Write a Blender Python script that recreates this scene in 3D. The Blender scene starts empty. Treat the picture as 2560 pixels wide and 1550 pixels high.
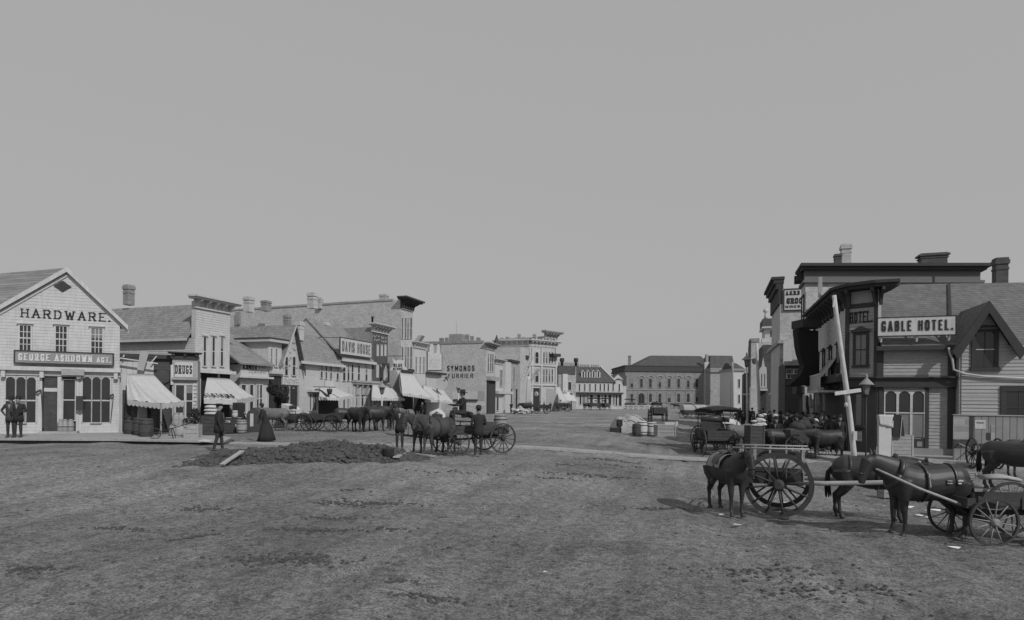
import bpy, bmesh, math, random
from mathutils import Vector, Matrix, noise
random.seed(7)
scene = bpy.context.scene
COL = scene.collection
R = math.radians
# ------------------------------------------------------------ camera
FPX = 1500.0; CX = 1280.0; HY = 1001.0; ROLL = 0.010
TH = math.atan(500.0 / 1500.0)
CAMZ = 1.97
cT, sT = math.cos(TH), math.sin(TH)
cam_d = bpy.data.cameras.new("camera"); cam = bpy.data.objects.new("camera", cam_d); COL.objects.link(cam)
cam_d.sensor_fit = 'HORIZONTAL'; cam_d.sensor_width = 36; cam_d.lens = 36 * FPX / 2560
cam_d.shift_y = (HY - 775) / 2560.0
cam_d.clip_start = 0.1; cam_d.clip_end = 8000
cam.matrix_world = Matrix.Translation((0, 0, CAMZ)) @ Matrix.Rotation(TH, 4, 'Z') @ Matrix.Rotation(R(90), 4, 'X') @ Matrix.Rotation(ROLL, 4, 'Z')
scene.camera = cam
# ------------------------------------------------------------ sky, sun, exposure
SUND = Vector((0.65, -0.45, 0.62)).normalized()
w = bpy.data.worlds.new("World"); scene.world = w; w.use_nodes = True
nt = w.node_tree; nt.nodes.clear()
sky = nt.nodes.new('ShaderNodeTexSky'); sky.sky_type = 'NISHITA'; sky.sun_disc = False
sky.sun_elevation = math.asin(SUND.z); sky.sun_rotation = math.atan2(SUND.x, SUND.y)
sky.air_density = 1.6; sky.dust_density = 3.0; sky.ozone_density = 1.0
bw = nt.nodes.new('ShaderNodeRGBToBW')
pw = nt.nodes.new('ShaderNodeMath'); pw.operation = 'POWER'; pw.inputs[1].default_value = 0.09
ml = nt.nodes.new('ShaderNodeMath'); ml.operation = 'MULTIPLY'; ml.inputs[1].default_value = 4.0
bg = nt.nodes.new('ShaderNodeBackground'); bg.inputs['Strength'].default_value = 0.1
wo = nt.nodes.new('ShaderNodeOutputWorld')
nt.links.new(sky.outputs[0], bw.inputs[0]); nt.links.new(bw.outputs[0], pw.inputs[0]); nt.links.new(pw.outputs[0], ml.inputs[0])
nt.links.new(ml.outputs[0], bg.inputs['Color']); nt.links.new(bg.outputs[0], wo.inputs['Surface'])
sd = bpy.data.lights.new("sun", 'SUN'); sd.energy = 2.6; sd.angle = R(0.6); sd.color = (1, 1, 1)
so = bpy.data.objects.new("sun", sd); COL.objects.link(so)
so.rotation_euler = SUND.to_track_quat('Z', 'Y').to_euler()
scene.view_settings.view_transform = 'Standard'
try: scene.view_settings.look = 'None'
except Exception: pass
scene.view_settings.exposure = -0.15; scene.view_settings.gamma = 1.0
scene.render.resolution_x = 1024; scene.render.resolution_y = 620
# ------------------------------------------------------------ pixels of the photograph -> places in the world
def sst(a, b, x):
    t = min(1, max(0, (x - a) / (b - a))); return t * t * (3 - 2 * t)
def cam2w(r, d): return (r * cT - d * sT, r * sT + d * cT)
def w2cam(x, y): return (x * cT + y * sT, -x * sT + y * cT)
def gz(x, y):
    d = w2cam(x, y)[1]
    a = sst(-9, 1, x) * (1 - sst(60, 120, y)); b = 1 - sst(11, 20, d)
    return -0.5 * (1 - (1 - a) * (1 - b))
def ray(px, py):
    dx, dy = px - CX, py - HY
    u = dx * math.cos(ROLL) + dy * math.sin(ROLL); v = -dx * math.sin(ROLL) + dy * math.cos(ROLL)
    return u / FPX, v / FPX
def at(px, py, d):
    u, v = ray(px, py); x, y = cam2w(u * d, d); return Vector((x, y, CAMZ - v * d))
def G(px, py, lift=0.0):
    u, v = ray(px, py); d = 30
    for _ in range(60):
        x, y = cam2w(u * d, d); d = 0.5 * d + 0.5 * (CAMZ - gz(x, y) - lift) / v
    x, y = cam2w(u * d, d); return Vector((x, y, gz(x, y) + lift))
Z3 = Vector((0, 0, 1))
class Frame:
    """a vertical wall plane: origin, unit direction u left to right, outward normal n"""
    def __init__(s, o, u, up=None, n=None):
        s.o = Vector((o[0], o[1], o[2] if len(o) > 2 else 0)); s.u = Vector((u[0], u[1], u[2] if len(u) > 2 else 0)).normalized()
        s.v = up or Z3; s.n = n or Vector((s.u.y, -s.u.x, 0))
    def P(s, a, z, o=0.0): return s.o + s.u * a + s.v * z + s.n * o
    def at(s, px, py, o=0.0):
        u, v = ray(px, py); dx, dy = cam2w(u, 1); D = Vector((dx, dy, -v)); C = Vector((0, 0, CAMZ))
        t = ((s.o + s.n * o) - C).dot(s.n) / D.dot(s.n); p = C + D * t - s.o
        return p.dot(s.u), p.z
    def rect(s, x0, y0, x1, y1, o=0.0):
        xm, ym = (x0 + x1) / 2, (y0 + y1) / 2
        return s.at(x0, ym, o)[0], s.at(x1, ym, o)[0], s.at(xm, y1, o)[1], s.at(xm, y0, o)[1]
def street_left(px, X=-31.0, py=1000):     # a front in the left row, starting at pixel column px
    u, v = ray(px, py); k = u * cT - sT; d = X / k; x, y = cam2w(u * d, d)
    return Frame((X, y), (0, 1))
# ------------------------------------------------------------ mesh building
ROOTM = {}
LUMPV = [(math.cos(k * 1.2566 + (j % 2) * .63) * math.cos(e), math.sin(k * 1.2566 + (j % 2) * .63) * math.cos(e), math.sin(e)) for j, e in enumerate((-.45, .1, .75)) for k in range(5)] + [(0, 0, 1)]
LUMPF = [f for j in (0, 1) for k in range(5) for f in ((j * 5 + k, j * 5 + (k + 1) % 5, (j + 1) * 5 + (k if j % 2 == 0 else (k + 1) % 5)), (j * 5 + (k + 1) % 5 if j % 2 == 0 else j * 5 + k, (j + 1) * 5 + (k + 1) % 5, (j + 1) * 5 + k))] + [(10 + k, 10 + (k + 1) % 5, 15) for k in range(5)]
class MB:
    def __init__(s): s.v = []; s.f = []; s.sm = []
    def face(s, pts, smooth=False):
        i = len(s.v); s.v += [Vector(p) for p in pts]; s.f.append(tuple(range(i, i + len(pts)))); s.sm.append(smooth)
    def hexa(s, p):      # p: 8 points, bottom ring then top ring
        i = len(s.v); s.v += [Vector(q) for q in p]
        for f in ((0, 3, 2, 1), (4, 5, 6, 7), (0, 1, 5, 4), (1, 2, 6, 5), (2, 3, 7, 6), (3, 0, 4, 7)):
            s.f.append(tuple(i + k for k in f)); s.sm.append(False)
        return s
    def box(s, x0, x1, y0, y1, z0, z1):
        return s.hexa([(x0, y0, z0), (x1, y0, z0), (x1, y1, z0), (x0, y1, z0), (x0, y0, z1), (x1, y0, z1), (x1, y1, z1), (x0, y1, z1)])
    def fbox(s, fr, a0, a1, z0, z1, o0, o1):
        return s.hexa([fr.P(a0, z0, o1), fr.P(a1, z0, o1), fr.P(a1, z0, o0), fr.P(a0, z0, o0), fr.P(a0, z1, o1), fr.P(a1, z1, o1), fr.P(a1, z1, o0), fr.P(a0, z1, o0)])
    def prism(s, ring, off):       # polygon ring (world points) pushed by vector off
        off = Vector(off); n = len(ring); i = len(s.v)
        s.v += [Vector(p) for p in ring] + [Vector(p) + off for p in ring]
        s.f.append(tuple(range(i, i + n))[::-1]); s.f.append(tuple(range(i + n, i + 2 * n))); s.sm += [False, False]
        for k in range(n):
            s.f.append((i + k, i + (k + 1) % n, i + n + (k + 1) % n, i + n + k)); s.sm.append(False)
        return s
    def bar(s, a, b, w=0.05, h=None, up=Z3):
        a, b = Vector(a), Vector(b); h = h or w; d = (b - a)
        if d.length < 1e-6: return s
        d.normalize(); x = d.cross(up)
        if x.length < 1e-3: x = d.cross(Vector((1, 0, 0)))
        x.normalize(); y = x.cross(d).normalized(); x *= w / 2; y *= h / 2
        return s.hexa([a - x - y, a + x - y, b + x - y, b - x - y, a - x + y, a + x + y, b + x + y, b - x + y])
    def loft(s, pts, rad, seg=12, smooth=True, up=None, cap=True):
        """rings along pts, rad = list of r or (r_side, r_up)"""
        n = len(pts); pts = [Vector(p) for p in pts]; i0 = len(s.v); px = None
        for k in range(n):
            d = (pts[min(k + 1, n - 1)] - pts[max(k - 1, 0)]).normalized()
            if up is not None: x = d.cross(Vector(up))
            elif px is None: x = d.cross(Z3)
            else: x = px - d * px.dot(d)
            if x.length < 1e-3: x = d.cross(Vector((0, 1, 0)))
            if x.length < 1e-3: x = Vector((1, 0, 0))
            x.normalize(); px = x; y = x.cross(d).normalized()
            r = rad[k] if isinstance(rad, (list, tuple)) else rad
            ra, rb = (r if isinstance(r, (list, tuple)) else (r, r))
            for j in range(seg):
                t = 2 * math.pi * j / seg
                s.v.append(pts[k] + x * (math.cos(t) * ra) + y * (math.sin(t) * rb))
        for k in range(n - 1):
            for j in range(seg):
                a = i0 + k * seg + j; b = i0 + k * seg + (j + 1) % seg
                s.f.append((a, b, b + seg, a + seg)); s.sm.append(smooth)
        if cap:
            s.f.append(tuple(i0 + j for j in range(seg))[::-1]); s.f.append(tuple(i0 + (n - 1) * seg + j for j in range(seg))); s.sm += [False, False]
        return s
    def lathe(s, c, prof, seg=16, sx=1, sy=1, smooth=True, axis=None, rot=0):
        """prof list of (r, h) about the axis (default up) at c"""
        c = Vector(c); ax = Vector(axis).normalized() if axis is not None else Z3
        x = ax.cross(Vector((0, 1, 0)));
        if x.length < 1e-3: x = ax.cross(Vector((1, 0, 0)))
        x.normalize(); y = ax.cross(x); i0 = len(s.v)
        for (r, h) in prof:
            for j in range(seg):
                t = 2 * math.pi * j / seg + rot
                s.v.append(c + ax * h + x * (math.cos(t) * r * sx) + y * (math.sin(t) * r * sy))
        n = len(prof)
        for k in range(n - 1):
            for j in range(seg):
                a = i0 + k * seg + j; b = i0 + k * seg + (j + 1) % seg
                s.f.append((a, b, b + seg, a + seg)); s.sm.append(smooth)
        s.f.append(tuple(i0 + j for j in range(seg))[::-1]); s.f.append(tuple(i0 + (n - 1) * seg + j for j in range(seg))); s.sm += [False, False]
        return s
    def ell(s, c, rx, ry, rz, seg=14, rings=9):
        c = Vector(c); prof = []
        i0 = len(s.v)
        for k in range(rings + 1):
            p = math.pi * k / rings
            for j in range(seg):
                t = 2 * math.pi * j / seg
                s.v.append(c + Vector((rx * math.sin(p) * math.cos(t), ry * math.sin(p) * math.sin(t), -rz * math.cos(p))))
        for k in range(rings):
            for j in range(seg):
                a = i0 + k * seg + j; b = i0 + k * seg + (j + 1) % seg
                s.f.append((a, b, b + seg, a + seg)); s.sm.append(True)
        return s
    def lump(s, c, r, flat=0.6):
        c = Vector(c); i = len(s.v); a = random.random() * 3.1; ca, sa = math.cos(a), math.sin(a); sx_, sy_ = random.uniform(.7, 1.3), random.uniform(.7, 1.2)
        for p in LUMPV:
            k = r * random.uniform(.72, 1.18); x, y = p[0] * sx_, p[1] * sy_
            s.v.append(c + Vector((x * ca - y * sa, x * sa + y * ca, p[2] * flat)) * k)
        for f in LUMPF: s.f.append(tuple(i + k for k in f)); s.sm.append(False)
    def mesh(s, name, inv=None):
        me = bpy.data.meshes.new(name)
        vs = [inv @ v for v in s.v] if inv is not None else s.v
        me.from_pydata([tuple(v) for v in vs], [], s.f); me.polygons.foreach_set('use_smooth', s.sm); me.update()
        bm = bmesh.new(); bm.from_mesh(me); bmesh.ops.remove_doubles(bm, verts=bm.verts, dist=1e-5)
        bmesh.ops.recalc_face_normals(bm, faces=bm.faces); bm.to_mesh(me); bm.free(); return me
    def build(s, name, m, parent=None, root=None):
        inv = None
        if parent is not None:
            inv = ROOTM[parent.name].inverted()
        me = s.mesh(name, inv); o = bpy.data.objects.new(name, me); COL.objects.link(o)
        if m is not None: me.materials.append(m)
        if parent is not None: o.parent = parent; ROOTM[o.name] = ROOTM[parent.name]
        else: ROOTM[o.name] = Matrix.Identity(4)
        return o
def obj_from(me, name, parent=None):
    o = bpy.data.objects.new(name, me); COL.objects.link(o)
    if parent is not None: o.parent = parent; ROOTM[o.name] = ROOTM[parent.name]
    return o
def tag(o, label, cat, group=None, kind=None):
    if label: o['label'] = label
    if cat: o['category'] = cat
    if group: o['group'] = group
    if kind: o['kind'] = kind
    return o
def thing(name, label, cat, loc=(0, 0, 0), rz=0.0, group=None):
    o = bpy.data.objects.new(name, None); COL.objects.link(o); o.empty_display_size = 0.3
    o.location = loc; o.rotation_euler = (0, 0, rz)
    ROOTM[o.name] = Matrix.Translation(loc) @ Matrix.Rotation(rz, 4, 'Z')
    return tag(o, label, cat, group)
def dup(root, loc, rz, label, group=None, sc=None, cat=None):
    r = root.copy(); COL.objects.link(r); r.location = loc; r.rotation_euler = (0, 0, rz)
    if sc: r.scale = (sc,) * 3 if not isinstance(sc, tuple) else sc
    r['label'] = label
    if group: r['group'] = group
    if cat: r['category'] = cat
    for ch in list(root.children):
        c = ch.copy(); COL.objects.link(c); c.parent = r
        for g in list(ch.children):
            d = g.copy(); COL.objects.link(d); d.parent = c
    return r
def moveto(root, loc, rz, sc=None):
    root.location = loc; root.rotation_euler = (0, 0, rz)
    if sc: root.scale = (sc,) * 3 if not isinstance(sc, tuple) else sc
# ------------------------------------------------------------ materials (the photograph is monochrome: every colour is a grey)
MATS = {}
def mat(name, v, rough=0.85, kind=None, size=0.12, amp=0.22, nscale=3.0, bump=0.3, contrast=0.35, spec=0.2, metal=0.0):
    if name in MATS: return MATS[name]
    m = bpy.data.materials.new(name); m.use_nodes = True; t = m.node_tree; N = t.nodes; L = t.links
    b = N['Principled BSDF']; b.inputs['Roughness'].default_value = rough; b.inputs['Metallic'].default_value = metal
    b.inputs['Specular IOR Level'].default_value = spec
    tc = N.new('ShaderNodeTexCoord'); sx = N.new('ShaderNodeSeparateXYZ'); L.new(tc.outputs['Object'], sx.inputs[0])
    def M(op, a, b_=None, c=None):
        n = N.new('ShaderNodeMath'); n.operation = op
        for i, q in enumerate((a, b_, c)):
            if q is None: continue
            if isinstance(q, (int, float)): n.inputs[i].default_value = q
            else: L.new(q, n.inputs[i])
        return n.outputs[0]
    def NZ(scale, detail=4, vec=None, rg=.6):
        n = N.new('ShaderNodeTexNoise'); n.inputs['Scale'].default_value = scale; n.inputs['Detail'].default_value = detail; n.inputs['Roughness'].default_value = rg
        L.new(vec if vec is not None else tc.outputs['Object'], n.inputs['Vector']); return n.outputs[0]
    def MP(scale):
        n = N.new('ShaderNodeMapping'); n.inputs['Scale'].default_value = scale; L.new(tc.outputs['Object'], n.inputs['Vector']); return n.outputs[0]
    n1 = NZ(nscale, 5); n2 = NZ(nscale * 9, 3)
    nn = M('ADD', M('MULTIPLY', M('SUBTRACT', n1, .5), 1.6 * amp), M('MULTIPLY', M('SUBTRACT', n2, .5), 1.0 * amp))
    val = M('MULTIPLY', M('ADD', nn, 1.0), v)
    h = n2; bd = 0.01
    hor = M('ADD', sx.outputs[0], sx.outputs[1])
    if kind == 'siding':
        f = M('FRACT', M('DIVIDE', sx.outputs[2], size)); ln = M('LESS_THAN', f, .18)  # dark band per board: the shadow under its lap, painted into the colour
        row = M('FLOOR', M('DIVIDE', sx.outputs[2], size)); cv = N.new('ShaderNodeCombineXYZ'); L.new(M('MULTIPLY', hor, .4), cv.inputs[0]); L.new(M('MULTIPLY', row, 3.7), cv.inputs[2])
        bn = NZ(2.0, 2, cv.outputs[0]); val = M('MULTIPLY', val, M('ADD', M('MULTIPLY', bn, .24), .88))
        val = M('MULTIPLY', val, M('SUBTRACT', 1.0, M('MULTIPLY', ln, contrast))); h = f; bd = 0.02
    elif kind == 'batten':
        f = M('FRACT', M('DIVIDE', hor, size)); ln = M('LESS_THAN', f, .14)
        row = M('FLOOR', M('DIVIDE', hor, size)); cv = N.new('ShaderNodeCombineXYZ'); L.new(M('MULTIPLY', row, 5.3), cv.inputs[0]); L.new(M('MULTIPLY', sx.outputs[2], .4), cv.inputs[2])
        bn = NZ(2.0, 3, cv.outputs[0]); val = M('MULTIPLY', val, M('ADD', M('MULTIPLY', bn, .6), .7))
        val = M('MULTIPLY', val, M('SUBTRACT', 1.0, M('MULTIPLY', ln, contrast))); h = M('SUBTRACT', 1.0, ln); bd = 0.015
    elif kind in ('shingle', 'brick'):
        bt = N.new('ShaderNodeTexBrick'); cv = N.new('ShaderNodeCombineXYZ'); L.new(hor, cv.inputs[0]); L.new(sx.outputs[2], cv.inputs[1]); L.new(cv.outputs[0], bt.inputs['Vector'])
        bt.inputs['Scale'].default_value = 1.0; bt.inputs['Brick Width'].default_value = size * (1.4 if kind == 'shingle' else 2.6); bt.inputs['Row Height'].default_value = size
        bt.inputs['Mortar Size'].default_value = size * .10; bt.inputs['Mortar Smooth'].default_value = .3
        bt.inputs['Color1'].default_value = (.80, .80, .80, 1); bt.inputs['Color2'].default_value = (1.14, 1.14, 1.14, 1)
        k = 1 - contrast if kind == 'shingle' else 1 + .06; bt.inputs['Mortar'].default_value = (k, k, k, 1)
        bb = N.new('ShaderNodeRGBToBW'); L.new(bt.outputs['Color'], bb.inputs[0]); val = M('MULTIPLY', val, bb.outputs[0])
        h = M('SUBTRACT', 1.0, bt.outputs['Fac']); bd = .015
    elif kind == 'wood':
        g = NZ(6.0, 4, MP((.6, 3.5, 3.5))); val = M('MULTIPLY', val, M('ADD', M('MULTIPLY', g, .9), .55)); h = g
    elif kind == 'streak':      # weather streaks running down
        g = NZ(3.0, 4, MP((3.0, 3.0, .35))); val = M('MULTIPLY', val, M('ADD', M('MULTIPLY', g, .5), .75)); h = g
    L.new(val, b.inputs['Base Color'])
    bp = N.new('ShaderNodeBump'); bp.inputs['Strength'].default_value = bump; bp.inputs['Distance'].default_value = bd
    L.new(h, bp.inputs['Height']); L.new(bp.outputs[0], b.inputs['Normal'])
    MATS[name] = m; return m
WHITE = mat('white_paint', .51, kind='streak', amp=.20)
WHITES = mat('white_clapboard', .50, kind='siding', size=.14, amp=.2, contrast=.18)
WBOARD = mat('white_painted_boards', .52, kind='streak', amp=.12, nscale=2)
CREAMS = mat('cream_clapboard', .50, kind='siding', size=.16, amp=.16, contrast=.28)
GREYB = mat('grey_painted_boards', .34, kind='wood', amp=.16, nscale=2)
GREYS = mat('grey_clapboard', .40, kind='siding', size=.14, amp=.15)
STONED = mat('shaded_limestone', .25, kind='brick', size=.28, amp=.25, nscale=.4)  # darker copy of the limestone for shaded walls, shade put into the colour
TRIM = mat('dark_trim_paint', .058, amp=.3)
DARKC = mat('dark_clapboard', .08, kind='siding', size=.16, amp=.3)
ROOF = mat('wood_shingles', .27, kind='shingle', size=.15, amp=.35, contrast=.40, nscale=1.2)
ROOFD = mat('dark_wood_shingles', .17, kind='shingle', size=.12, amp=.30, contrast=.45, nscale=1.2)
SLATE = mat('slate_roof', .10, kind='shingle', size=.3, amp=.2, nscale=.4)
BRICK = mat('buff_brick', .46, kind='brick', size=.10, amp=.28, nscale=.7)
BRICKD = mat('dark_brick', .10, kind='brick', size=.09, amp=.25)
BRICKM = mat('weathered_brick', .27, kind='brick', size=.09, amp=.35, nscale=1.5)
STONE = mat('pale_stone', .48, amp=.2, nscale=1)
STONEM = mat('limestone', .33, kind='brick', size=.28, amp=.22, nscale=.4)
BATTEN = mat('board_and_batten', .42, kind='batten', size=.22, amp=.2)
BATTW = mat('white_board_and_batten', .52, kind='batten', size=.25, amp=.12, contrast=.2)
FENCEM = mat('weathered_fence_boards', .26, kind='batten', size=.24, amp=.28, contrast=.5)
GLASS = mat('window_glass', .04, rough=.12, amp=.35, nscale=1.2, bump=.02, spec=.5)
GLASSP = mat('pale_blind_glass', .20, rough=.3, amp=.35, nscale=1.0, bump=.02, spec=.5)
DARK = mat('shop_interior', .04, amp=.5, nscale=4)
WOOD = mat('raw_wood', .30, kind='wood', amp=.3)
WOODL = mat('pale_wood', .52, kind='wood', amp=.25)
WOODD = mat('dark_wood', .07, kind='wood', amp=.5)
BARK = mat('peeled_pole_wood', .50, kind='streak', amp=.35, nscale=4)
PLANK = mat('boardwalk_planks', .34, kind='wood', amp=.3, nscale=1.5)
IRON = mat('dark_iron', .035, rough=.55, spec=.5, amp=.3)
CANVAS = mat('awning_canvas', .52, rough=.95, kind='streak', amp=.12, nscale=2)
CANVASD = mat('dark_awning_cloth', .034, rough=.95, amp=.3, nscale=2)
TARP = mat('dirty_tarpaulin', .36, rough=.95, amp=.4, nscale=2)
LETTER = mat('black_letter_paint', .035, amp=.4, nscale=8)
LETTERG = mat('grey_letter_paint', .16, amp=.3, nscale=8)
LETTERW = mat('white_letter_paint', .62, amp=.2, nscale=8)
SIGNG = mat('grey_sign_board', .27, amp=.3)
COATD = mat('dark_wool_cloth', .036, rough=.95, amp=.4, nscale=6)
COATM = mat('brown_wool_cloth', .06, rough=.95, amp=.4, nscale=6)
TROUS = mat('grey_trouser_cloth', .045, rough=.95, amp=.3, nscale=6)
SKIN = mat('skin', .30, rough=.6, amp=.15, nscale=8)
HAIR = mat('dark_hair', .025, rough=.7, amp=.4, nscale=20)
SHIRT = mat('pale_cotton', .52, rough=.9, amp=.15)
HORSED = mat('dark_bay_coat', .030, rough=.5, amp=.7, nscale=3, spec=.45, bump=.1)
HORSEB = mat('brown_horse_coat', .055, rough=.6, amp=.9, nscale=3, spec=.4, bump=.1)
HORSEG = mat('grey_horse_coat', .15, rough=.6, amp=.4, nscale=5, spec=.3, bump=.1)
LEATHER = mat('harness_leather', .04, rough=.4, amp=.3, spec=.5)
STRAPW = mat('pale_strap', .55, rough=.6, amp=.2)
CARTW = mat('cart_timber', .06, kind='wood', amp=.5, nscale=3, rough=.7)
CARTL = mat('weathered_cart_timber', .36, kind='wood', amp=.35, nscale=3)
PAPER = mat('paper_litter', .75, amp=.1)
LEAF = mat('leaf_green', .055, amp=.6, nscale=5, rough=.7)
EARTH = mat('broken_earth', .085, amp=1.1, nscale=9, bump=.8)
# ------------------------------------------------------------ lettering (drawn strokes)
F_ = {
'A': (1, [[(0, 0), (.5, 1), (1, 0)], [(.2, .36), (.8, .36)]]),
'B': (.9, [[(0, 0), (0, 1)], [(0, 1), (.7, 1), (.95, .88), (.95, .64), (.7, .53), (0, .53)], [(.7, .53), (1, .4), (1, .14), (.75, 0), (0, 0)]]),
'C': (.9, [[(1, .78), (.8, 1), (.25, 1), (0, .78), (0, .22), (.25, 0), (.8, 0), (1, .22)]]),
'D': (.95, [[(0, 0), (0, 1)], [(0, 1), (.65, 1), (1, .75), (1, .25), (.65, 0), (0, 0)]]),
'E': (.85, [[(0, 0), (0, 1)], [(0, 1), (1, 1)], [(0, .52), (.75, .52)], [(0, 0), (1, 0)]]),
'F': (.8, [[(0, 0), (0, 1)], [(0, 1), (1, 1)], [(0, .52), (.75, .52)]]),
'G': (.95, [[(1, .8), (.8, 1), (.25, 1), (0, .78), (0, .22), (.25, 0), (.75, 0), (1, .2), (1, .45), (.6, .45)]]),
'H': (.95, [[(0, 0), (0, 1)], [(1, 0), (1, 1)], [(0, .52), (1, .52)]]),
'I': (.12, [[(.5, 0), (.5, 1)]]),
'J': (.7, [[(1, 1), (1, .22), (.75, 0), (.25, 0), (0, .25)]]),
'K': (.95, [[(0, 0), (0, 1)], [(1, 1), (0, .42)], [(.3, .6), (1, 0)]]),
'L': (.8, [[(0, 1), (0, 0)], [(0, 0), (1, 0)]]),
'M': (1.15, [[(0, 0), (0, 1)], [(0, 1), (.5, .3)], [(.5, .3), (1, 1)], [(1, 1), (1, 0)]]),
'N': (.95, [[(0, 0), (0, 1)], [(0, 1), (1, 0)], [(1, 0), (1, 1)]]),
'O': (.95, [[(.25, 1), (.75, 1), (1, .78), (1, .22), (.75, 0), (.25, 0), (0, .22), (0, .78), (.25, 1)]]),
'P': (.85, [[(0, 0), (0, 1)], [(0, 1), (.75, 1), (1, .85), (1, .58), (.75, .45), (0, .45)]]),
'R': (.95, [[(0, 0), (0, 1)], [(0, 1), (.7, 1), (.95, .86), (.95, .62), (.7, .5), (0, .5)], [(.5, .5), (1, 0)]]),
'Q': (.95, [[(.25, 1), (.75, 1), (1, .78), (1, .22), (.75, 0), (.25, 0), (0, .22), (0, .78), (.25, 1)], [(.6, .3), (1, -.05)]]),
'S': (.85, [[(1, .82), (.75, 1), (.25, 1), (0, .82), (0, .65), (.25, .53), (.75, .47), (1, .34), (1, .18), (.75, 0), (.25, 0), (0, .18)]]),
'T': (.9, [[(.5, 0), (.5, 1)], [(0, 1), (1, 1)]]),
'U': (.95, [[(0, 1), (0, .22), (.25, 0), (.75, 0), (1, .22), (1, 1)]]),
'V': (.95, [[(0, 1), (.5, 0)], [(.5, 0), (1, 1)]]),
'W': (1.3, [[(0, 1), (.27, 0)], [(.27, 0), (.5, .8)], [(.5, .8), (.73, 0)], [(.73, 0), (1, 1)]]),
'X': (.9, [[(0, 0), (1, 1)], [(0, 1), (1, 0)]]),
'Y': (.9, [[(0, 1), (.5, .5)], [(1, 1), (.5, .5)], [(.5, .5), (.5, 0)]]),
'Z': (.9, [[(0, 1), (1, 1)], [(1, 1), (0, 0)], [(0, 0), (1, 0)]]),
'&': (1.0, [[(1, 0), (.2, .75), (.3, 1), (.6, 1), (.65, .75), (.1, .4), (.0, .2), (.25, 0), (.6, 0), (1, .45)]]),
'.': (.1, [[(.5, 0), (.5, .08)]]), ',': (.1, [[(.5, .08), (.3, -.15)]]), ' ': (.45, [])}
def text(fr, st, a0, a1, z0, z1, o=0.02, th=.17, serif=False, arc=0.0, dep=.02, gap=.35, mb=None):
    m = mb or MB(); H = z1 - z0; ws = [F_[c][0] for c in st]; tot = sum(ws) + gap * (len(st) - 1); sc = (a1 - a0) / tot; x = a0; t = H * th; kk = 0
    tv = min(t, sc * .34)
    for c, wd in zip(st, ws):
        xc = (x + wd * sc / 2 - (a0 + a1) / 2) / ((a1 - a0) / 2)
        lift = arc * (1 - xc * xc)
        for pl in F_[c][1]:
            q = [(x + tv / 2 + p[0] * max(wd * sc - tv, .001), z0 + t / 2 + p[1] * (H - t) + lift) for p in pl]
            for (p, r) in zip(q[:-1], q[1:]):
                dx, dz = r[0] - p[0], r[1] - p[1]; l = math.hypot(dx, dz)
                if l < 1e-6: continue
                dx /= l; dz /= l; wv = (tv * abs(dz) + t * .8 * abs(dx)) / 2; e = wv * .85; kk += 1; oo = dep + (kk % 7) * .0015
                px_, pz_ = -dz * wv, dx * wv
                A = (p[0] - dx * e, p[1] - dz * e); B = (r[0] + dx * e, r[1] + dz * e)
                ring = [(A[0] - px_, A[1] - pz_), (B[0] - px_, B[1] - pz_), (B[0] + px_, B[1] + pz_), (A[0] + px_, A[1] + pz_)]
                m.prism([fr.P(a, b, o) for a, b in ring], fr.n * oo)
            if serif:
                for e in (q[0], q[-1]):
                    if c in 'SCGO': continue
                    if abs(e[1] - lift - z0 - t / 2) < .02 * H or abs(e[1] - lift - z1 + t / 2) < .02 * H:
                        kk += 1; m.fbox(fr, e[0] - tv * 1.15, e[0] + tv * 1.15, e[1] - t * .3, e[1] + t * .3, o, o + dep + .008 + (kk % 7) * .0015)
        x += wd * sc + gap * sc
    return m
def marks(fr, a0, a1, z0, z1, o, n, rows=1, k=.75, rk=None, mb=None):
    """lettering too worn to read: short painted strokes, no words"""
    m = mb or MB(); rk = rk or random.Random(int(a0 * 100) % 97); h = (z1 - z0) / rows; w_ = (a1 - a0) / n; c = 0
    for r in range(rows):
        for i in range(n):
            x = a0 + w_ * (i + .15); b = z0 + h * r + h * .12; H = h * k; W = w_ * .65
            for _ in range(3):
                c += 1; p = (x + W * rk.choice((0, .5, 1)), b + H * rk.choice((0, .5))); q = (p[0] + (W * .5 if p[0] < x + W * .7 else -W * .5) * rk.choice((0, 1)), p[1] + H * .5)
                m.bar(fr.P(p[0], p[1], o + .004 + .001 * (c % 9)), fr.P(q[0], q[1], o + .004 + .001 * (c % 9)), W * .26, .01, up=fr.u)
    return m
# ------------------------------------------------------------ ground
def frange(a, b, s):
    out = []; x = a
    while x < b - 1e-6: out.append(x); x += s
    return out
xs = [-3000, -1400, -600, -250, -120, -80, -60] + frange(-46, -15, .6) + frange(-15, 13, .095) + frange(13, 40, 1.0) + [40, 60, 100, 200, 500, 1400, 3000]
ys = [-400, -100, -30, -8, 0, 3] + frange(4, 17, .2) + frange(17, 50, .4) + frange(50, 130, 1.5) + [130, 150, 175, 200, 240, 300, 450, 800, 1600, 3500]
RUTS = []
_rr = random.Random(31)
for a, b, c, d, e in ((-3, .02, .8, .10, .3), (-6.5, .05, 1.1, .08, 1.2), (-10, -.03, .9, .09, 2.0), (1.0, -.10, .7, .11, .8), (-1.2, .16, .6, .07, 4.0), (-13, .12, 1.2, .06, 3.1), (4.0, -.22, .9, .08, 5.0), (-8.0, .30, .7, .07, .2), (6.5, -.42, .8, .06, 1.0)):
    for g in (-.72, .72): RUTS.append((a + g, b, c * .5, d, e, _rr.uniform(.018, .038)))
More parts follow.
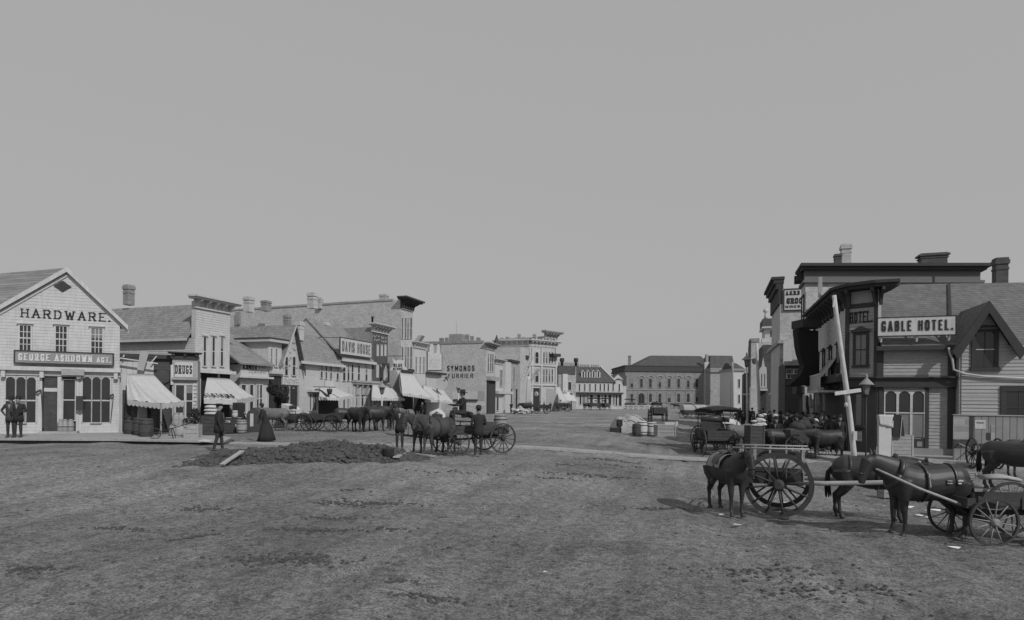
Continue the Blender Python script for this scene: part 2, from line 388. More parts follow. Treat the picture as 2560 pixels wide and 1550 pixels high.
def relief(x, y):
    v = relief0(x, y)
    if 4 < y < 55:
        for a, b, c, d, e, h in RUTS:
            q = x - (a + b * y + c * math.sin(y * d + e)); q2 = q * q
            if q2 < .16: v += (-h * math.exp(-q2 / .010) + h * .55 * math.exp(-(abs(q) - .19) ** 2 / .006)) * (.55 + .6 * noise.noise(Vector((x * .3, y * .5, a))))
    return v
def relief0(x, y):
    if abs(x) > 60 or y > 130 or y < 2: return 0
    k = 1.0 if y < 60 else .5
    n = noise.noise(Vector((x * .35, y * .22, 3))) * .05 + noise.noise(Vector((x * 1.1, y * .8, 9))) * .022 + noise.noise(Vector((x * 3.2, y * 2.6, 1))) * .014
    rut = noise.noise(Vector((x * 1.6 + y * .12, y * .06, 20))) * .03
    return (n + rut * 1.6) * k * 1.25
gv, gf = [], []
for y in ys:
    for x in xs: gv.append((x, y, gz(x, y) + relief(x, y) - .02))
nx = len(xs)
for j in range(len(ys) - 1):
    for i in range(nx - 1): gf.append((j * nx + i, j * nx + i + 1, (j + 1) * nx + i + 1, (j + 1) * nx + i))
me = bpy.data.meshes.new('ground'); me.from_pydata(gv, [], gf); me.polygons.foreach_set('use_smooth', [True] * len(gf)); me.update()
gm = bpy.data.materials.new('trodden_earth'); gm.use_nodes = True; t = gm.node_tree; N = t.nodes; L = t.links
b = N['Principled BSDF']; b.inputs['Roughness'].default_value = .95; b.inputs['Specular IOR Level'].default_value = .1
tc = N.new('ShaderNodeTexCoord')
def gN(scale, detail, rg=.65, mp=None, rot=0):
    n = N.new('ShaderNodeTexNoise'); n.inputs['Scale'].default_value = scale; n.inputs['Detail'].default_value = detail; n.inputs['Roughness'].default_value = rg
    if mp:
        q = N.new('ShaderNodeMapping'); q.inputs['Scale'].default_value = mp; q.inputs['Rotation'].default_value = (0, 0, rot); L.new(tc.outputs['Object'], q.inputs['Vector']); L.new(q.outputs[0], n.inputs['Vector'])
    else: L.new(tc.outputs['Object'], n.inputs['Vector'])
    return n.outputs[0]
def gM(op, a, b_=None):
    n = N.new('ShaderNodeMath'); n.operation = op
    for i, q in enumerate((a, b_)):
        if q is None: continue
        if isinstance(q, (int, float)): n.inputs[i].default_value = q
        else: L.new(q, n.inputs[i])
    return n.outputs[0]
def ramp(x, a, b_, va, vb):
    n = N.new('ShaderNodeMapRange'); n.interpolation_type = 'SMOOTHSTEP'; L.new(x, n.inputs[0]); n.inputs[1].default_value = a; n.inputs[2].default_value = b_; n.inputs[3].default_value = va; n.inputs[4].default_value = vb; return n.outputs[0]
base = ramp(gN(.16, 4), .35, .65, .215, .325)
rutn = gN(1.0, 5, .65, (1.6, .14, 1), 0.05)
v_ = gM('MULTIPLY', base, ramp(rutn, .35, .65, .88, 1.10))
v_ = gM('MULTIPLY', v_, ramp(gN(7, 8, .8), .36, .60, .60, 1.22))
v_ = gM('MULTIPLY', v_, ramp(gN(30, 4, .75), .38, .60, .58, 1.34))
v_ = gM('MULTIPLY', v_, ramp(gN(2.2, 5, .75, (1.0, 1.6, 1)), .30, .40, .55, 1.0))
v_ = gM('MULTIPLY', v_, ramp(gN(70, 2, .5, (.35, 1.0, 1)), .66, .74, 1.0, 1.5))
v_ = gM('MULTIPLY', v_, ramp(gN(.5, 6, .75, (.6, 1.3, 1)), .52, .66, 1.0, .76))
L.new(v_, b.inputs['Base Color'])
bp = N.new('ShaderNodeBump'); bp.inputs['Strength'].default_value = .9; bp.inputs['Distance'].default_value = .075
hh = gM('ADD', gM('MULTIPLY', gN(9, 8, .8), 1.2), gM('MULTIPLY', gN(32, 4, .7), .6)); L.new(hh, bp.inputs['Height']); L.new(bp.outputs[0], b.inputs['Normal'])
me.materials.append(gm); ground = bpy.data.objects.new('ground', me); COL.objects.link(ground); ground['kind'] = 'structure'
# clods and crumbs lying about: nobody could count them
mb = MB(); rnd = random.Random(3)
for k in range(3600):
    d = 5.5 + 34 * rnd.random() ** 1.7; u = rnd.uniform(-.9, .9)
    x, y = cam2w(u * d, d)
    if noise.noise(Vector((x * .45, y * .45, 0))) < -.12 + rnd.random() * .25: continue
    mb.lump((x, y, gz(x, y) + relief(x, y) - .01), rnd.uniform(.006, .012 if k % 4 else .034) * (1 + d * .025), .55)
tag(mb.build('dirt_clods', mat('dry_clods', .10, amp=1.2, nscale=5)), 'loose clods and crumbs of earth strewn over the street', 'clods', kind='stuff')
# ------------------------------------------------------------ building pieces
def lapboards(fr, poly, bh, o0, name, m, parent, lip=.028):
    """overlapping boards filling a convex polygon of (s,z) on the wall plane, each board a slanted face with a lip"""
    mb = MB(); zs = [p[1] for p in poly]; z = min(zs)
    def span(zz):
        xsn = []
        n = len(poly)
        for i in range(n):
            a, b_ = poly[i], poly[(i + 1) % n]
            if (a[1] - zz) * (b_[1] - zz) <= 0 and abs(a[1] - b_[1]) > 1e-9:
                xsn.append(a[0] + (b_[0] - a[0]) * (zz - a[1]) / (b_[1] - a[1]))
        return (min(xsn), max(xsn)) if len(xsn) >= 2 else None
    while z < max(zs) - .02:
        z1 = min(z + bh, max(zs)); A = span(z + .001); B = span(z1 - .001)
        if A and B:
            p = [fr.P(A[0], z, o0 + lip), fr.P(A[1], z, o0 + lip), fr.P(B[1], z1, o0 + .003), fr.P(B[0], z1, o0 + .003)]
            mb.face(p); mb.face([fr.P(A[0], z, o0 - .01), fr.P(A[1], z, o0 - .01), fr.P(A[1], z, o0 + lip), fr.P(A[0], z, o0 + lip)])
            mb.face([fr.P(A[0], z, o0 - .01), fr.P(A[0], z, o0 + lip), fr.P(B[0], z1, o0 + .003), fr.P(B[0], z1, o0 - .01)])
            mb.face([fr.P(A[1], z, o0 - .01), fr.P(A[1], z, o0 + lip), fr.P(B[1], z1, o0 + .003), fr.P(B[1], z1, o0 - .01)])
        z = z1
    return mb.build(name, m, parent)
WN = [0]
def window(par, fr, s0, s1, z0, z1, cols=1, rows=2, fm=None, gm_=None, cas=.09, mun=.03, arch=False, hood=0, sill=True, o=0.0, rail=True, name='window'):
    """casing with muntins (part) and glass (sub-part)"""
    fm = fm or WHITE; gm_ = gm_ or GLASS; m = MB(); g = MB(); pr = .045
    m.fbox(fr, s0 - cas, s0, z0 - .02, z1, o - .02, o + pr); m.fbox(fr, s1, s1 + cas, z0 - .02, z1, o - .02, o + pr)
    m.fbox(fr, s0 - cas, s1 + cas, z1, z1 + cas * 1.1, o - .02, o + pr + .01)
    if sill: m.fbox(fr, s0 - cas * 1.3, s1 + cas * 1.3, z0 - .02 - cas * .9, z0 - .02, o - .02, o + .10)
    for i in range(1, cols):
        x = s0 + (s1 - s0) * i / cols; m.fbox(fr, x - mun / 2, x + mun / 2, z0, z1, o, o + .026)
    for i in range(1, rows):
        z = z0 + (z1 - z0) * i / rows; k = mun * (1.7 if (rail and i * 2 == rows) else 1); m.fbox(fr, s0, s1, z - k / 2, z + k / 2, o, o + .030)
    if arch:
        w_ = (s1 - s0) / 2; c = (s0 + s1) / 2; zc = z1 - w_ if arch is True else z1 - arch; hh = z1 - zc
        for sg in (-1, 1):
            ring = [(c + sg * w_, zc)] + [(c + sg * w_ * math.cos(a), zc + hh * math.sin(a)) for a in [R(q) for q in range(15, 91, 15)]] + [(c, z1 + .001), (c + sg * w_, z1 + .001)]
            m.prism([fr.P(a, b_, o) for a, b_ in ring], fr.n * .04)
    if hood:
        m.fbox(fr, s0 - cas * 1.6, s1 + cas * 1.6, z1 + cas * 1.1, z1 + cas * 1.1 + hood * .5, o - .02, o + .13)
        m.prism([fr.P(a, b_, o) for a, b_ in ((s0 - cas, z1 + cas * 1.1 + hood * .5), (s1 + cas, z1 + cas * 1.1 + hood * .5), ((s0 + s1) / 2, z1 + cas * 1.1 + hood * 1.3))], fr.n * .08)
    wn = m.build(name, fm, par)
    g.fbox(fr, s0, s1, z0, z1, o - .015, o + .012); g.build('pane', gm_, wn)
    WN[0] += 1
    if gm_ is GLASS and rows > 1 and z1 - z0 > 1.1 and WN[0] % 3 == 0:
        k = (.25, .4, .55)[WN[0] // 3 % 3]; MB().fbox(fr, s0 + .01, s1 - .01, z1 - (z1 - z0) * k, z1 - .01, o + .012, o + .018).build('blind', GLASSP, wn)
    return wn
def winpx(par, fr, x0, y0, x1, y1, o=0.0, **k):
    s0, s1, z0, z1 = fr.rect(x0, y0, x1, y1, o); return window(par, fr, s0, s1, z0, z1, o=o, **k)
def cornice(par, fr, s0, s1, z0, z1, proj=.5, nb=5, m=None, name='cornice', ends=True, bw_=.12, slope=True, o=0.0):
    mb = MB(); h = z1 - z0
    mb.fbox(fr, s0 - proj * .75, s1 + proj * .75, z1 - h * .16, z1, o - .1, o + proj)
    mb.fbox(fr, s0 - proj * .6, s1 + proj * .6, z1 - h * .30, z1 - h * .16, o - .1, o + proj * .82)
    mb.fbox(fr, s0 - .04, s1 + .04, z0, z1 - h * .30, o - .1, o + .07); mb.fbox(fr, s0 - .07, s1 + .07, z0 - .06, z0 + .05, o - .1, o + .12)
    for i in range(nb):
        a = s0 + bw_ / 2 + (s1 - s0 - bw_) * i / max(1, nb - 1)
        ring = [(o + .07, z0 + h * .08), (o + .16, z0 + h * .1), (o + .22, z0 + h * .35), (o + proj * .72, z1 - h * .45), (o + proj * .72, z1 - h * .30), (o + .07, z1 - h * .30)]
        mb.prism([fr.P(a - bw_ / 2, z, q) for q, z in ring], fr.u * bw_)
    return mb.build(name, m or TRIM, par)
def chimney(par, px, py0, pw_, ytop, d, m=None, cap=True, name='chimney', deep=None):
    """px centre column, py0 bottom row, ytop top row, width in px, at depth d"""
    a = at(px, py0, d); tp = at(px, ytop, d); wd = pw_ * d / FPX; fr = Frame((a.x, a.y), (1, 0)); mb = MB(); dp = deep or wd
    z0, z1 = a.z - .3, tp.z; h = z1 - z0
    mb.fbox(fr, -wd * .42, wd * .42, z0, z1 - (.22 * min(h, 1.6) if cap else 0), -dp * .42, dp * .42)
    if cap:
        c = .22 * min(h, 1.6); mb.fbox(fr, -wd * .5, wd * .5, z1 - c, z1 - c * .35, -dp * .5, dp * .5); mb.fbox(fr, -wd * .44, wd * .44, z1 - c * .35, z1, -dp * .44, dp * .44)
        mb.fbox(fr, -wd * .46, wd * .46, z1 - c * 1.9, z1 - c * 1.55, -dp * .46, dp * .46)
    return mb.build(name, m or BRICKM, par)
def board(par, fr, x0, y0, x1, y1, m, name='sign_board', o=.05, th=.05, frame=None, fw=.05):
    s0, s1, z0, z1 = fr.rect(x0, y0, x1, y1, o); mb = MB(); mb.fbox(fr, s0, s1, z0, z1, o, o + th); ob = mb.build(name, m, par)
    if frame:
        q = MB(); q.fbox(fr, s0 - fw, s1 + fw, z1, z1 + fw, o, o + th + .02); q.fbox(fr, s0 - fw, s1 + fw, z0 - fw, z0, o, o + th + .02); q.fbox(fr, s0 - fw, s0, z0, z1, o, o + th + .02); q.fbox(fr, s1, s1 + fw, z0, z1, o, o + th + .02); q.build('sign_frame', frame, par)
    return s0, s1, z0, z1
def sheet(mb, A, B, C, D, nu=12, nv=8, sag=.0, ripple=0.0, th=.012, nrm=None, seed=0):
    """cloth between top edge A-B and bottom edge C-D (C under A)"""
    A, B, C, D = map(Vector, (A, B, C, D)); n = (B - A).cross(C - A); n.normalize()
    if n.z < 0: n = -n
    i0 = len(mb.v)
    for lay in (0, 1):
        for j in range(nv + 1):
            v = j / nv
            for i in range(nu + 1):
                u = i / nu; p = (A.lerp(B, u)).lerp(C.lerp(D, u), v)
                p = p - n * (sag * 4 * v * (1 - v)) + n * ripple * math.sin(u * 17 + seed + 3 * v) * v + n * ripple * .7 * math.sin(u * 41 + seed * 2 + 1.5 * v) * v ** 2 - n * th * lay
                mb.v.append(p)
    def I(l, j, i): return i0 + l * (nu + 1) * (nv + 1) + j * (nu + 1) + i
    for l in (0, 1):
        for j in range(nv):
            for i in range(nu):
                mb.f.append((I(l, j, i), I(l, j, i + 1), I(l, j + 1, i + 1), I(l, j + 1, i))); mb.sm.append(True)
    for j in range(nv):
        for i in (0, nu): mb.f.append((I(0, j, i), I(0, j + 1, i), I(1, j + 1, i), I(1, j, i))); mb.sm.append(False)
    for i in range(nu):
        for j in (0, nv): mb.f.append((I(0, j, i), I(0, j, i + 1), I(1, j, i + 1), I(1, j, i))); mb.sm.append(False)
def valance(mb, C, D, h, n=10, th=.012, scal=True):
    C, D = Vector(C), Vector(D); d = D - C; w_ = d.length / n; u = d.normalized(); o = u.cross(Z3).normalized() * th
    for k in range(n):
        a = C + u * (w_ * k); b_ = a + u * w_
        if scal: ring = [a, b_, b_ - Z3 * h * .55] + [a + u * w_ * (.5 + .5 * math.cos(R(q))) - Z3 * h * (.55 + .45 * math.sin(R(q))) for q in (30, 60, 90, 120, 150)] + [a - Z3 * h * .55]
        else: ring = [a, b_, b_ - Z3 * h, a - Z3 * h]
        mb.prism(ring, o)
def awning_front(par, fr, x0, x1, ytop, ybot, out, o0=.03, drop=None, m=None, sag=.12, val=.22, posts=True, seed=0, shrink=.0, letters=None):
    """canvas awning on a wall frame: top edge on the wall, bottom edge 'out' metres from it"""
    xm = (x0 + x1) / 2
    a0 = fr.at(x0, ytop, o0)[0]; a1 = fr.at(x1, ytop, o0)[0]; zt = fr.at(xm, ytop, o0)[1]; zb = fr.at(xm, ybot, o0 + out)[1]
    A, B, C, D = fr.P(a0, zt, o0), fr.P(a1, zt, o0), fr.P(a0 - shrink, zb, o0 + out), fr.P(a1 + shrink, zb, o0 + out)
    mb = MB(); sheet(mb, A, B, C, D, 18, 8, sag, .035, seed=seed); valance(mb, C, D, val, 12); ob = mb.build('awning', m or CANVAS, par)
    # side curtains: triangular
    q = MB()
    for (T, Bt) in ((A, C), (B, D)):
        q.prism([T, Bt, Vector((T.x, T.y, Bt.z))], fr.u * .012)
    q.build('awning_side', m or CANVAS, ob)
    if posts:
        q = MB()
        for (T, Bt) in ((A, C), (B, D)): q.bar(Vector((T.x, T.y, Bt.z)), Bt, .04); 
        q.build('awning_rail', WOOD, ob)
    return A, B, C, D, ob
def awn(par, A, B, C, D, out, M=None, X=-31.0, sag=.12, val=.25, seed=0, m=None):
    def pt(q, o):
        u, v = ray(*q); d = (X + o) / (u * cT - sT); return at(q[0], q[1], d)
    A_, B_, C_, D_ = pt(A, .05), pt(B, .05), pt(C, out), pt(D, out); mb = MB(); vb = MB()
    if M:
        M_ = pt(M, out + .5); A2 = A_.lerp(B_, .04); sheet(mb, A_, A2, C_, M_, 12, 8, sag, .04, seed=seed); sheet(mb, A2, B_, M_, D_, 14, 8, sag * .7, .03, seed=seed + 3); valance(vb, C_, M_, val, 8); valance(vb, M_, D_, val, 8)
    else: sheet(mb, A_, B_, C_, D_, 18, 8, sag, .045, seed=seed); valance(vb, C_, D_, val, 14)
    o_ = mb.build('awning', m or CANVAS, par); vb.build('valance', m or CANVAS, o_)
    T0 = Vector((A_.x, A_.y, C_.z)); MB().prism([A_, C_, T0], (0, .015, 0)).build('awning_side', m or CANVAS, o_); return A_, B_, C_, D_
def posts(par, fr, xs_, y0, y1, w_, o, m, name='post', each=True):
    for x in xs_:
        s_, z1 = fr.at(x, y0, o); z0 = fr.at(x, y1, o)[1]
        MB().fbox(fr, s_ - w_ / 2, s_ + w_ / 2, z0, z1, o, o + w_).build(name, m, par)
def chim_pot(*a): pass
# ============================================================ LEFT ROW
def newb(name, label, cat, fr, group=None):
    ang = math.atan2(fr.u.y, fr.u.x)
    return thing(name, label, cat, (fr.o.x, fr.o.y, 0), ang, group)
# ---- hardware store: front set obliquely, ridge running away to the west
a0 = at(10, 1085, 28.2); ang = R(66)      # direction of the front measured from the view axis
ux, uy = cam2w(math.sin(ang), math.cos(ang))
FH = Frame((a0.x, a0.y), (ux, uy)); WB = (-1, 0, 0)
hs = newb('hardware_store', 'white gabled clapboard hardware store with arched shop windows at the left corner', 'shop', FH)
sL = FH.at(-14, 900)[0]; sR = FH.at(299, 900)[0]
aps, apz = FH.at(170, 676); zeR = FH.at(300, 800)[1]; zeL = zeR + .05; zf = .16
back = Vector((-9, 0, 0))
gab = [(sL, zf), (sR, zf), (sR, zeR), (aps, apz), (sL, zeL)]
MB().prism([FH.P(a, z, -.02) for a, z in gab], back).build('wall', WHITES, hs)
lapboards(FH, gab, .15, 0.0, 'front_clapboards', WHITE, hs, lip=.014)
mb = MB()
for sg, se, ze in ((1, sR, zeR), (-1, sL, zeL)):
    k = (apz - ze) / abs(se - aps); e = .36; A = (aps, apz + .10); B = (se + sg * e, ze - k * e + .10)
    ring = [FH.P(A[0], A[1], .17), FH.P(B[0], B[1], .17), FH.P(B[0], B[1] - .14, .17), FH.P(A[0], A[1] - .14, .17)]
    mb.prism(ring, back + Vector((-.6, 0, 0)))
mb.build('roof', ROOF, hs)
mb = MB()      # bargeboards
for sg, se, ze in ((1, sR, zeR), (-1, sL, zeL)):
    k = (apz - ze) / abs(se - aps); e = .38; A = (aps, apz + .13); B = (se + sg * e, ze - k * e + .13)
    mb.prism([FH.P(A[0], A[1], .18), FH.P(B[0], B[1], .18), FH.P(B[0], B[1] - .22, .18), FH.P(A[0], A[1] - .24, .18)], FH.n * .06)
    mb.prism([FH.P(A[0], A[1] - .25, .0), FH.P(B[0], B[1] - .24, .0), FH.P(B[0], B[1] - .40, .0), FH.P(A[0], A[1] - .42, .0)], FH.n * .07)
mb.build('bargeboard', WHITE, hs)
mb = MB(); cx_, cz_ = FH.at(157, 716)
mb.prism([FH.P(cx_ - .36, cz_, .02), FH.P(cx_, cz_ - .28, .02), FH.P(cx_ + .36, cz_, .02), FH.P(cx_, cz_ + .28, .02)], FH.n * .03); mb.build('attic_vent', TRIM, hs)
s0, _ = FH.at(53, 800); s1, _ = FH.at(274, 800); z0 = FH.at(165, 799)[1]; z1 = FH.at(165, 777)[1]
text(FH, 'HARDWARE.', s0, s1, z0, z1, .02, .13, serif=True, gap=.5, dep=.008).build('painted_lettering', LETTER, hs)
for (x0, y0, x1, y1) in ((50, 814, 77, 876), (140, 816, 167, 880), (229, 821, 256, 884)):
    winpx(hs, FH, x0, y0, x1, y1, cols=3, rows=4, cas=.07, mun=.035, hood=.08, o=.015)
s0, s1, z0, z1 = board(hs, FH, 39, 882, 282, 909, SIGNG, o=.25, th=.05, frame=TRIM, fw=.06)
text(FH, 'GEORGE ASHDOWN', s0 + .12, s0 + (s1 - s0) * .78, z0 + .09, z1 - .09, .30, .17, serif=True, gap=.45).build('sign_lettering', LETTERW, hs)
text(FH, 'AGT.', s0 + (s1 - s0) * .83, s1 - .1, z0 + .09, z1 - .16, .30, .17, serif=True, gap=.45).build('sign_lettering', LETTERW, hs)
mb = MB(); z = FH.at(150, 922)[1]; mb.fbox(FH, sL, sR + .1, z - .12, z + .07, 0, .32); mb.fbox(FH, sL, sR + .05, z - .34, z - .12, 0, .10)
for x in (12, 108, 200, 292):
    s_ = FH.at(x, 930)[0]; mb.fbox(FH, s_ - .08, s_ + .08, z - .45, z - .1, .1, .26)
mb.build('shop_cornice', WHITE, hs)
for (xa, xb) in ((14, 92), (206, 277)):
    n = 3; wdx = (xb - xa) / n
    s0, s1, z0, z1 = FH.rect(xa, 944, xb, 1060); zb = FH.rect(xa, 944, xb, 1050)[2]; ztt = FH.rect(xa, 943, xb, 1050)[3]
    for k in range(3):
        q0 = s0 + (s1 - s0) * (k + .05) / 3; q1 = s0 + (s1 - s0) * (k + .93) / 3
        zm = zb + (ztt - zb) * .46
        window(hs, FH, q0, q1, zm + .04, ztt, cols=1, rows=1, arch=True, cas=.045, sill=False, o=.02, name='shop_window')
        window(hs, FH, q0, q1, zb - .1, zm - .04, cols=1, rows=1, gm_=(GLASSP if (k == 1 and xa < 50) else GLASS), cas=.045, sill=(k == 1), o=.02, name='shop_window')
# recessed entrance
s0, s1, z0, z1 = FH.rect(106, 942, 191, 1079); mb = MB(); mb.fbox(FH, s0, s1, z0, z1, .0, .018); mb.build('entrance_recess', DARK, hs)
mb = MB(); s_ = FH.at(150, 1000)[0]; mb.fbox(FH, s_ - .09, s_ + .09, z0, z1, 0, .06); mb.fbox(FH, s0 - .1, s0, z0, z1, 0, .06); mb.fbox(FH, s1, s1 + .1, z0, z1, 0, .06); mb.build('door_frame', WHITE, hs)
q0, q1, w0, w1 = FH.rect(110, 945, 145, 1078); dr = MB().fbox(FH, q0, q1, w0, w1, .018, .045).build('door', WOODD, hs)
q0, q1, w0, w1 = FH.rect(111, 970, 144, 979); MB().fbox(FH, q0, q1, w0, w1, .045, .06).build('transom_bar', WHITE, dr)
q0, q1, w0, w1 = FH.rect(159, 950, 188, 1050); window(hs, FH, q0, q1, w0, w1, 1, 2, cas=.04, o=.02, name='side_light')
board(hs, FH, 154, 923, 211, 938, GREYB, 'dark_fascia_board', o=.35, th=.05)
board(hs, FH, 190, 990, 208, 1025, TRIM, 'hanging_sign', o=.28, th=.04)
MB().fbox(FH, FH.at(104, 1080)[0], FH.at(200, 1080)[0], .15, .27, .1, .55).build('door_step', PLANK, hs)
# milk cans and implements outside
can = MB().lathe((0, 0, 0), [(.13, 0), (.14, .02), (.14, .36), (.12, .42), (.07, .48), (.07, .55), (.10, .58)], 14)
first = None
for k, x in enumerate((152, 163, 177)):
    s_ = FH.at(x, 1075, .3)[0]; p = FH.P(s_, .27, .32)
    if first is None:
        o = can.build('milk_can', STONEM); first = o; 
        MB().lathe((0, 0, .2), [(.143, 0), (.147, .01), (.147, .03), (.143, .04)], 14).build('band', IRON, o)
        tag(o, None, 'milk can', 'milk cans by the hardware store door'); o.location = p
    else: o = dup(first, p, 0, '', 'milk cans by the hardware store door')
    o['label'] = ['pale metal can nearest the dark shop door, leftmost of three', 'middle of the three pale metal cans on the hardware store step', 'pale metal can nearest the right shop window, last of three'][k]
def tool(name, label, fr, x0, y0, x1, y1, o, blade=True):
    a, za = fr.at(x0, y0, o); b_, zb = fr.at(x1, y1, o); m_ = MB(); m_.bar(fr.P(a, za, o), fr.P(b_, zb, o), .035); ob = m_.build(name, WOODD)
    tag(ob, label, 'farm tool')
    if blade:
        ROOTM[ob.name] = Matrix.Identity(4); q = MB(); q.bar(fr.P(a, za, o), fr.P(a - .22, za - .12, o), .03, .09); q.build('blade', IRON, ob)
tool('scythe', 'scythe leaning on the wall left of the hardware store door', FH, 103, 975, 108, 1070, .2)
tool('hay_rake', 'long thin rake leaning at the right end of the hardware store', FH, 284, 986, 277, 1050, .2)
# ---- left boardwalk
def strip(name, pts_top, zt, zb, m, **k):
    mb = MB(); mb.prism([(p[0], p[1], zb) for p in pts_top], (0, 0, zt - zb)); return mb.build(name, m, **k)
e0 = G(-60, 1097, .15); e1 = G(300, 1099, .15); e2 = G(560, 1104, .15)
bwm = strip('boardwalk', [e0, e1, e2, (e2.x - 1.5, e2.y + 2.0), G(470, 1078, .15), FH.P(sR + 2, 0, 0), FH.P(sL - 4, 0, 0)], .17, .09, PLANK); bwm['kind'] = 'structure'
g0, g1, g2 = [Vector((p.x * .985 , p.y + .35, 0)) for p in (e0, e1, e2)]
sb = strip('boardwalk_footing', [g0, g1, (g2.x - .4, g2.y), (g2.x - 1.5, g2.y + 1.5), FH.P(sR + 2, 0, 0), FH.P(sL - 4, 0, 0)], .088, -.3, EARTH); sb['kind'] = 'structure'
# ---- low shops between (board and batten, drugs)
a0 = at(300, 1080, 30.5); ang = R(64); ux, uy = cam2w(math.sin(ang), math.cos(ang)); FD = Frame((a0.x, a0.y), (ux, uy))
sh = newb('grocery_shed', 'low board and batten shed shop beside the hardware store', 'shop', FD)
s0, s1, z0, z1 = FD.rect(299, 896, 438, 1080)
MB().fbox(FD, s0, s1, -.2, z1, -5, 0).build('wall', BATTW, sh)
q0, q1, w0, w1 = FD.rect(384, 888, 432, 1078); MB().fbox(FD, q0, q1, 0, w1, .0, .04).build('dark_front', DARKC, sh)
mb = MB(); q0, q1, w0, w1 = FD.rect(300, 886, 432, 896); mb.fbox(FD, q0, q1, w0, w1, -5.1, .25); mb.build('roof', TRIM, sh)
mb = MB(); mb.bar(FD.P(*FD.at(300, 895, .5), .5), FD.P(*FD.at(395, 909, .5), .5), .10, .05); mb.bar(FD.P(*FD.at(379, 905, .3), .3), FD.P(*FD.at(392, 890, .3), .3), .09, .05); mb.bar(FD.P(*FD.at(308, 893, .3), .3), FD.P(*FD.at(311, 887, .3), .3), .09, .05); mb.build('awning_arm', WOODL, sh)
q0, q1, w0, w1 = FD.rect(306, 975, 314, 1078); MB().fbox(FD, q0, q1, w0, w1, 0, .03).build('side_door', WOODD, sh)
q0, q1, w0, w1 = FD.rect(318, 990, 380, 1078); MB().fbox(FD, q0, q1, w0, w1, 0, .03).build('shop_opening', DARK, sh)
# tilted hanging sign (plain board with a pale smear)
mb = MB(); c = [FD.at(x, y, .55) for x, y in ((343, 924), (359, 927), (373, 880), (351, 878))]; mb.prism([FD.P(a, z, .55) for a, z in c], FD.n * .05)
hsn = mb.build('tilted_sign', GREYB); tag(hsn, 'tilted grey rectangular sign hung above the first white awning', 'sign')
cx_, cz_ = FD.at(408, 942, .12); mb = MB(); mb.lathe(FD.P(cx_, cz_, .08), [(.36, 0), (.36, .05)], 24, axis=FD.n); rs = mb.build('round_sign', WOODD); tag(rs, 'round dark sign on the dark wall left of the drug store', 'sign')
ROOTM[rs.name] = Matrix.Identity(4); MB().lathe(FD.P(cx_, cz_, .13), [(.30, 0), (.30, .012)], 24, axis=FD.n).build('sign_face', DARKC, rs)
# awning 1 : two cloth planes meeting in a ridge
A = at(318, 934, 30.0); B = at(384, 935, 31.0); C = at(319, 1000, 28.4); Mp = at(403, 1009, 27.2); D = at(460, 1004, 29.0)
mb = MB(); sheet(mb, A, A + (B - A) * .02, C, Mp, 14, 10, .12, .05, seed=1); sheet(mb, A + (B - A) * .02, B, Mp, D, 14, 10, .10, .03, seed=4); aw = mb.build('awning', CANVAS, sh)
mb = MB(); valance(mb, C, Mp, .26, 8); valance(mb, Mp, D, .26, 6); mb.build('scalloped_valance', CANVAS, aw)
for p in (D, Mp): MB().bar(p, Vector((p.x, p.y, .15)), .05).build('awning_post', WOOD, aw)
# drug store
a0 = at(430, 1075, 31.2); FR_ = Frame((a0.x, a0.y), (ux, uy))
dg = newb('drug_store', 'narrow one storey drug store with dark cornice and pale fascia', 'shop', FR_)
s0, s1, z0, z1 = FR_.rect(430, 893, 494, 1078)
MB().fbox(FR_, s0, s1, -.2, z1, -4.5, 0).build('wall', GREYB, dg)
cornice(dg, FR_, s0, s1, z1 - .02, z1 + .25, .28, 3, TRIM)
a_, b_, c_, d_ = FR_.rect(437, 906, 482, 943); MB().fbox(FR_, a_, b_, c_, d_, 0, .05).build('fascia', WHITE, dg)
a_, b_, c_, d_ = FR_.rect(438, 913, 480, 935); text(FR_, 'DRUGS', a_, b_, c_, d_, .05, .15, serif=True, gap=.4, dep=.008).build('sign_lettering', LETTER, dg)
a_, b_, c_, d_ = FR_.rect(427, 912, 434, 962); MB().fbox(FR_, a_, b_, c_, d_, 0.02, .09).build('quoin_board', WHITE, dg)
MB().fbox(FR_, s0, s1, FR_.at(460, 950)[1], FR_.at(460, 944)[1], 0, .22).build('shop_cornice', STONEM, dg)
winpx(dg, FR_, 440, 963, 460, 1042, cols=1, rows=2, cas=.07, name='shop_window', o=.02); winpx(dg, FR_, 466, 963, 481, 1042, cols=1, rows=2, cas=.05, name='shop_window', o=.02)
mb = MB(); a_ = FR_.at(484, 980)[0]; zz = FR_.at(484, 1040)[1]
for k in range(9): mb.fbox(FR_, a_ - .02, a_ + (.10 if k % 2 else .16), zz + k * .2, zz + k * .2 + .12, 0, .05)
mb.build('quoins', WHITE, dg)
# ---- false fronted two storey store (B)
FB = street_left(486); yB = FB.o.y
bb = newb('false_front_store', 'tall white false fronted store with bracketed cornice and long shingled side roof', 'shop', FB)
sB1 = FB.at(574, 850)[0]; FBs = Frame((FB.o.x, FB.o.y), (1, 0)); sW = FBs.at(290, 850)[0] - 3
zt = FB.at(530, 760)[1]; ze = FBs.at(400, 847)[1]; zr = FBs.at(490, 750)[1]; zlow = 0
MB().hexa([(FB.o.x - .02, yB, 0), (FB.o.x - .02, yB + sB1, 0), (FB.o.x + sW, yB + sB1, 0), (FB.o.x + sW, yB, 0), (FB.o.x - .02, yB, ze), (FB.o.x - .02, yB + sB1, ze), (FB.o.x + sW, yB + sB1, ze), (FB.o.x + sW, yB, ze)]).build('wall', WHITES, bb)
MB().fbox(FB, 0, sB1, 0, zt, -.3, 0.0).build('false_front', WHITE, bb)
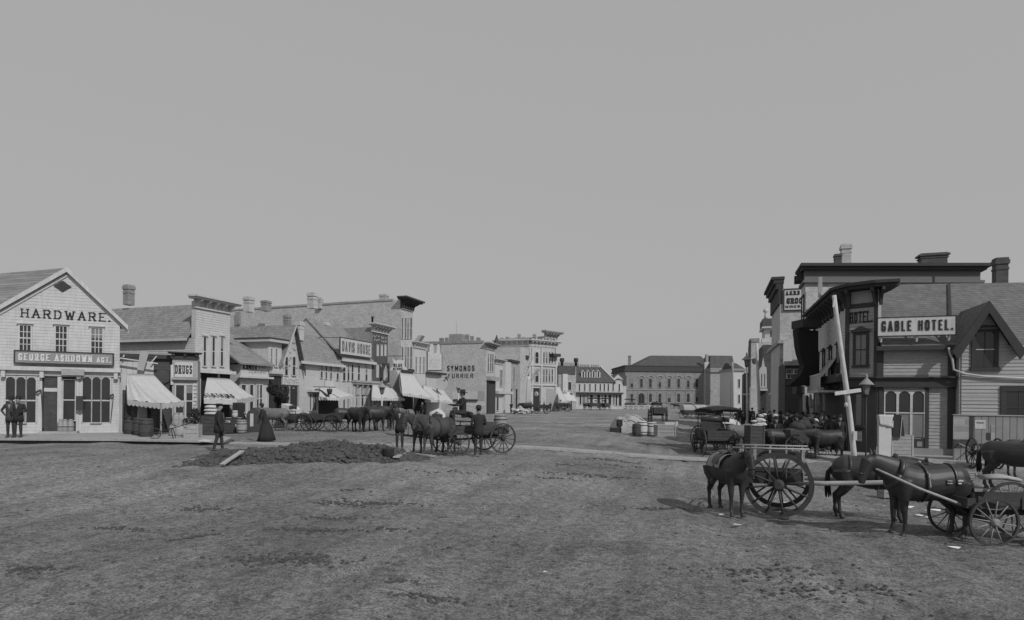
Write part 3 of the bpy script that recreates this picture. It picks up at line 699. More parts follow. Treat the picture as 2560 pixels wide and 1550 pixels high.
lapboards(FB, [(0, FB.at(530, 925)[1]), (sB1, FB.at(530, 925)[1]), (sB1, zt), (0, zt)], .15, .0, 'front_clapboards', WHITE, bb, lip=.02)
lapboards(FBs, [(sW, FBs.at(400, 890)[1]), (0, FBs.at(400, 890)[1]), (0, ze - .02), (sW, ze - .02)], .15, .0, 'side_clapboards', WHITE, bb, lip=.02)
ym = yB + sB1 * .5
mb = MB(); mb.prism([(FB.o.x - .3, yB - .35, ze - .05), (FB.o.x - .3, ym, zr), (FB.o.x - .3, yB + sB1 + .3, ze - .05), (FB.o.x - .3, yB + sB1 + .3, ze - .17), (FB.o.x - .3, ym, zr - .14), (FB.o.x - .3, yB - .35, ze - .17)], (sW + .3, 0, 0)); mb.build('roof', ROOF, bb)
mb = MB(); mb.box(FB.o.x + sW, FB.o.x - .3, yB - .40, yB - .33, ze - .20, ze - .04); mb.build('eaves_board', WHITE, bb)
cornice(bb, FB, 0, sB1, FB.at(530, 775)[1], FB.at(530, 748)[1], .7, 5, WHITE, bw_=.14)
for x0 in (508, 530, 551):
    winpx(bb, FB, x0, 843, x0 + 6, 914, cols=1, rows=2, cas=.07, hood=.18, o=.03)
MB().fbox(FB, -.1, sB1 + .1, FB.at(530, 934)[1], FB.at(530, 926)[1], -.02, .5).build('shop_cornice', WHITE, bb)
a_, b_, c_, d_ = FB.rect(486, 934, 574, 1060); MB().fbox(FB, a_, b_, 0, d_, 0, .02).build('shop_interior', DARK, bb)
posts(bb, FB, (498, 545), 935, 1060, .1, .04, WHITE, 'pilaster')
chimney(bb, 322, 752, 21, 713, 41.5, BRICKM)
# clothing awning
cA = at(518, 944, 38.2); cB = at(575, 946, 40.5); cC = at(510, 997, 34.6); cD = at(592, 1000, 36.0); cE = at(636, 992, 39.5)
mb = MB(); sheet(mb, cA, cA + (cB - cA) * .25, cC, cD, 14, 8, .06, .03, seed=2); sheet(mb, cA + (cB - cA) * .25, cB, cD, cE, 14, 8, .05, .03, seed=6)
aw = mb.build('awning', CANVAS, bb); mb = MB(); valance(mb, cC, cD, .28, 3, scal=False); valance(mb, cD, cE, .28, 3, scal=False); mb.build('valance', CANVAS, aw)
u_ = (cD - cC).normalized(); up_ = ((cA - cC) - u_ * (cA - cC).dot(u_)).normalized(); n_ = u_.cross(up_).normalized(); Fc = Frame(cC, (u_.x, u_.y, u_.z), up=up_, n=n_ if n_.z > 0 else -n_)
Lc = (cD - cC).length; text(Fc, 'CLOTHING', .06 * Lc, Lc * .97, .14, .70, .09, .13, dep=.012, gap=.6).build('sign_lettering', LETTER, aw)
# outfitter's sign post
pb = G(581, 1060); op = thing('outfitter_sign_post', 'tall lettered white post with an arched outfitter sign on top', 'sign', tuple(pb), 0)
dpo = w2cam(pb.x, pb.y)[1]
def zat(px, py, d): return at(px, py, d).z
zt_ = zat(581, 952, dpo); MB().box(pb.x - .13, pb.x + .13, pb.y - .13, pb.y + .13, 0, zt_).build('post', WHITE, op)
MB().lathe((pb.x, pb.y, zt_), [(.12, 0), (.18, .08), (.08, .16), (.15, .24), (.06, .34), (.06, .4)], 12).build('finial', WHITE, op)
ang = R(78); ux, uy = cam2w(math.sin(ang), math.cos(ang)); FO = Frame((pb.x, pb.y), (ux, uy))
s0, s1, z0, z1 = board(op, FO, 548, 920, 615, 932, WHITE, o=.05, th=.06, frame=LETTER, fw=.03)
text(FO, 'OUTFITTER', s0 + .05, s1 - .05, z0 + .05, z1 - .05, .11, .2, dep=.01).build('sign_lettering', LETTER, op)
mb = MB(); c = (FO.at(581, 920)[0]); rr = (s1 - s0) * .36
mb.prism([FO.P(c + rr * math.cos(R(a)), z1 + .03 + rr * .62 * math.sin(R(a)), .05) for a in range(0, 181, 15)], FO.n * .06); mb.build('arched_board', SIGNG, op)
mb = MB(); st = 'J.LYSTER'
for k, ch in enumerate(st):
    a = R(165 - 150 * (k + .5) / len(st)); cx_ = c + rr * .98 * math.cos(a); cz_ = z1 + .1 + rr * .66 * math.sin(a)
    rt = (a - math.pi / 2) * .6; Fk = Frame(FO.P(cx_, cz_, .1), tuple(FO.u * math.cos(rt) + Z3 * math.sin(rt)), up=(-FO.u * math.sin(rt) + Z3 * math.cos(rt)), n=FO.n)
    if ch != '.': text(Fk, ch, -.1, .1, -.16, .16, .0, .22, dep=.03, mb=mb)
mb.build('cutout_letters', LETTERW, op)
mb = MB(); rk = random.Random(2)
for k in range(12):
    if k == 5: continue
    zz = zt_ - .3 - k * .2; marks(FO, -.07, .07, zz - .12, zz, .14, 1, rk=rk, mb=mb)
mb.build('post_lettering', LETTER, op)
# ---- A. SMITH low shop (L3)
F3 = street_left(600)
l3 = newb('smith_shop', 'low white shop with sloping shingled roof and painted name sign', 'shop', F3)
y3 = F3.o.y; s3 = F3.at(670, 950)[0]; zs = F3.at(635, 910)[1]; X0 = F3.o.x
F3e = Frame((X0, y3), (1, 0))
MB().box(X0 - 9, X0 - .02, y3, y3 + s3, 0, zs).build('wall', WHITE, l3)
zr3 = at(570, 850, 44).z
mb = MB(); mb.prism([(X0 + .45, y3 - .5, zs), (X0 + .45, y3 + s3 + .2, zs), (X0 - 5.0, y3 + s3 + .2, zs + 3.3), (X0 - 5.0, y3 - .5, zs + 3.3)], (0, 0, -.12)); mb.build('roof', ROOF, l3)
MB().prism([(X0 - .05, y3 - .0, zs - .1), (X0 - 5, y3, zs + 3.1), (X0 - 9, y3, zs + .4), (X0 - 9, y3, zs - .1)], (0, .2, 0)).build('gable_wall', CREAMS, l3)
a_, b_, c_, d_ = F3.rect(600, 915, 669, 945); MB().fbox(F3, a_, b_, c_, d_, 0, .06).build('fascia', WHITE, l3)
a_, b_, c_, d_ = F3.rect(607, 912, 642, 924, .07); text(F3, 'A.SMITH', a_, b_, c_, d_, .06, .2, dep=.01).build('sign_lettering', LETTER, l3)
a_, b_, c_, d_ = F3.rect(646, 912, 666, 923, .07); marks(F3, a_, b_, c_, d_, .06, 5).build('sign_lettering', LETTERG, l3)
a_, b_, c_, d_ = F3.rect(621, 925, 664, 934, .07); marks(F3, a_, b_, c_, d_, .06, 11, rows=2).build('faint_lettering', LETTERG, l3)
MB().fbox(F3, -.5, s3 + .1, F3.at(635, 946)[1], F3.at(635, 941)[1], 0, .45).build('shop_cornice', WHITE, l3)
for x0, x1 in ((603, 613), (624, 632), (641, 646), (649, 654)):
    winpx(l3, F3, x0, 962, x1, 1030, cols=1, rows=2, cas=.05, o=.02)
# ---- white house with two narrow windows behind it (L3b)
F3b = street_left(670); y3b = F3b.o.y; X0 = F3b.o.x; s3b = F3b.at(704, 900)[0]
l3b = newb('white_bay_house', 'white two storey house front with two narrow blinds and a dark eave', 'house', F3b)
z1 = F3b.at(690, 857)[1]
MB().box(X0 - 3.2, X0, y3b, y3b + s3b, 0, z1).build('wall', WHITE, l3b)
MB().box(X0 - 3.3, X0 + .4, y3b - .35, y3b + s3b + .3, z1, z1 + .22).build('eaves', STONE, l3b)
MB().box(X0 - 3.35, X0 + .45, y3b - .4, y3b + s3b + .35, z1 + .22, z1 + .30).build('roof_edge', TRIM, l3b)
for x0 in (676, 688): winpx(l3b, F3b, x0, 872, x0 + 4, 915, cols=1, rows=2, cas=.08, gm_=GLASSP, o=.02)
MB().fbox(F3b, 0, s3b, F3b.at(690, 935)[1], F3b.at(690, 928)[1], 0, .3).build('shop_cornice', STONE, l3b)
a_, b_, c_, d_ = F3b.rect(672, 940, 703, 1030); MB().fbox(F3b, a_, b_, 0, d_, 0, .02).build('shop_interior', DARK, l3b)
# ---- ornate gable house (L4)
F4 = street_left(703); X0 = F4.o.x; y4 = F4.o.y; s4 = F4.at(748, 900)[0]
l4 = newb('ornate_gable_shop', 'narrow pale shop front under a steep dark edged gable', 'shop', F4)
apx, apz_ = F4.at(737, 818); zb4 = F4.at(748, 905)[1]
gb = [(0, 0), (s4, 0), (s4, zb4), (s4 * .62, apz_), (0, zb4 - .0)]
MB().prism([F4.P(a, z, 0) for a, z in gb], (-7, 0, 0)).build('wall', STONE, l4)
chimney(l4, 718, 815, 16, 787, 51, BRICKM)
mb = MB(); rk = random.Random(6)
for k in range(46):
    a = rk.uniform(.1, s4 - .3); z = rk.uniform(zb4 * .55, apz_ - 1.2); mb.fbox(F4, a, a + rk.uniform(.12, .3), z, z + .10, 0, .02 + k * .0004)
mb.build('stone_blocks', BRICKM, l4)
mb = MB()
for (A_, B_) in (((s4 * .62, apz_ + .15), (s4 + .35, zb4 - .55)), ((s4 * .62, apz_ + .15), (-.35, zb4 - .4))):
    mb.prism([F4.P(A_[0], A_[1], .30), F4.P(B_[0], B_[1], .30), F4.P(B_[0], B_[1] - .12, .30), F4.P(A_[0], A_[1] - .12, .30)], (-17, 0, 0))
mb.build('roof', ROOF, l4)
for (A_, B_, m_, w_) in (((s4 * .62, apz_ + .15), (s4 + .35, zb4 - .55), TRIM, .55), ((s4 * .62, apz_ + .15), (-.2, zb4 - .2), STONE, .16)):
    mb = MB(); mb.prism([F4.P(A_[0], A_[1] + .02, .30), F4.P(B_[0], B_[1] + .02, .30), F4.P(B_[0], B_[1] - w_, .30), F4.P(A_[0], A_[1] - w_, .30)], F4.n * .06); mb.build('bargeboard', m_, l4)
for x0 in (712, 731): winpx(l4, F4, x0, 892, x0 + 7, 938, cols=1, rows=2, cas=.06, arch=.15, o=.02)
a_, b_, c_, d_ = F4.rect(704, 944, 746, 962); MB().fbox(F4, a_, b_, c_, d_, 0, .12).build('fascia', WHITE, l4)
marks(F4, a_ + .1, b_ - .1, c_ + .08, d_ - .08, .12, 8, rows=2).build('sign_lettering', LETTERG, l4)
a_, b_, c_, d_ = F4.rect(704, 965, 746, 1030); MB().fbox(F4, a_, b_, 0, d_, 0, .02).build('shop_interior', DARK, l4)
posts(l4, F4, (706, 722, 744), 965, 1040, .1, .03, GREYB, 'pilaster')
# ---- two long-roofed houses (L5 and the Davis House)
def longhouse(name, label, px0, px1, yeave, xridge, yridge, m, nwin, win, setb=3.6, X=-31.0, side=True):
    f = street_left(px0, X=X); s_ = f.at(px1, 905)[0]; ze_ = f.at((px0 + px1) / 2, yeave)[1]
    b_ = newb(name, label, 'hotel' if 'hotel' in label else 'house', f)
    X0 = f.o.x; y0 = f.o.y; MB().box(X0 - 2 * setb, X0, y0, y0 + s_, 0, ze_).build('wall', m, b_)
    tmp = Frame((X0 - setb, y0), (0, 1)); zr = tmp.at(xridge, yridge)[1]
    ring = [(X0 + .4, y0 - .06, ze_), (X0 - setb, y0 - .06, zr), (X0 - 2 * setb - .4, y0 - .06, ze_), (X0 - 2 * setb - .4, y0 - .06, ze_ - .14), (X0 - setb, y0 - .06, zr - .14), (X0 + .4, y0 - .06, ze_ - .14)]
    MB().prism(ring, (0, s_ + .1, 0)).build('roof', ROOF, b_)
    MB().prism([(X0, y0 + .01, ze_ - .1), (X0 - setb, y0 + .01, zr - .12), (X0 - 2 * setb, y0 + .01, ze_ - .1)], (0, s_ - .02, 0)).build('gable_wall', m, b_)
    MB().box(X0 + .36, X0 + .46, y0 - .3, y0 + s_ + .2, ze_ - .2, ze_ + .02).build('gutter', WHITE, b_)
    for x0, x1, y0_, y1_ in win: winpx(b_, f, x0, y0_, x1, y1_, cols=1, rows=2, cas=.05, arch=.14, o=.02)
    return b_, f, s_, ze_
l5, F5, s5, z5 = longhouse('clapboard_house', 'white clapboard house with a long shingle roof between gable and hotel', 748, 850, 908, 775, 838, WHITES, 4, [(801, 806, 911, 944), (813, 817, 912, 946), (825, 829, 913, 947), (841, 846, 915, 949)], setb=1.9)
for px_, d_ in ((748, 49.5), (813, 56)): chimney(l5, px_, 842 if px_ < 800 else 836, 19, 804 if px_ < 800 else 806, d_, STONE)
a_, b_, c_, d_ = F5.rect(767, 952, 858, 972); MB().fbox(F5, a_, b_, c_ - .3, c_ - .1, 0, .5).build('shop_cornice', WHITE, l5)
a_, b_, c_, d_ = F5.rect(811, 951, 834, 967); MB().fbox(F5, a_, b_, c_, d_, .05, .1).build('blank_sign_board', WHITE, l5)
for x0, x1 in ((774, 777), (782, 790), (857, 862), (868, 876)): winpx(l5, F5, x0, 985, x1, 1025, cols=2 if x1 - x0 > 4 else 1, rows=1, cas=.06, o=.02, name='shop_window')
a_, b_, c_, d_ = F5.rect(796, 1000, 845, 1050); MB().fbox(F5, a_, b_, 0, d_, 0, .03).build('shop_opening', DARK, l5)
awn(l5, (801, 967), (838, 968), (797, 993), (884, 988), 2.2, M=(848, 994), seed=3, sag=.05)
pipe_c = at(822, 980, 46.0)
# black cut-out tobacco pipe sign over the awning
mb = MB(); Fp = Frame((pipe_c.x, pipe_c.y), cam2w(1, 0)); P2 = lambda px_, py_, o=0: Fp.P(*Fp.at(px_, py_, 0), o)
mb.loft([P2(824, 972), P2(824, 978), P2(823.5, 986)], [(.22, .20), (.21, .2), (.13, .12)], 10)
mb.loft([P2(823, 988), P2(817, 989), P2(811, 984), P2(806, 979), P2(800, 975), P2(793, 974), P2(787, 975)], [.12, .12, .09, .07, .06, .05, .05], 8)
pp = mb.build('pipe_sign', TRIM); tag(pp, 'giant dark tobacco pipe hung as a shop sign above the awning', 'sign')
ROOTM[pp.name] = Matrix.Identity(4); q = MB(); q.bar(P2(783, 967), P2(838, 968), .05); q.bar(P2(824, 968), P2(824, 972), .03); q.build('hanging_bar', IRON, pp)
# Davis House
dv, FDv, sdv, zdv = longhouse('davis_house_hotel', 'clapboard hotel with shingle roof and big lettered roof sign', 850, 929, 902, 880, 818, WHITES, 5, [(857, 863, 909, 951), (868, 873, 910, 951), (878, 883, 911, 952), (894, 899, 913, 953), (913, 918, 915, 954)])
Fsg = Frame((FDv.o.x + .35, FDv.o.y), (0, 1)); s0, s1, z0, z1 = board(dv, Fsg, 849, 851, 927, 889, WHITE, o=0, th=.08, frame=TRIM, fw=.07)
text(Fsg, 'DAVIS HOUSE', s0 + .25, s1 - .25, z0 + .22, z1 - .22, .08, .17, dep=.02, gap=.45).build('sign_lettering', LETTERG, dv)
mb = MB(); mb.bar(Fsg.P(s0, z1, -.1), Fsg.P(s0, z1 + .1, -2.5), .05); mb.bar(Fsg.P(s1, z1, -.1), Fsg.P(s1, z1 + .1, -2.0), .05); mb.build('sign_stays', WOODD, dv)
a_, b_, c_, d_ = FDv.rect(886, 952, 938, 962); cornice(dv, FDv, a_, b_, c_ - .9, d_, .5, 5, GREYB, 'shop_cornice')
for x0, x1 in ((890, 893), (903, 908), (914, 916), (924, 926)): winpx(dv, FDv, x0, 972, x1, 1015, cols=1, rows=2, cas=.06, o=.03)
posts(dv, FDv, (872, 884, 898, 921, 930), 966, 1040, .14, .03, WHITE, 'pilaster')
# ---- narrow dark brick building
F6 = street_left(929); s6 = F6.at(970, 880)[0]; z6 = F6.at(950, 822)[1]
l6 = newb('dark_brick_shop', 'narrow dark fronted building with pale cornice and bottle sign', 'shop', F6)
MB().box(F6.o.x - 12, F6.o.x, F6.o.y, F6.o.y + s6, 0, z6).build('wall', BRICKM, l6)
a_, b_, c_, d_ = F6.rect(931, 834, 968, 956); MB().fbox(F6, a_, b_, c_, d_, 0, .04).build('dark_panel', BRICKD, l6)
cornice(l6, F6, 0, s6, F6.at(950, 832)[1], F6.at(950, 812)[1], .7, 6, STONE)
a_, b_, c_, d_ = F6.rect(932, 838, 965, 855); marks(F6, a_, b_, c_, d_, .05, 6, rows=2, k=.6).build('sign_lettering', LETTERW, l6)
for x0, x1 in ((942, 946), (952, 956), (961, 965)): winpx(l6, F6, x0, 862, x1, 890, cols=1, rows=1, cas=.03, gm_=STONE, o=.05, fm=STONE, sill=False)
for x0, x1 in ((941, 946), (952, 956)): winpx(l6, F6, x0, 912, x1, 944, cols=1, rows=1, cas=.03, gm_=STONE, o=.05, fm=STONE, sill=False)
MB().lathe(at(931, 802, 62), [(.10, -.6), (.10, .3), (.14, .3), (.14, .45)], 10).build('stove_pipe', IRON, l6)
bs = thing('bottle_sign', 'dark projecting sign with a pale bottle shape on the dark shop', 'sign', tuple(F6.P(*F6.at(964, 932, .6), .6)), 0)
c0 = F6.P(*F6.at(964, 932, .6), .6); fv = Frame((c0.x, c0.y, c0.z), cam2w(.8, .6)); MB().fbox(fv, -.40, .40, -.95, .95, -.04, .04).build('board', TRIM, bs)
mb = MB(); mb.prism([fv.P(a, z, .04) for a, z in ((-.24, -.75), (.24, -.75), (.24, .15), (.16, .4), (.08, .5), (.08, .75), (-.08, .75), (-.08, .5), (-.16, .4), (-.24, .15))], fv.n * .02); mb.build('bottle_shape', STONEM, bs)
# ---- big brick block
F7 = street_left(1001); s7 = F7.at(1032, 850)[0]; X0 = F7.o.x; y7 = F7.o.y; F7s = Frame((X0, y7), (1, 0))
z7 = F7s.at(990, 750)[1]; sw7 = F7s.at(575, 775)[0]; z7b = F7s.at(590, 776)[1]
l7 = newb('brick_block', 'long three storey buff brick block towering over the left shops', 'building', F7)
MB().hexa([(X0, y7, 0), (X0, y7 + s7, 0), (X0 + sw7, y7 + s7, 0), (X0 + sw7, y7, 0), (X0, y7, z7), (X0, y7 + s7, z7), (X0 + sw7, y7 + s7, z7b), (X0 + sw7, y7, z7b)]).build('wall', BRICK, l7)
mb = MB(); mb.prism([(X0 - 1, y7 - .08, z7 - .05), (X0 + sw7, y7 - .08, z7b - .02), (X0 + sw7, y7 - .08, z7b + .18), (X0 - 1, y7 - .08, z7 + .15)], (0, .5, 0)); mb.build('coping', STONEM, l7)
cornice(l7, F7, 0, s7, F7.at(1016, 772)[1], F7.at(1016, 747)[1], 1.05, 5, TRIM, bw_=.2)
mb = MB(); a_, b_, c_, d_ = F7.rect(1003, 766, 1031, 776); mb.fbox(F7, a_, b_, c_, d_, 0, .1); mb.build('frieze', BRICKM, l7)
for y0, y1 in ((795, 845), (868, 920)):
    for x0, x1 in ((1004, 1007), (1012, 1015), (1018, 1021), (1025, 1029)): winpx(l7, F7, x0, y0, x1, y1, cols=1, rows=2, cas=.06, o=.03, fm=STONE)
MB().fbox(F7, 0, s7, F7.at(1016, 930)[1], F7.at(1016, 922)[1], 0, .25).build('string_course', TRIM, l7)
a_, b_, c_, d_ = F7.rect(1003, 985, 1031, 1030); MB().fbox(F7, a_, b_, 0, d_, 0, .04).build('shop_opening', DARK, l7)
for px_, y0, y1, wd, dd in ((622, 773, 743, 21, 63), (665, 771, 752, 20, 66), (781, 764, 733, 21, 62), (800, 765, 744, 13, 66), (960, 752, 736, 20, 70)): chimney(l7, px_, y0, wd, y1, dd, BRICK if y1 < 745 else BRICKM)
a_, b_, c_, d_ = F7s.rect(592, 781, 602, 812); MB().fbox(F7s, a_, b_, c_, d_, 0, .25).build('blind_flue', BRICKM, l7)
# flat awnings of the block
awn(l7, (932, 956), (974, 958), (929, 995), (1012, 996), 2.8, seed=5, sag=.18)
awn(l7, (1000, 931), (1034, 934), (1006, 983), (1086, 995), 3.6, seed=8, sag=.30)
a_, b_, c_, d_ = F7s.rect(940, 985, 978, 1040); MB().fbox(F7s, a_, b_, 0, d_, 0, .03).build('side_doorway', DARK, l7)
# blue store star sign
c0 = at(995, 905, 58); fs = Frame((c0.x, c0.y, c0.z), cam2w(1, .15)); st = thing('blue_store_sign', 'white star shaped sign lettered for the blue store on an iron rod', 'sign', tuple(c0), 0)
pts = []; 
for x, y in ((981, 895), (990, 902), (997, 899), (1005, 901), (1012, 897), (1009, 912), (1020, 925), (1003, 924), (996, 936), (989, 924), (974, 926), (985, 912)): a, z = Frame((c0.x, c0.y), cam2w(1, .15)).at(x, y); pts.append(fs.P(a, z - c0.z, 0))
MB().prism(pts, fs.n * .06).build('star_board', WHITE, st)
f0 = Frame((c0.x, c0.y), cam2w(1, .15))
a_, b_, c_, d_ = f0.rect(984, 909, 1006, 917, .06); text(f0, 'BLUE', a_, b_, c_, d_, .07, .2, dep=.02).build('sign_lettering', LETTER, st)
a_, b_, c_, d_ = f0.rect(983, 919, 1007, 925, .06); text(f0, 'STORE', a_, b_, c_, d_, .07, .2, dep=.02).build('sign_lettering', LETTER, st)
q = MB(); q.bar(f0.P(*f0.at(970, 890), 0), f0.P(*f0.at(1007, 890), 0), .06); q.build('iron_rod', IRON, st)
# ---- white building next to the block
F8 = street_left(1032); s8 = F8.at(1064, 900)[0]; z8 = F8.at(1048, 856)[1]
l8 = newb('white_brick_shop', 'white two storey shop right of the brick block', 'shop', F8)
MB().box(F8.o.x - 10, F8.o.x, F8.o.y, F8.o.y + s8, 0, z8).build('wall', WHITE, l8)
cornice(l8, F8, 0, s8, F8.at(1048, 870)[1], z8, .5, 6, STONE)
for x0 in (1038, 1048, 1057): winpx(l8, F8, x0, 893, x0 + 4, 930, cols=1, rows=2, cas=.08, gm_=GLASSP, o=.02)
mb = MB(); mb.prism([at(1035, 852, 84), at(1046, 838, 84), at(1055, 838, 84), at(1045, 854, 84)], (-.3, 1.5, 0)); mb.build('roof_hatch', GREYB, l8)
awn(l8, (1058, 962), (1084, 968), (1062, 1000), (1122, 1001), 3.0, seed=9, sag=.1)
a_, b_, c_, d_ = F8.rect(1034, 985, 1062, 1030); MB().fbox(F8, a_, b_, 0, d_, 0, .04).build('shop_opening', DARK, l8)
# ---- twin peaked sign building
F9 = street_left(1066); s9 = F9.at(1104, 900)[0]; z9 = F9.at(1085, 930)[1]
l9 = newb('twin_peaked_shop', 'shop behind a white signboard with two rounded peaks', 'shop', F9)
MB().box(F9.o.x - 8, F9.o.x, F9.o.y, F9.o.y + s9, 0, z9).build('wall', BATTW, l9)
c0 = at(1087, 925, w2cam(F9.o.x, F9.o.y)[1] * 1.02); f0 = Frame((c0.x, c0.y), cam2w(1, .25))
def outl(pts): return [f0.P(*f0.at(x, y), 0) for x, y in pts]
shape = [(1069, 925), (1069, 880), (1073, 878), (1073, 868), (1076, 860), (1080, 858), (1084, 864), (1085, 882), (1091, 882), (1092, 865), (1095, 860), (1098, 860), (1100, 868), (1101, 884), (1104, 886), (1104, 925)]
MB().prism(outl(shape), f0.n * .1).build('peaked_sign', WHITE, l9)
cxs, cys = 1087, 893; big = [(cxs + (x - cxs) * 1.10, cys + (y - cys) * 1.06) for x, y in shape]; MB().prism([p - f0.n * .12 for p in outl(big)], f0.n * .08).build('sign_backing', TRIM, l9)
a_, b_, c_, d_ = f0.rect(1073, 896, 1100, 920, .1); mb = marks(f0, a_, b_, c_, d_, .1, 7, rows=3)
mb.build('faint_lettering', STONEM, l9)
mb = MB(); a_, b_, c_, d_ = F9.rect(1064, 931, 1108, 936); mb.fbox(F9, a_, b_, c_, d_, -.1, .5); mb.build('eaves', TRIM, l9)
awn(l9, (1094, 968), (1106, 970), (1098, 1002), (1132, 1004), 3.2, seed=12, sag=.06)
ck = thing('round_clock_sign', 'round white disc sign with a dark crown above the awnings', 'sign', tuple(at(1105, 960, 68)), 0)
p = at(1105, 960, 68); MB().lathe(p, [(.72, 0), (.72, .12)], 24, axis=(-cam2w(.35, 1)[0], -cam2w(.35, 1)[1], 0)).build('disc', STONE, ck)
p = at(1113, 952, 68); MB().loft([p, p + Vector((.1, 0, .25)), p + Vector((.25, 0, .5))], [.3, .2, .05], 8).build('crown', TRIM, ck)
# ---- Symonds furrier brick building
F10 = street_left(1214); s10 = F10.at(1236, 900)[0]; X0 = F10.o.x; y10 = F10.o.y; F10s = Frame((X0, y10), (1, 0))
z10 = F10s.at(1200, 857)[1]; sw = F10s.at(1030, 880)[0]
l10 = newb('furrier_building', 'buff brick building with a furrier name painted on its side wall', 'building', F10)
MB().box(X0 + sw, X0, y10, y10 + s10, 0, z10).build('wall', BRICK, l10)
mb = MB(); mb.box(X0 + sw, X0 - .5, y10 - .1, y10 + .4, z10 - .05, z10 + .35); mb.build('coping', BRICKM, l10)
a_, b_, c_, d_ = F10s.rect(1118, 914, 1186, 928); text(F10s, 'SYMONDS', a_, b_, c_, d_, .0, .15, dep=.02, gap=.5).build('painted_lettering', LETTER, l10)
a_, b_, c_, d_ = F10s.rect(1121, 934, 1183, 945); text(F10s, 'FURRIER', a_, b_, c_, d_, .0, .15, dep=.02, gap=.5).build('painted_lettering', LETTER, l10)
a_, b_, c_, d_ = F10s.rect(1195, 978, 1212, 1002); MB().fbox(F10s, a_, b_, c_, d_, 0, .06).build('shutter', GREYB, l10)
a_, b_, c_, d_ = F10s.rect(1130, 978, 1212, 1015); MB().fbox(F10s, a_, b_, c_, d_, 0, .03).build('whitewashed_panel', WHITE, l10)
mb = MB()
for y in (998, 1018): a_, b_, c_, d_ = F10s.rect(1134, y, 1194 if y < 1010 else 1166, y + 5); mb.fbox(F10s, a_, b_, c_, d_, .03, .2)
mb.build('hitching_rail', TRIM, l10)
cornice(l10, F10, 0, s10, F10.at(1225, 874)[1], F10.at(1225, 858)[1], .8, 4, STONEM)
for x0 in (1219, 1225, 1230): winpx(l10, F10, x0, 885, x0 + 3, 928, cols=1, rows=2, cas=.08, o=.02)
a_, b_, c_, d_ = F10.rect(1216, 952, 1234, 1036); MB().fbox(F10, a_, b_, 0, d_, 0, .3).build('dark_shopfront', TRIM, l10)
MB().fbox(F10, a_ - .2, b_ + .2, d_, d_ + .6, 0, .8).build('shop_cornice', STONEM, l10)
for px_, wd, y1 in ((1104, 10, 845), (1117, 8, 844), (1168, 9, 836), (1180, 8, 840), (1196, 9, 844)): chimney(l10, px_, 858, wd, y1, 100, BRICKM)
a_ = at(1138, 858, 104); mb = MB(); mb.box(a_.x - 1.2, a_.x + 1.2, a_.y, a_.y + 2, a_.z - .4, a_.z + 1.6); mb.build('water_tank', BRICKM, l10)
mb = MB(); rr_ = random.Random(5)
for k in range(7):
    p = at(1157 + k * 7.5, 853 - (k % 2) * 1.0, 99); mb.box(p.x - .1, p.x + .14, p.y, p.y + .1, p.z - .5, p.z + .12)
mb.build('parapet_blocks', WHITE, l10)
# ---- small white fronts
F11 = street_left(1237); s11 = F11.at(1275, 960)[0]; z11 = F11.at(1255, 908)[1]
l11 = newb('pair_of_white_fronts', 'two bright white narrow shop fronts beyond the furrier', 'shop', F11)
MB().box(F11.o.x - 10, F11.o.x, F11.o.y, F11.o.y + s11, 0, z11).build('wall', WHITE, l11)
for x0, x1 in ((1249, 1256), (1264, 1268)): winpx(l11, F11, x0, 925, x1, 965, cols=1, rows=2, cas=.1, gm_=GLASSP, o=.02)
MB().fbox(F11, 0, s11, F11.at(1255, 985)[1], F11.at(1255, 978)[1], 0, .6).build('shop_cornice', STONE, l11)
for x0, x1 in ((1241, 1246), (1260, 1262), (1268, 1271)): winpx(l11, F11, x0, 992, x1, 1026, cols=1, rows=1, cas=.1, o=.02, name='shop_window')
cornice(l11, F11, 0, s11 * .5, z11 - .2, z11 + .5, .6, 3, STONE)
a_, b_, c_, d_ = F11.rect(1256, 905, 1270, 1028); MB().fbox(F11, a_, b_, 0, d_, -.5, .5).build('pilaster', WHITE, l11)
# ---- sign-fronted building behind (stepped)
F12 = street_left(1274, X=-30.6); s12 = F12.at(1296, 930)[0]; z12 = F12.at(1280, 905)[1]
l12 = newb('grey_gallery_shop', 'shop with projecting upper gallery on dark posts', 'shop', F12)
MB().box(F12.o.x - 9, F12.o.x - 2.4, F12.o.y, F12.o.y + s12, 0, z12).build('wall', GREYS, l12)
MB().box(F12.o.x - 2.4, F12.o.x, F12.o.y, F12.o.y + s12, F12.at(1280, 972)[1], z12).build('gallery_front', STONEM, l12)
MB().box(F12.o.x - 2.7, F12.o.x + .3, F12.o.y - .2, F12.o.y + s12, z12, z12 + .35).build('cornice', TRIM, l12)
for x0 in (1266, 1274, 1283): winpx(l12, F12, x0, 918, x0 + 3, 955, cols=1, rows=1, cas=.08, o=.02)
posts(l12, F12, (1264, 1276, 1290), 972, 1033, .22, -.3, TRIM, 'gallery_post')
# big upper sign building : pale wall with arched name above the white fronts
F12b = street_left(1240, X=-33.5); c0 = at(1290, 900, 108); FS = Frame((c0.x, c0.y), (1, 0)); 
l12b = newb('pale_gable_wall_building', 'tall pale side wall with a broad blank sign panel and pointed turret', 'building', FS)
s0, s1, z0, z1 = FS.rect(1236, 868, 1300, 1030); MB().fbox(FS, s0, s1, 0, z1, -8, 0).build('wall', BRICK, l12b)
board(l12b, FS, 1240, 888, 1292, 901, STONE, o=.0, th=.15); 
mb = MB(); a_, z_ = FS.at(1239, 868); mb.lathe(FS.P(a_, z_, -.5), [(.9, -.2), (.8, 0), (.05, 2.3)], 4, smooth=False); mb.build('turret_roof', SLATE, l12b)
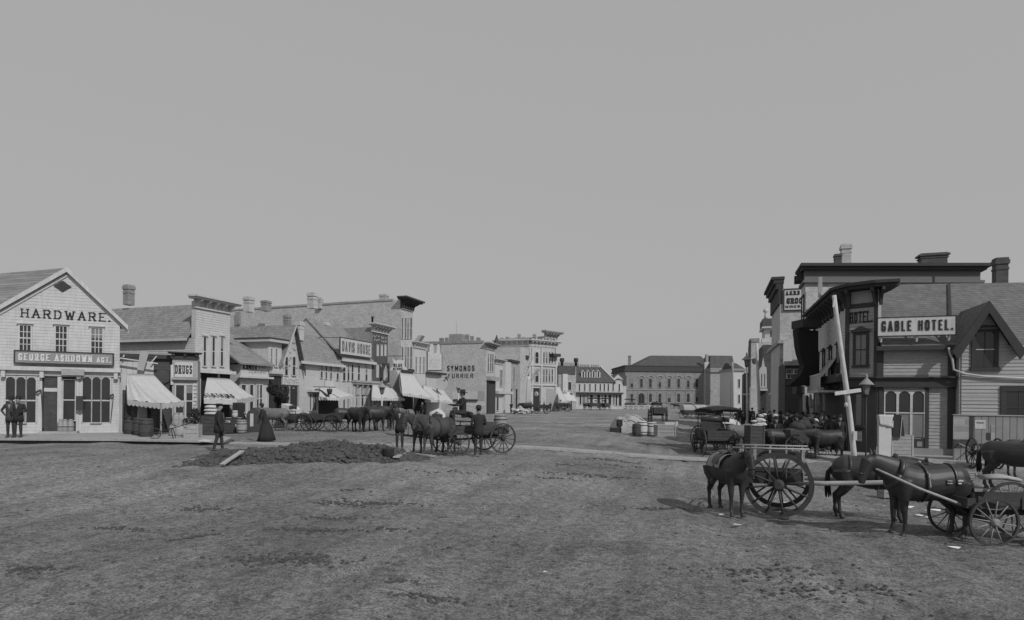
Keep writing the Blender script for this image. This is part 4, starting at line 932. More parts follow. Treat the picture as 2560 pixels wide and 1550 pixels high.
# ---- clock corner building (stone), curved corner
c0 = at(1325, 900, 112); Fk = Frame((c0.x, c0.y), (1, 0)); Fk2 = Frame((c0.x, c0.y), cam2w(.80, .60))
l13 = newb('stone_corner_building', 'pale stone three storey corner building with arched windows and heavy cornice', 'building', Fk)
s0 = Fk.at(1240, 880)[0]; z13 = Fk.at(1290, 861)[1]; e_ = Fk2.at(1392, 900)[0]
c1 = Fk2.P(e_, 0, 0)
ring = [(Fk.P(s0, 0).x, c0.y), (c0.x, c0.y), (c1.x, c1.y), (c1.x - 4, c1.y + 12), (Fk.P(s0, 0).x, c0.y + 14)]
MB().prism([(x, y, 0) for x, y in ring], (0, 0, z13)).build('wall', STONEM if False else BRICK, l13)
cornice(l13, Fk, s0, -.1, z13 - .3, z13 + .9, .8, 7, STONE, bw_=.3); cornice(l13, Fk2, .1, e_, z13 - .3, z13 + .9, .9, 8, STONE, bw_=.3)
for x0 in (1293, 1308): winpx(l13, Fk, x0, 880, x0 + 8, 906, cols=1, rows=2, cas=.15, arch=True, o=.03, fm=STONE)
for y0, y1 in ((880, 908), (922, 955)):
    for x0, w_ in ((1338, 8), (1358, 3), (1365, 3), (1372, 3), (1379, 3)): winpx(l13, Fk2, x0, y0, x0 + w_, y1, cols=1, rows=2, cas=.14, arch=True if w_ > 3 else .3, o=.03, fm=STONE)
for x0 in (1328, 1351, 1387): a_, b_, c_, d_ = Fk2.rect(x0, 868, x0 + 3.5, 1016); MB().fbox(Fk2, a_, b_, 0, d_, 0, .22).build('pilaster', STONE, l13)
for fr_, a0_, a1_, n_ in ((Fk, s0, -.3, 9), (Fk2, .3, e_, 8)):
    q = MB()
    for k in range(n_): a = a0_ + (a1_ - a0_) * (k + .5) / n_; q.fbox(fr_, a - .25, a + .25, z13 + .9, z13 + (1.35 if k % 2 else 1.15), -.6, .1)
    q.build('parapet_blocks', STONEM, l13)
c_, z_ = Fk2.at(1343, 880); a_, b_, c2_, d_ = Fk2.rect(1374, 885, 1392, 892); MB().fbox(Fk2, a_, b_, c2_, d_, 0, 1.2).build('balcony', TRIM, l13)
a_, b_, c2_, d_ = Fk.rect(1291, 890, 1323, 898); q = MB(); q.fbox(Fk, a_, b_, c2_, d_, 0, 1.4); q.build('canopy', TRIM, l13)
bn = thing('ladder_sign', 'pale slanting ladder like banner pole over the gallery shop', 'banner', tuple(at(1305, 955, 100)), 0)
for (x0, y0, x1, y1) in ((1302, 955, 1325, 893), (1321, 952, 1345, 921)):
    q = MB(); a, b_ = at(x0, y0, 100), at(x1, y1, 101); q.bar(a, b_, .16); q.bar(a + Vector((.6, 0, 0)), b_ + Vector((.6, 0, 0)), .16)
    for k in range(7): c = a.lerp(b_, (k + .5) / 7); q.bar(c, c + Vector((.6, 0, 0)), .14)
    q.build('ladder_board', STONE if x0 < 1310 else GREYB, bn)
fp = at(1322, 945, 100); q = MB(); sheet(q, at(1319, 940, 100), at(1326, 942, 100), at(1313, 1012, 100), at(1331, 1008, 100), 6, 8, .1, .1); fo = q.build('white_flag', SHIRT); tag(fo, 'long white flag hanging left of the round watch sign', 'flag')
for x0 in (1300, 1316): winpx(l13, Fk, x0, 922, x0 + 6, 950, cols=1, rows=2, cas=.15, arch=True, o=.03, fm=STONE)
for y in (913, 962): 
    MB().fbox(Fk, s0, .2, Fk.at(1300, y)[1] - .15, Fk.at(1300, y)[1] + .15, 0, .25).build('string_course', STONE, l13); MB().fbox(Fk2, -.2, e_, Fk2.at(1350, y)[1] - .15, Fk2.at(1350, y)[1] + .15, 0, .25).build('string_course', STONE, l13)
a_, b_, c_, d_ = Fk2.rect(1332, 970, 1349, 1016); MB().fbox(Fk2, a_, b_, 0, d_, 0, .05).build('doorway', DARK, l13)
a_, b_, c_, d_ = Fk2.rect(1366, 972, 1384, 1016); MB().fbox(Fk2, a_, b_, 0, d_, 0, .05).build('shopfront', GREYB, l13)
for px_, y1, wd in ((1298, 835, 8), (1336, 835, 8), (1268, 842, 7)): chimney(l13, px_, 855, wd, y1, 115, STONEM)
# tower block behind it on the right
Ft = Frame(tuple(at(1361, 900, 120).xy), cam2w(.7, .72)); l13b = newb('tall_corniced_block', 'tall narrow block with projecting cornice behind the stone corner building', 'building', Ft)
e2_ = Ft.at(1392, 900)[0]; z_ = Ft.at(1376, 842)[1]; MB().fbox(Ft, 0, e2_, 0, z_, -8, 0).build('wall', STONEM, l13b)
cornice(l13b, Ft, 0, e2_, z_ - .5, z_ + 1.1, 1.2, 5, STONEM, bw_=.3)
for x0 in (1368, 1378, 1387): winpx(l13b, Ft, x0, 862, x0 + 3, 885, cols=1, rows=1, cas=.12, o=.02)
for x0 in (1378, 1387): winpx(l13b, Ft, x0, 905, x0 + 3, 935, cols=1, rows=1, cas=.12, o=.02)
# hanging watch sign
p = at(1340.5, 985, 104); ws = thing('watch_sign', 'round white watch dial sign hanging before the stone corner doorway', 'sign', tuple(p), 0)
MB().lathe(p, [(.30, -.1), (.42, -.08), (.42, .08), (.30, .1)], 24, axis=(-.35, -1, 0)).build('dial', WHITE, ws); MB().bar(p + Vector((0, 0, .4)), p + Vector((0, 0, .9)), .06).build('hook', IRON, ws)
# ---- shops between corner block and Robbin House
FA = Frame(tuple(at(1396, 950, 135).xy), cam2w(.75, .66)); l14 = newb('narrow_far_shops', 'narrow far shop with white pilaster and dark upper storey', 'shop', FA)
e_ = FA.at(1440, 950)[0]; z_ = FA.at(1418, 916)[1]; MB().fbox(FA, 0, e_, 0, z_, -7, 0).build('wall', STONEM, l14)
a_, b_, c_, d_ = FA.rect(1394, 915, 1437, 935); MB().fbox(FA, a_, b_, c_, d_, 0, .2).build('upper_band', SLATE, l14)
a_, b_, c_, d_ = FA.rect(1403, 935, 1415, 1020); MB().fbox(FA, a_, b_, c_, d_, 0, .5).build('pilaster', WHITE, l14)
winpx(l14, FA, 1420, 955, 1428, 975, cols=1, rows=1, cas=.15, o=.03)
A_ = at(1388, 967, 118); B_ = at(1400, 968, 128); C_ = at(1404, 1008, 112); D_ = at(1420, 1004, 122)
mb = MB(); sheet(mb, A_, B_, C_, D_, 8, 6, .1, .03); mb.build('awning', CANVAS, l14)
A_ = at(1412, 980, 128); B_ = at(1432, 978, 133); C_ = at(1404, 1001, 122); D_ = at(1444, 1003, 128); mb = MB(); sheet(mb, A_, B_, C_, D_, 8, 6, .1, .03); mb.build('awning', CANVAS, l14)
# ---- Robbin House
FRb = Frame(tuple(at(1440, 960, 150).xy), cam2w(1, .10)); rb = newb('robbin_house_hotel', 'white hotel with dark mansard roof, four dormers and lettered roof board', 'hotel', FRb)
e_ = FRb.at(1536, 960)[0]; z_ = FRb.at(1488, 955)[1]; zr_ = FRb.at(1480, 915, -4)[1]
MB().fbox(FRb, 0, e_, 0, z_, -9, 0).build('wall', WHITE, rb)
a1 = FRb.at(1428, 925, -4)[0]; a2 = FRb.at(1500, 925, -4)[0]
mb = MB(); mb.hexa([FRb.P(-.4, z_, .4), FRb.P(e_ + .4, z_, .4), FRb.P(e_ + .4, z_, -9), FRb.P(-.4, z_, -9), FRb.P(a1, zr_, -4), FRb.P(a2, zr_, -4), FRb.P(a2, zr_, -5), FRb.P(a1, zr_, -5)]); mb.build('roof', SLATE, rb)
MB().bar(FRb.P(-.4, z_, .5), FRb.P(a1, zr_, -3.8), .5, .3).build('roof_verge', WHITE, rb); MB().bar(FRb.P(e_ + .4, z_, .5), FRb.P(a2, zr_, -3.8), .35, .2).build('roof_verge', WHITE, rb)
for x in (1458, 1471, 1484, 1496):
    c_, zz = FRb.at(x, 945, -.9); zt_ = FRb.at(x, 929, -.9)[1]; q = MB(); q.prism([FRb.P(c_ - .5, zz, -.8), FRb.P(c_ + .5, zz, -.8), FRb.P(c_ + .5, zt_, -.8), FRb.P(c_, zt_ + .7, -.8), FRb.P(c_ - .5, zt_, -.8)], FRb.n * -3.2)
    dm = q.build('dormer', WHITE, rb); MB().fbox(FRb, c_ - .18, c_ + .18, zz + .2, zt_ + .1, -.8, -.77).build('dormer_window', GLASS, dm)
    q = MB(); q.bar(FRb.P(c_ - .62, zt_ - .1, -.75), FRb.P(c_, zt_ + .8, -.75), .2, .12); q.bar(FRb.P(c_ + .62, zt_ - .1, -.75), FRb.P(c_, zt_ + .8, -.75), .2, .12); q.build('dormer_verge', SLATE, dm)
fz = Frame(tuple(FRb.P(0, 0, -3.8).xy), FRb.u); a_, b_, c_, d_ = fz.rect(1447, 909.5, 1500, 921.5); MB().fbox(fz, a_, b_, c_, d_, 0, .1).build('roof_sign_board', STONE, rb)
text(fz, 'ROBBIN HOUSE', a_ + .3, b_ - .3, c_ + .28, d_ - .22, .1, .13, dep=.03, gap=.6).build('sign_lettering', LETTERG, rb)
for x in (1449, 1462, 1475, 1489, 1501, 1511, 1521, 1533): winpx(rb, FRb, x - 1.5, 960, x + 1.3, 977, cols=1, rows=1, cas=.08, o=.02)
mb = MB(); a_, b_, c_, d_ = FRb.rect(1436, 981, 1556, 984.5); mb.fbox(FRb, a_, b_, c_, d_, 0, 1.0); mb.build('shop_cornice', TRIM, rb)
for x0, x1 in ((1449, 1453), (1456, 1463), (1466, 1471), (1475, 1482), (1493, 1500), (1504, 1507), (1511, 1516), (1521, 1528), (1532, 1537)): winpx(rb, FRb, x0, 987, x1, 1011, cols=1, rows=1, cas=.12, o=.02, name='shop_window', gm_=GLASS if x0 % 2 else GLASSP)
for x in (1405, 1440): 
    p = at(x, 905, 152); MB().lathe(p, [(.35, -1.0), (.35, .0), (.6, .15), (.6, .8), (.45, 1.0)], 12).build('roof_vent', TRIM, rb)
q = MB(); a_, b_, c_, d_ = fz.rect(1398, 906, 1447, 917, -1); q.fbox(fz, a_, b_, c_, d_, -2, -1); q.build('rear_parapet', STONEM, rb)
# annexe with rounded gable
FRc = Frame(tuple(at(1536, 960, 151).xy), cam2w(1, .10)); an = newb('rounded_gable_annexe', 'small white annexe with dark rounded gable beside the far hotel', 'house', FRc)
e_ = FRc.at(1557, 960)[0]; z_ = FRc.at(1546, 960)[1]; MB().fbox(FRc, 0, e_, 0, z_, -6, 0).build('wall', WHITE, an)
c_ = e_ / 2; MB().prism([FRc.P(c_ + (e_ / 2) * math.cos(R(a)), z_ + 1.1 * math.sin(R(a)), 0) for a in range(0, 181, 20)], FRc.n * -5).build('gable', WHITE, an)
mb = MB(); pr_ = [FRc.P(c_ + (e_ / 2 + .2) * math.cos(R(a)), z_ + 1.3 * math.sin(R(a)), .15) for a in range(0, 181, 20)]
for p, q_ in zip(pr_[:-1], pr_[1:]): mb.bar(p, q_, .25, .2)
mb.build('gable_verge', TRIM, an)
winpx(an, FRc, 1547, 960, 1550, 978, cols=1, rows=1, cas=.1, o=.03)
for x0, x1 in ((1539, 1543), (1547, 1554)): winpx(an, FRc, x0, 987, x1, 1014, cols=1, rows=1, cas=.12, o=.02, name='shop_window')
# dark roofed house behind with dormer
Fq = Frame(tuple(at(1505, 950, 175).xy), cam2w(1, .05)); bh = newb('mansard_house', 'dark mansard roofed house with a white dormer behind the far hotel', 'house', Fq)
e_ = Fq.at(1566, 950)[0]; z_ = Fq.at(1530, 938)[1]; MB().fbox(Fq, 0, e_, 0, z_ - 3, -8, 0).build('wall', STONE, bh); MB().fbox(Fq, -.3, e_, z_ - 3, z_, -8, .1).build('roof', SLATE, bh)
c_, zz = Fq.at(1544, 950); MB().prism([Fq.P(c_ - 1.4, zz - 1.5, .1), Fq.P(c_ + 1.4, zz - 1.5, .1), Fq.P(c_ + 1.4, zz + .3, .1), Fq.P(c_, zz + 1.6, .1), Fq.P(c_ - 1.4, zz + .3, .1)], Fq.n * .4).build('dormer', WHITE, bh)
MB().fbox(Fq, c_ - .4, c_ + .4, zz - 1.2, zz + .3, .5, .54).build('dormer_window', GLASS, bh)
# ---- post office
Fp_ = Frame(tuple(at(1563, 960, 190).xy), cam2w(1, .02)); po = newb('post_office', 'long two storey stone public building with arched windows and hipped slate roof', 'building', Fp_)
e_ = Fp_.at(1785, 960)[0]; zc = Fp_.at(1670, 928)[1]; zcb = Fp_.at(1670, 918)[1]
MB().fbox(Fp_, 0, e_, -1, zc, -22, 0).build('wall', STONED, po)
mb = MB(); mb.fbox(Fp_, -.4, e_ + .4, zc - .1, zc + .45, -22.3, .4); mb.fbox(Fp_, -.2, e_ + .2, zc + .45, zcb + .2, -22, .3); mb.fbox(Fp_, -.4, e_ + .4, zcb + .2, zcb + .5, -22.3, .4); mb.build('cornice', DARKC, po)
zr_ = Fp_.at(1700, 889.5, -8)[1]; r0 = Fp_.at(1628, 890, -8)[0]; r1 = Fp_.at(1752, 890, -8)[0]; q0 = Fp_.at(1584, 917)[0]
mb = MB(); mb.hexa([Fp_.P(q0, zcb, -.3), Fp_.P(e_, zcb, -.3), Fp_.P(e_, zcb, -21), Fp_.P(q0, zcb, -21), Fp_.P(r0, zr_, -8), Fp_.P(r1, zr_, -8), Fp_.P(r1, zr_, -12), Fp_.P(r0, zr_, -12)]); mb.build('roof', SLATE, po)
chimney(po, 1573.5, 918, 8, 889, 191, BRICKM, name='chimney_stack')
# projecting pale pilaster strip
a_, b_, c_, d_ = Fp_.rect(1759.5, 886, 1776, 1015); MB().fbox(Fp_, a_, b_, 0, d_ - 2.5, 0, .6).build('pilaster', STONE, po)
MB().fbox(Fp_, a_ + .6, a_ + 1.3, zc, d_, -.8, .3).build('gable_strip', STONEM, po)
for y in (974,): a_, b_, c_, d_ = Fp_.rect(1563, y, 1758, y + 1.5); MB().fbox(Fp_, a_, b_, c_, d_, 0, .2).build('string_course', STONEM, po)
def archband(fr, c, zc_, r, o, m, name, par, th=.35):
    mb = MB(); p_ = [(c + r * math.cos(R(a)), zc_ + r * .75 * math.sin(R(a))) for a in range(0, 181, 20)]
    for p, q_ in zip(p_[:-1], p_[1:]): mb.bar(fr.P(p[0], p[1], o), fr.P(q_[0], q_[1], o), .3, th)
    mb.build(name, m, par)
xs_ = (1579.5, 1603.5, 1626, 1649.5, 1673, 1696.5, 1720.5, 1742)
for i, x in enumerate(xs_):
    winpx(po, Fp_, x - 3.2, 947, x + 3.2, 968.5, cols=1, rows=2, cas=.25, o=.04, fm=STONED)
    if 0 < i < 7: c_, z_ = Fp_.at(x, 944); archband(Fp_, c_, z_, .95, .05, STONEM, 'window_arch', po)
    if i == 1: winpx(po, Fp_, x - 7.5, 983, x + 7.5, 1014, cols=2, rows=1, cas=.2, o=.04, arch=True, fm=STONED, name='arched_doorway', gm_=DARK)
    elif i in (0, 7): winpx(po, Fp_, x - 3, 985, x + 3, 1004, cols=1, rows=2, cas=.25, o=.04, fm=STONED)
    else: winpx(po, Fp_, x - 3.6, 984, x + 3.6, 1005, cols=1, rows=2, cas=.45, o=.04, arch=.5, fm=STONED)
# wing : recessed darker bay then sunlit end
Fw = Frame(tuple(at(1776, 960, 186).xy), cam2w(1, .02)); wg = newb('post_office_wing', 'plainer stone wing with blind windows right of the pale pilaster', 'building', Fw)
e_ = Fw.at(1838, 960)[0]; z_ = Fw.at(1800, 930)[1]; MB().fbox(Fw, 0, e_, -1, z_, -20, 0).build('wall', STONEM, wg)
mb = MB(); mb.fbox(Fw, -.2, e_ + .5, z_ - .1, z_ + 1.2, -20, .5); mb.build('cornice', SIGNG, wg)
zz = Fw.at(1800, 889, -7)[1]; r0 = Fw.at(1775, 900, -7)[0]; r1 = Fw.at(1846, 900, -7)[0]
mb = MB(); mb.hexa([Fw.P(0, z_ + 1.1, -.2), Fw.P(e_, z_ + 1.1, -.2), Fw.P(e_, z_ + 1.1, -18), Fw.P(0, z_ + 1.1, -18), Fw.P(r0, zz, -7), Fw.P(r1 - 2, zz, -7), Fw.P(r1 - 2, zz, -11), Fw.P(r0, zz, -11)]); mb.build('roof', SLATE, wg)
for y0, y1 in ((948, 970), (984, 1004)): winpx(wg, Fw, 1802, y0, 1810, y1, cols=1, rows=1, cas=.2, o=.03, gm_=STONEM, fm=STONE)
Fw2 = Frame(tuple(at(1832, 960, 170).xy), cam2w(1, .02)); wh = newb('sunlit_end_building', 'bright white two storey end building left of the right hand poles', 'building', Fw2)
e_ = Fw2.at(1862, 960)[0]; z_ = Fw2.at(1845, 925)[1]; MB().fbox(Fw2, 0, e_, -1, z_, -10, 0).build('wall', WHITE, wh)
MB().fbox(Fw2, -.3, e_ + .3, z_ - .2, z_ + .4, -10, .5).build('cornice', SIGNG, wh)
MB().hexa([Fw2.P(0, z_ + .4, 0), Fw2.P(e_, z_ + .4, 0), Fw2.P(e_, z_ + .4, -9), Fw2.P(0, z_ + .4, -9), Fw2.P(0, z_ + 2.2, -4), Fw2.P(e_ - 1, z_ + 2.2, -4), Fw2.P(e_ - 1, z_ + 2.2, -6), Fw2.P(0, z_ + 2.2, -6)]).build('roof', SLATE, wh)
for y0, y1 in ((948, 969), (987, 1008)): winpx(wh, Fw2, 1845.5, y0, 1850, y1, cols=1, rows=1, cas=.12, o=.03)
# far rail fence
ff = Frame(tuple(at(1556, 1016, 150).xy), cam2w(1, .0)); fn = thing('far_rail_fence', 'low white cross braced rail fence in front of the stone building', 'fence', (ff.o.x, ff.o.y, 0), math.atan2(ff.u.y, ff.u.x))
e_ = ff.at(1650, 1016)[0]; mb = MB(); mb.fbox(ff, 0, e_, .95, 1.1, 0, .08); mb.fbox(ff, 0, e_, .35, .45, 0, .08); mb.build('rail', WHITE, fn)
n_ = 7; mb = MB(); q = MB()
for k in range(n_ + 1):
    a = e_ * k / n_; MB().fbox(ff, a - .09, a + .09, 0, 1.1, -.02, .1).build('post', WHITE, fn)
    if k < n_: b_ = e_ * (k + 1) / n_; q.bar(ff.P(a, .1, .04), ff.P(b_, .95, .04), .07); q.bar(ff.P(b_, .1, .07), ff.P(a, .95, .07), .07)
q.build('cross_brace', WHITE, fn)
# ============================================================ RIGHT ROW
GR = -.5
pS = at(2380, 1148, 27.2); FS_ = Frame((pS.x, pS.y), (1, 0))          # south wall plane of the hotel, s=0 at px 2380
ho = newb('gable_hotel', 'grey clapboard corner hotel with steep front gable and lettered roof sign', 'hotel', FS_)
sC = FS_.at(2190, 1000)[0]
cdir = cam2w(-.69, .724); pc = FS_.P(sC, 0, 0); cl = 1.22
FC = Frame((pc.x + cdir[0] * cl, pc.y + cdir[1] * cl), (-cdir[0], -cdir[1]))   # chamfer, left to right
pw_ = FC.P(0, 0, 0); FW_ = Frame((pw_.x, pw_.y + 10.0), (0, -1))         # west front, far end first
ze = FS_.at(2280, 866)[1]; zr_ = FS_.at(2300, 706, -4.6)[1]; ztow = FC.at(2150, 712)[1]
sE = 9.5
MB().prism([(pc.x, pc.y, GR), (pc.x + 14, pc.y, GR), (pc.x + 14, pc.y + 9.6, GR), (pw_.x, pw_.y + 10, GR), (pw_.x, pw_.y, GR)], (0, 0, ze - GR)).build('wall', GREYB, ho)
# corner tower
MB().prism([(pc.x - .02, pc.y + .02, ze - .05), (pc.x + .25, pc.y + .3, ze - .05), (pc.x + .3, pw_.y + 10, ze - .05), (pw_.x, pw_.y + 10, ze - .05), (pw_.x, pw_.y, ze - .05)], (0, 0, ztow - ze - .25)).build('corner_tower', GREYB, ho)
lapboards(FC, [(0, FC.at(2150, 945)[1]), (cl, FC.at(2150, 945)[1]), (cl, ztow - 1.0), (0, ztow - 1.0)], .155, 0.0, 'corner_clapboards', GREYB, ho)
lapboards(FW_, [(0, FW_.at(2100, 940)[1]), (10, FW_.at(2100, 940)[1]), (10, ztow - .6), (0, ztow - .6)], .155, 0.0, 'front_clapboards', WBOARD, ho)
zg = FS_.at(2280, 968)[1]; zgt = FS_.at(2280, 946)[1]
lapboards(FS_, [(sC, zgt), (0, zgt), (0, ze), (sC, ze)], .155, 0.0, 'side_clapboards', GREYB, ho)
a_, b_, c_, d_ = FS_.rect(2322, 972, 2378, 1122); lapboards(FS_, [(a_, c_), (b_, c_), (b_, zg), (a_, zg)], .155, 0.0, 'lower_clapboards', GREYB, ho)
# corner posts and trim
for fr_, q_ in ((FC, (-.12, .06, zgt, ztow - .4, -.02, .07)), (FC, (cl - .1, cl + .05, zgt, ztow - .4, -.02, .06)), (FS_, (sC + .02, sC + .28, GR + .2, ze, -.02, .06)), (FS_, (-.2, .18, GR + .1, ze - .1, -.02, .07))): MB().fbox(fr_, *q_).build('corner_board', TRIM, ho)
MB().fbox(FC, .06, cl - .1, ztow - 1.12, ztow - .9, -.02, .05).build('frieze_board', TRIM, ho)
mb = MB(); mb.fbox(FS_, sC - .1, .25, zg, zgt, 0, .22); mb.fbox(FS_, sC - .1, .3, zgt, zgt + .08, 0, .34); mb.fbox(FC, -.05, cl, zg, zgt, 0, .22); mb.fbox(FC, -.1, cl + .1, zgt, zgt + .08, 0, .34); mb.build('shop_cornice', TRIM, ho)
# chamfer lettering and window
a_, b_, c_, d_ = FC.rect(2124, 778, 2180, 808); text(FC, 'HOTEL.', a_ + .02, b_ - .02, c_, d_, .028, .18, serif=True, dep=.012).build('painted_lettering', LETTER, ho)
window(ho, FC, *FC.rect(2140, 837, 2166, 912), 2, 2, fm=TRIM, gm_=GLASSP, cas=.12, mun=.03, hood=.22, o=.03)
# tower cornice with big brackets
mb = MB(); zt = ztow
pts = [FW_.P(-.2, 0, .1), FW_.P(-.2, 0, .75), FW_.P(10, 0, .75) , FC.P(-.25, 0, 1.0), FC.P(cl + .35, 0, .75), FS_.P(sC + .9, 0, .6), FS_.P(sC + .5, 0, -.6)]
pts = [FW_.P(-.2, 0, -.6), FW_.P(-.2, 0, .75), FW_.P(9.6, 0, .75), FC.P(.2, 0, .75), FC.P(cl + .1, 0, .75), FS_.P(sC + .75, 0, .75), FS_.P(sC + .75, 0, -.8)]
mb.prism([(p.x, p.y, zt - .12) for p in pts], (0, 0, .14)); mb.build('tower_roof', TRIM, ho)
cen = Vector((pc.x + 1, pc.y + 2, 0)); mb = MB(); mb.prism([(p.x + (cen.x - p.x) * .06, p.y + (cen.y - p.y) * .06, zt - .26) for p in pts], (0, 0, .14))
for fr_, ls in ((FC, (.0, cl - .12)), (FW_, [i * .95 + .3 for i in range(11)]), (FS_, (sC + .08,))):
    for a in ls:
        ring = [(.02, zt - 1.05), (.14, zt - 1.05), (.2, zt - .8), (.36, zt - .55), (.62, zt - .42), (.62, zt - .26), (.02, zt - .26)]
        mb.prism([fr_.P(a, z, q) for q, z in ring], fr_.u * .12)
mb.build('tower_brackets', TRIM, ho)
# white snowy-looking pale edge of the tower roof behind
MB().fbox(FW_, 0, 9.8, ztow - .95, ztow - .7, 0, .12).build('front_band', TRIM, ho)
# west front windows, balcony and small awning
for i, a in enumerate((1.3, 3.3, 5.4, 7.6)):
    window(ho, FW_, a, a + .55, 2.9, 4.9, 1, 2, fm=TRIM, cas=.12, hood=.15, o=.03)
mb = MB(); sheet(mb, FW_.P(5.2, 4.4, .05), FW_.P(7.4, 4.4, .05), FW_.P(5.1, 3.2, .9), FW_.P(7.5, 3.2, .9), 10, 5, .03, .015); mb.build('window_awning', GREYB, ho)
mb = MB(); mb.fbox(FW_, 4.2, 8.4, 2.55, 2.65, .05, 1.0); mb.fbox(FW_, 4.2, 8.4, 3.45, 3.52, .93, 1.0)
for k in range(22): mb.fbox(FW_, 4.2 + k * .2, 4.26 + k * .2, 2.65, 3.45, .95, .99)
mb.build('balcony', WHITE, ho)
a_ = 0; MB().fbox(FW_, 0, 10, GR, FW_.at(2100, 945)[1] - .2, 0, .05).build('shopfront', TRIM, ho)
MB().fbox(FW_, -.1, 10, FW_.at(2100, 945)[1] - .25, FW_.at(2100, 938)[1], 0, .5).build('front_cornice', TRIM, ho)
# main roof
xr0 = pc.x + .15; mb = MB()
y0 = pc.y - .38; yr = pc.y + 4.6

for (ya, za, yb, zb_, dz_) in ((y0, ze - .02, yr, zr_, 0), (yr, zr_, yr + 5.2, ze, 0)):
    mb.hexa([(xr0, ya, za - .13), (xr0 + 14, ya, za - .13), (xr0 + 14, yb, zb_ - .14 - (.45 if yb == yr else 0)), (xr0, yb, zb_ - .14), (xr0, ya, za), (xr0 + 14, ya, za), (xr0 + 14, yb, zb_ - (.45 if yb == yr else 0)), (xr0, yb, zb_)] if yb == yr else [(xr0, ya, za - .15), (xr0 + 14, ya, za - .60), (xr0 + 14, yb, zb_ - .14), (xr0, yb, zb_ - .14), (xr0, ya, za - .01), (xr0 + 14, ya, za - .46), (xr0 + 14, yb, zb_), (xr0, yb, zb_)])
mb.build('roof', ROOFD, ho)
mb = MB(); mb.box(pc.x - .1, pS.x + .1, y0 - .08, y0 + .03, ze - .2, ze); mb.build('eaves_gutter', TRIM, ho)
mb = MB(); rz_ = lambda o: ze + (zr_ - ze) * (.38 - o) / 4.98
mb.bar(FS_.P(FS_.at(2376, 800, -1.5)[0], rz_(-1.5) - .04, -1.5), FS_.P(FS_.at(2372, 706, -4.5)[0], rz_(-4.5) - .10, -4.5), .12, .1); mb.build('roof_valley_board', TRIM, ho)
chimney(ho, 2500, 712, 30, 646, 33, BRICKD)
# wing with steep gable
FG = Frame(tuple(FS_.P(0, 0, .45).xy), (1, 0)); a0_, az = FG.at(2462, 775); aL = FG.at(2383, 870)[0]; zL = FG.at(2383, 866)[1]; zbb = FG.at(2440, 1110)[1]
w_ = a0_ - .18; lapw = [(0.18, GR + .2), (sE, GR + .2), (sE, zL), (0.18, zL)]
MB().prism([FG.P(a, z, -.02) for a, z in ((.1, GR), (sE, GR), (sE, zL), (2 * a0_ - .1, zL), (a0_, az + .1), (.1, zL))], (0, 6, 0)).build('gable_wing_wall', GREYB, ho)
lapboards(FG, lapw, .165, 0, 'gable_clapboards', GREYS, ho)
lapboards(FG, [(.15, zL), (2 * a0_ - .15, zL), (a0_, az)], .165, 0, 'gable_clapboards', GREYS, ho)
mb = MB(); mb2 = MB()
for sg in (-1, 1):
    A_ = (a0_, az + .32); B_ = (a0_ + sg * (a0_ + .25), zL - .28)
    mb.prism([FG.P(A_[0], A_[1], .4), FG.P(B_[0], B_[1], .4), FG.P(B_[0], B_[1] - .1, .4), FG.P(A_[0], A_[1] - .1, .4)], (0, 5.4, 0))
    mb2.prism([FG.P(A_[0], A_[1] + .02, .4), FG.P(B_[0] + sg * .05, B_[1], .4), FG.P(B_[0] - sg * .15, B_[1] - .36, .4), FG.P(A_[0], A_[1] - .50, .4)], FG.n * .09)
mb.build('gable_roof', ROOFD, ho); mb2.build('bargeboard', TRIM, ho)
mb = MB(); mb.fbox(FG, a0_ - .45, a0_ + .45, FG.at(2462, 822)[1], FG.at(2462, 817)[1], .02, .09); mb.build('gable_panel_rail', STONEM, ho)
s0, s1, z0, z1 = FG.rect(2438, 830, 2484, 918); window(ho, FG, s0, s1, z0, z1, 2, 2, fm=TRIM, cas=.16, mun=.04, hood=.1, o=.03)
mb = MB(); mb.fbox(FG, s0, s1, z0 + (z1 - z0) * .5 - .02, z0 + (z1 - z0) * .5 + .02, .05, .075); mb.build('sash_rail', WHITE, ho)
s0, s1, z0, z1 = FG.rect(2514, 978, 2580, 1060); window(ho, FG, s0, s1, z0, z1, 2, 2, fm=TRIM, cas=.2, mun=.05, o=.03, rail=False)
P_ = lambda x, y, o: FG.P(*FG.at(x, y, o), o)
mb = MB(); pp_ = [P_(2372, 870, .25), P_(2374, 882, .12), P_(2381, 900, .12), P_(2384, 924, .12), P_(2410, 934, .12), P_(2460, 941, .12), P_(2575, 946, .12)]; mb.loft(pp_, [.045] * 7, 8); mb.build('drain_pipe', STONE, ho)
# arched shop windows
s0, s1, z0, z1 = FS_.rect(2209, 978, 2312, 1092); zm = FS_.at(2260, 1032)[1]; w3 = (s1 - s0) / 3
for k in range(3):
    window(ho, FS_, s0 + w3 * k + .05, s0 + w3 * (k + 1) - .05, zm + .03, z1, 1, 1, fm=WOODL if k < 5 else WHITE, cas=.05, arch=True, sill=False, o=.02, name='arched_window')
    window(ho, FS_, s0 + w3 * k + .05, s0 + w3 * (k + 1) - .05, z0, zm - .03, 1, 1, fm=WOODL, cas=.05, gm_=(GLASS if k == 0 else GLASSP), sill=False, o=.02, name='shop_window')
mb = MB(); a_, b_, c_, d_ = FS_.rect(2311, 970, 2321, 1125); mb.fbox(FS_, a_, b_, c_, d_, 0, .08); a_, b_, c_, d_ = FS_.rect(2200, 1096, 2320, 1125); mb.fbox(FS_, a_, b_, c_, d_, 0, .06); a_, b_, c_, d_ = FS_.rect(2196, 970, 2205, 1125); mb.fbox(FS_, a_, b_, c_, d_, 0, .09); mb.build('shopfront_panelling', TRIM, ho)
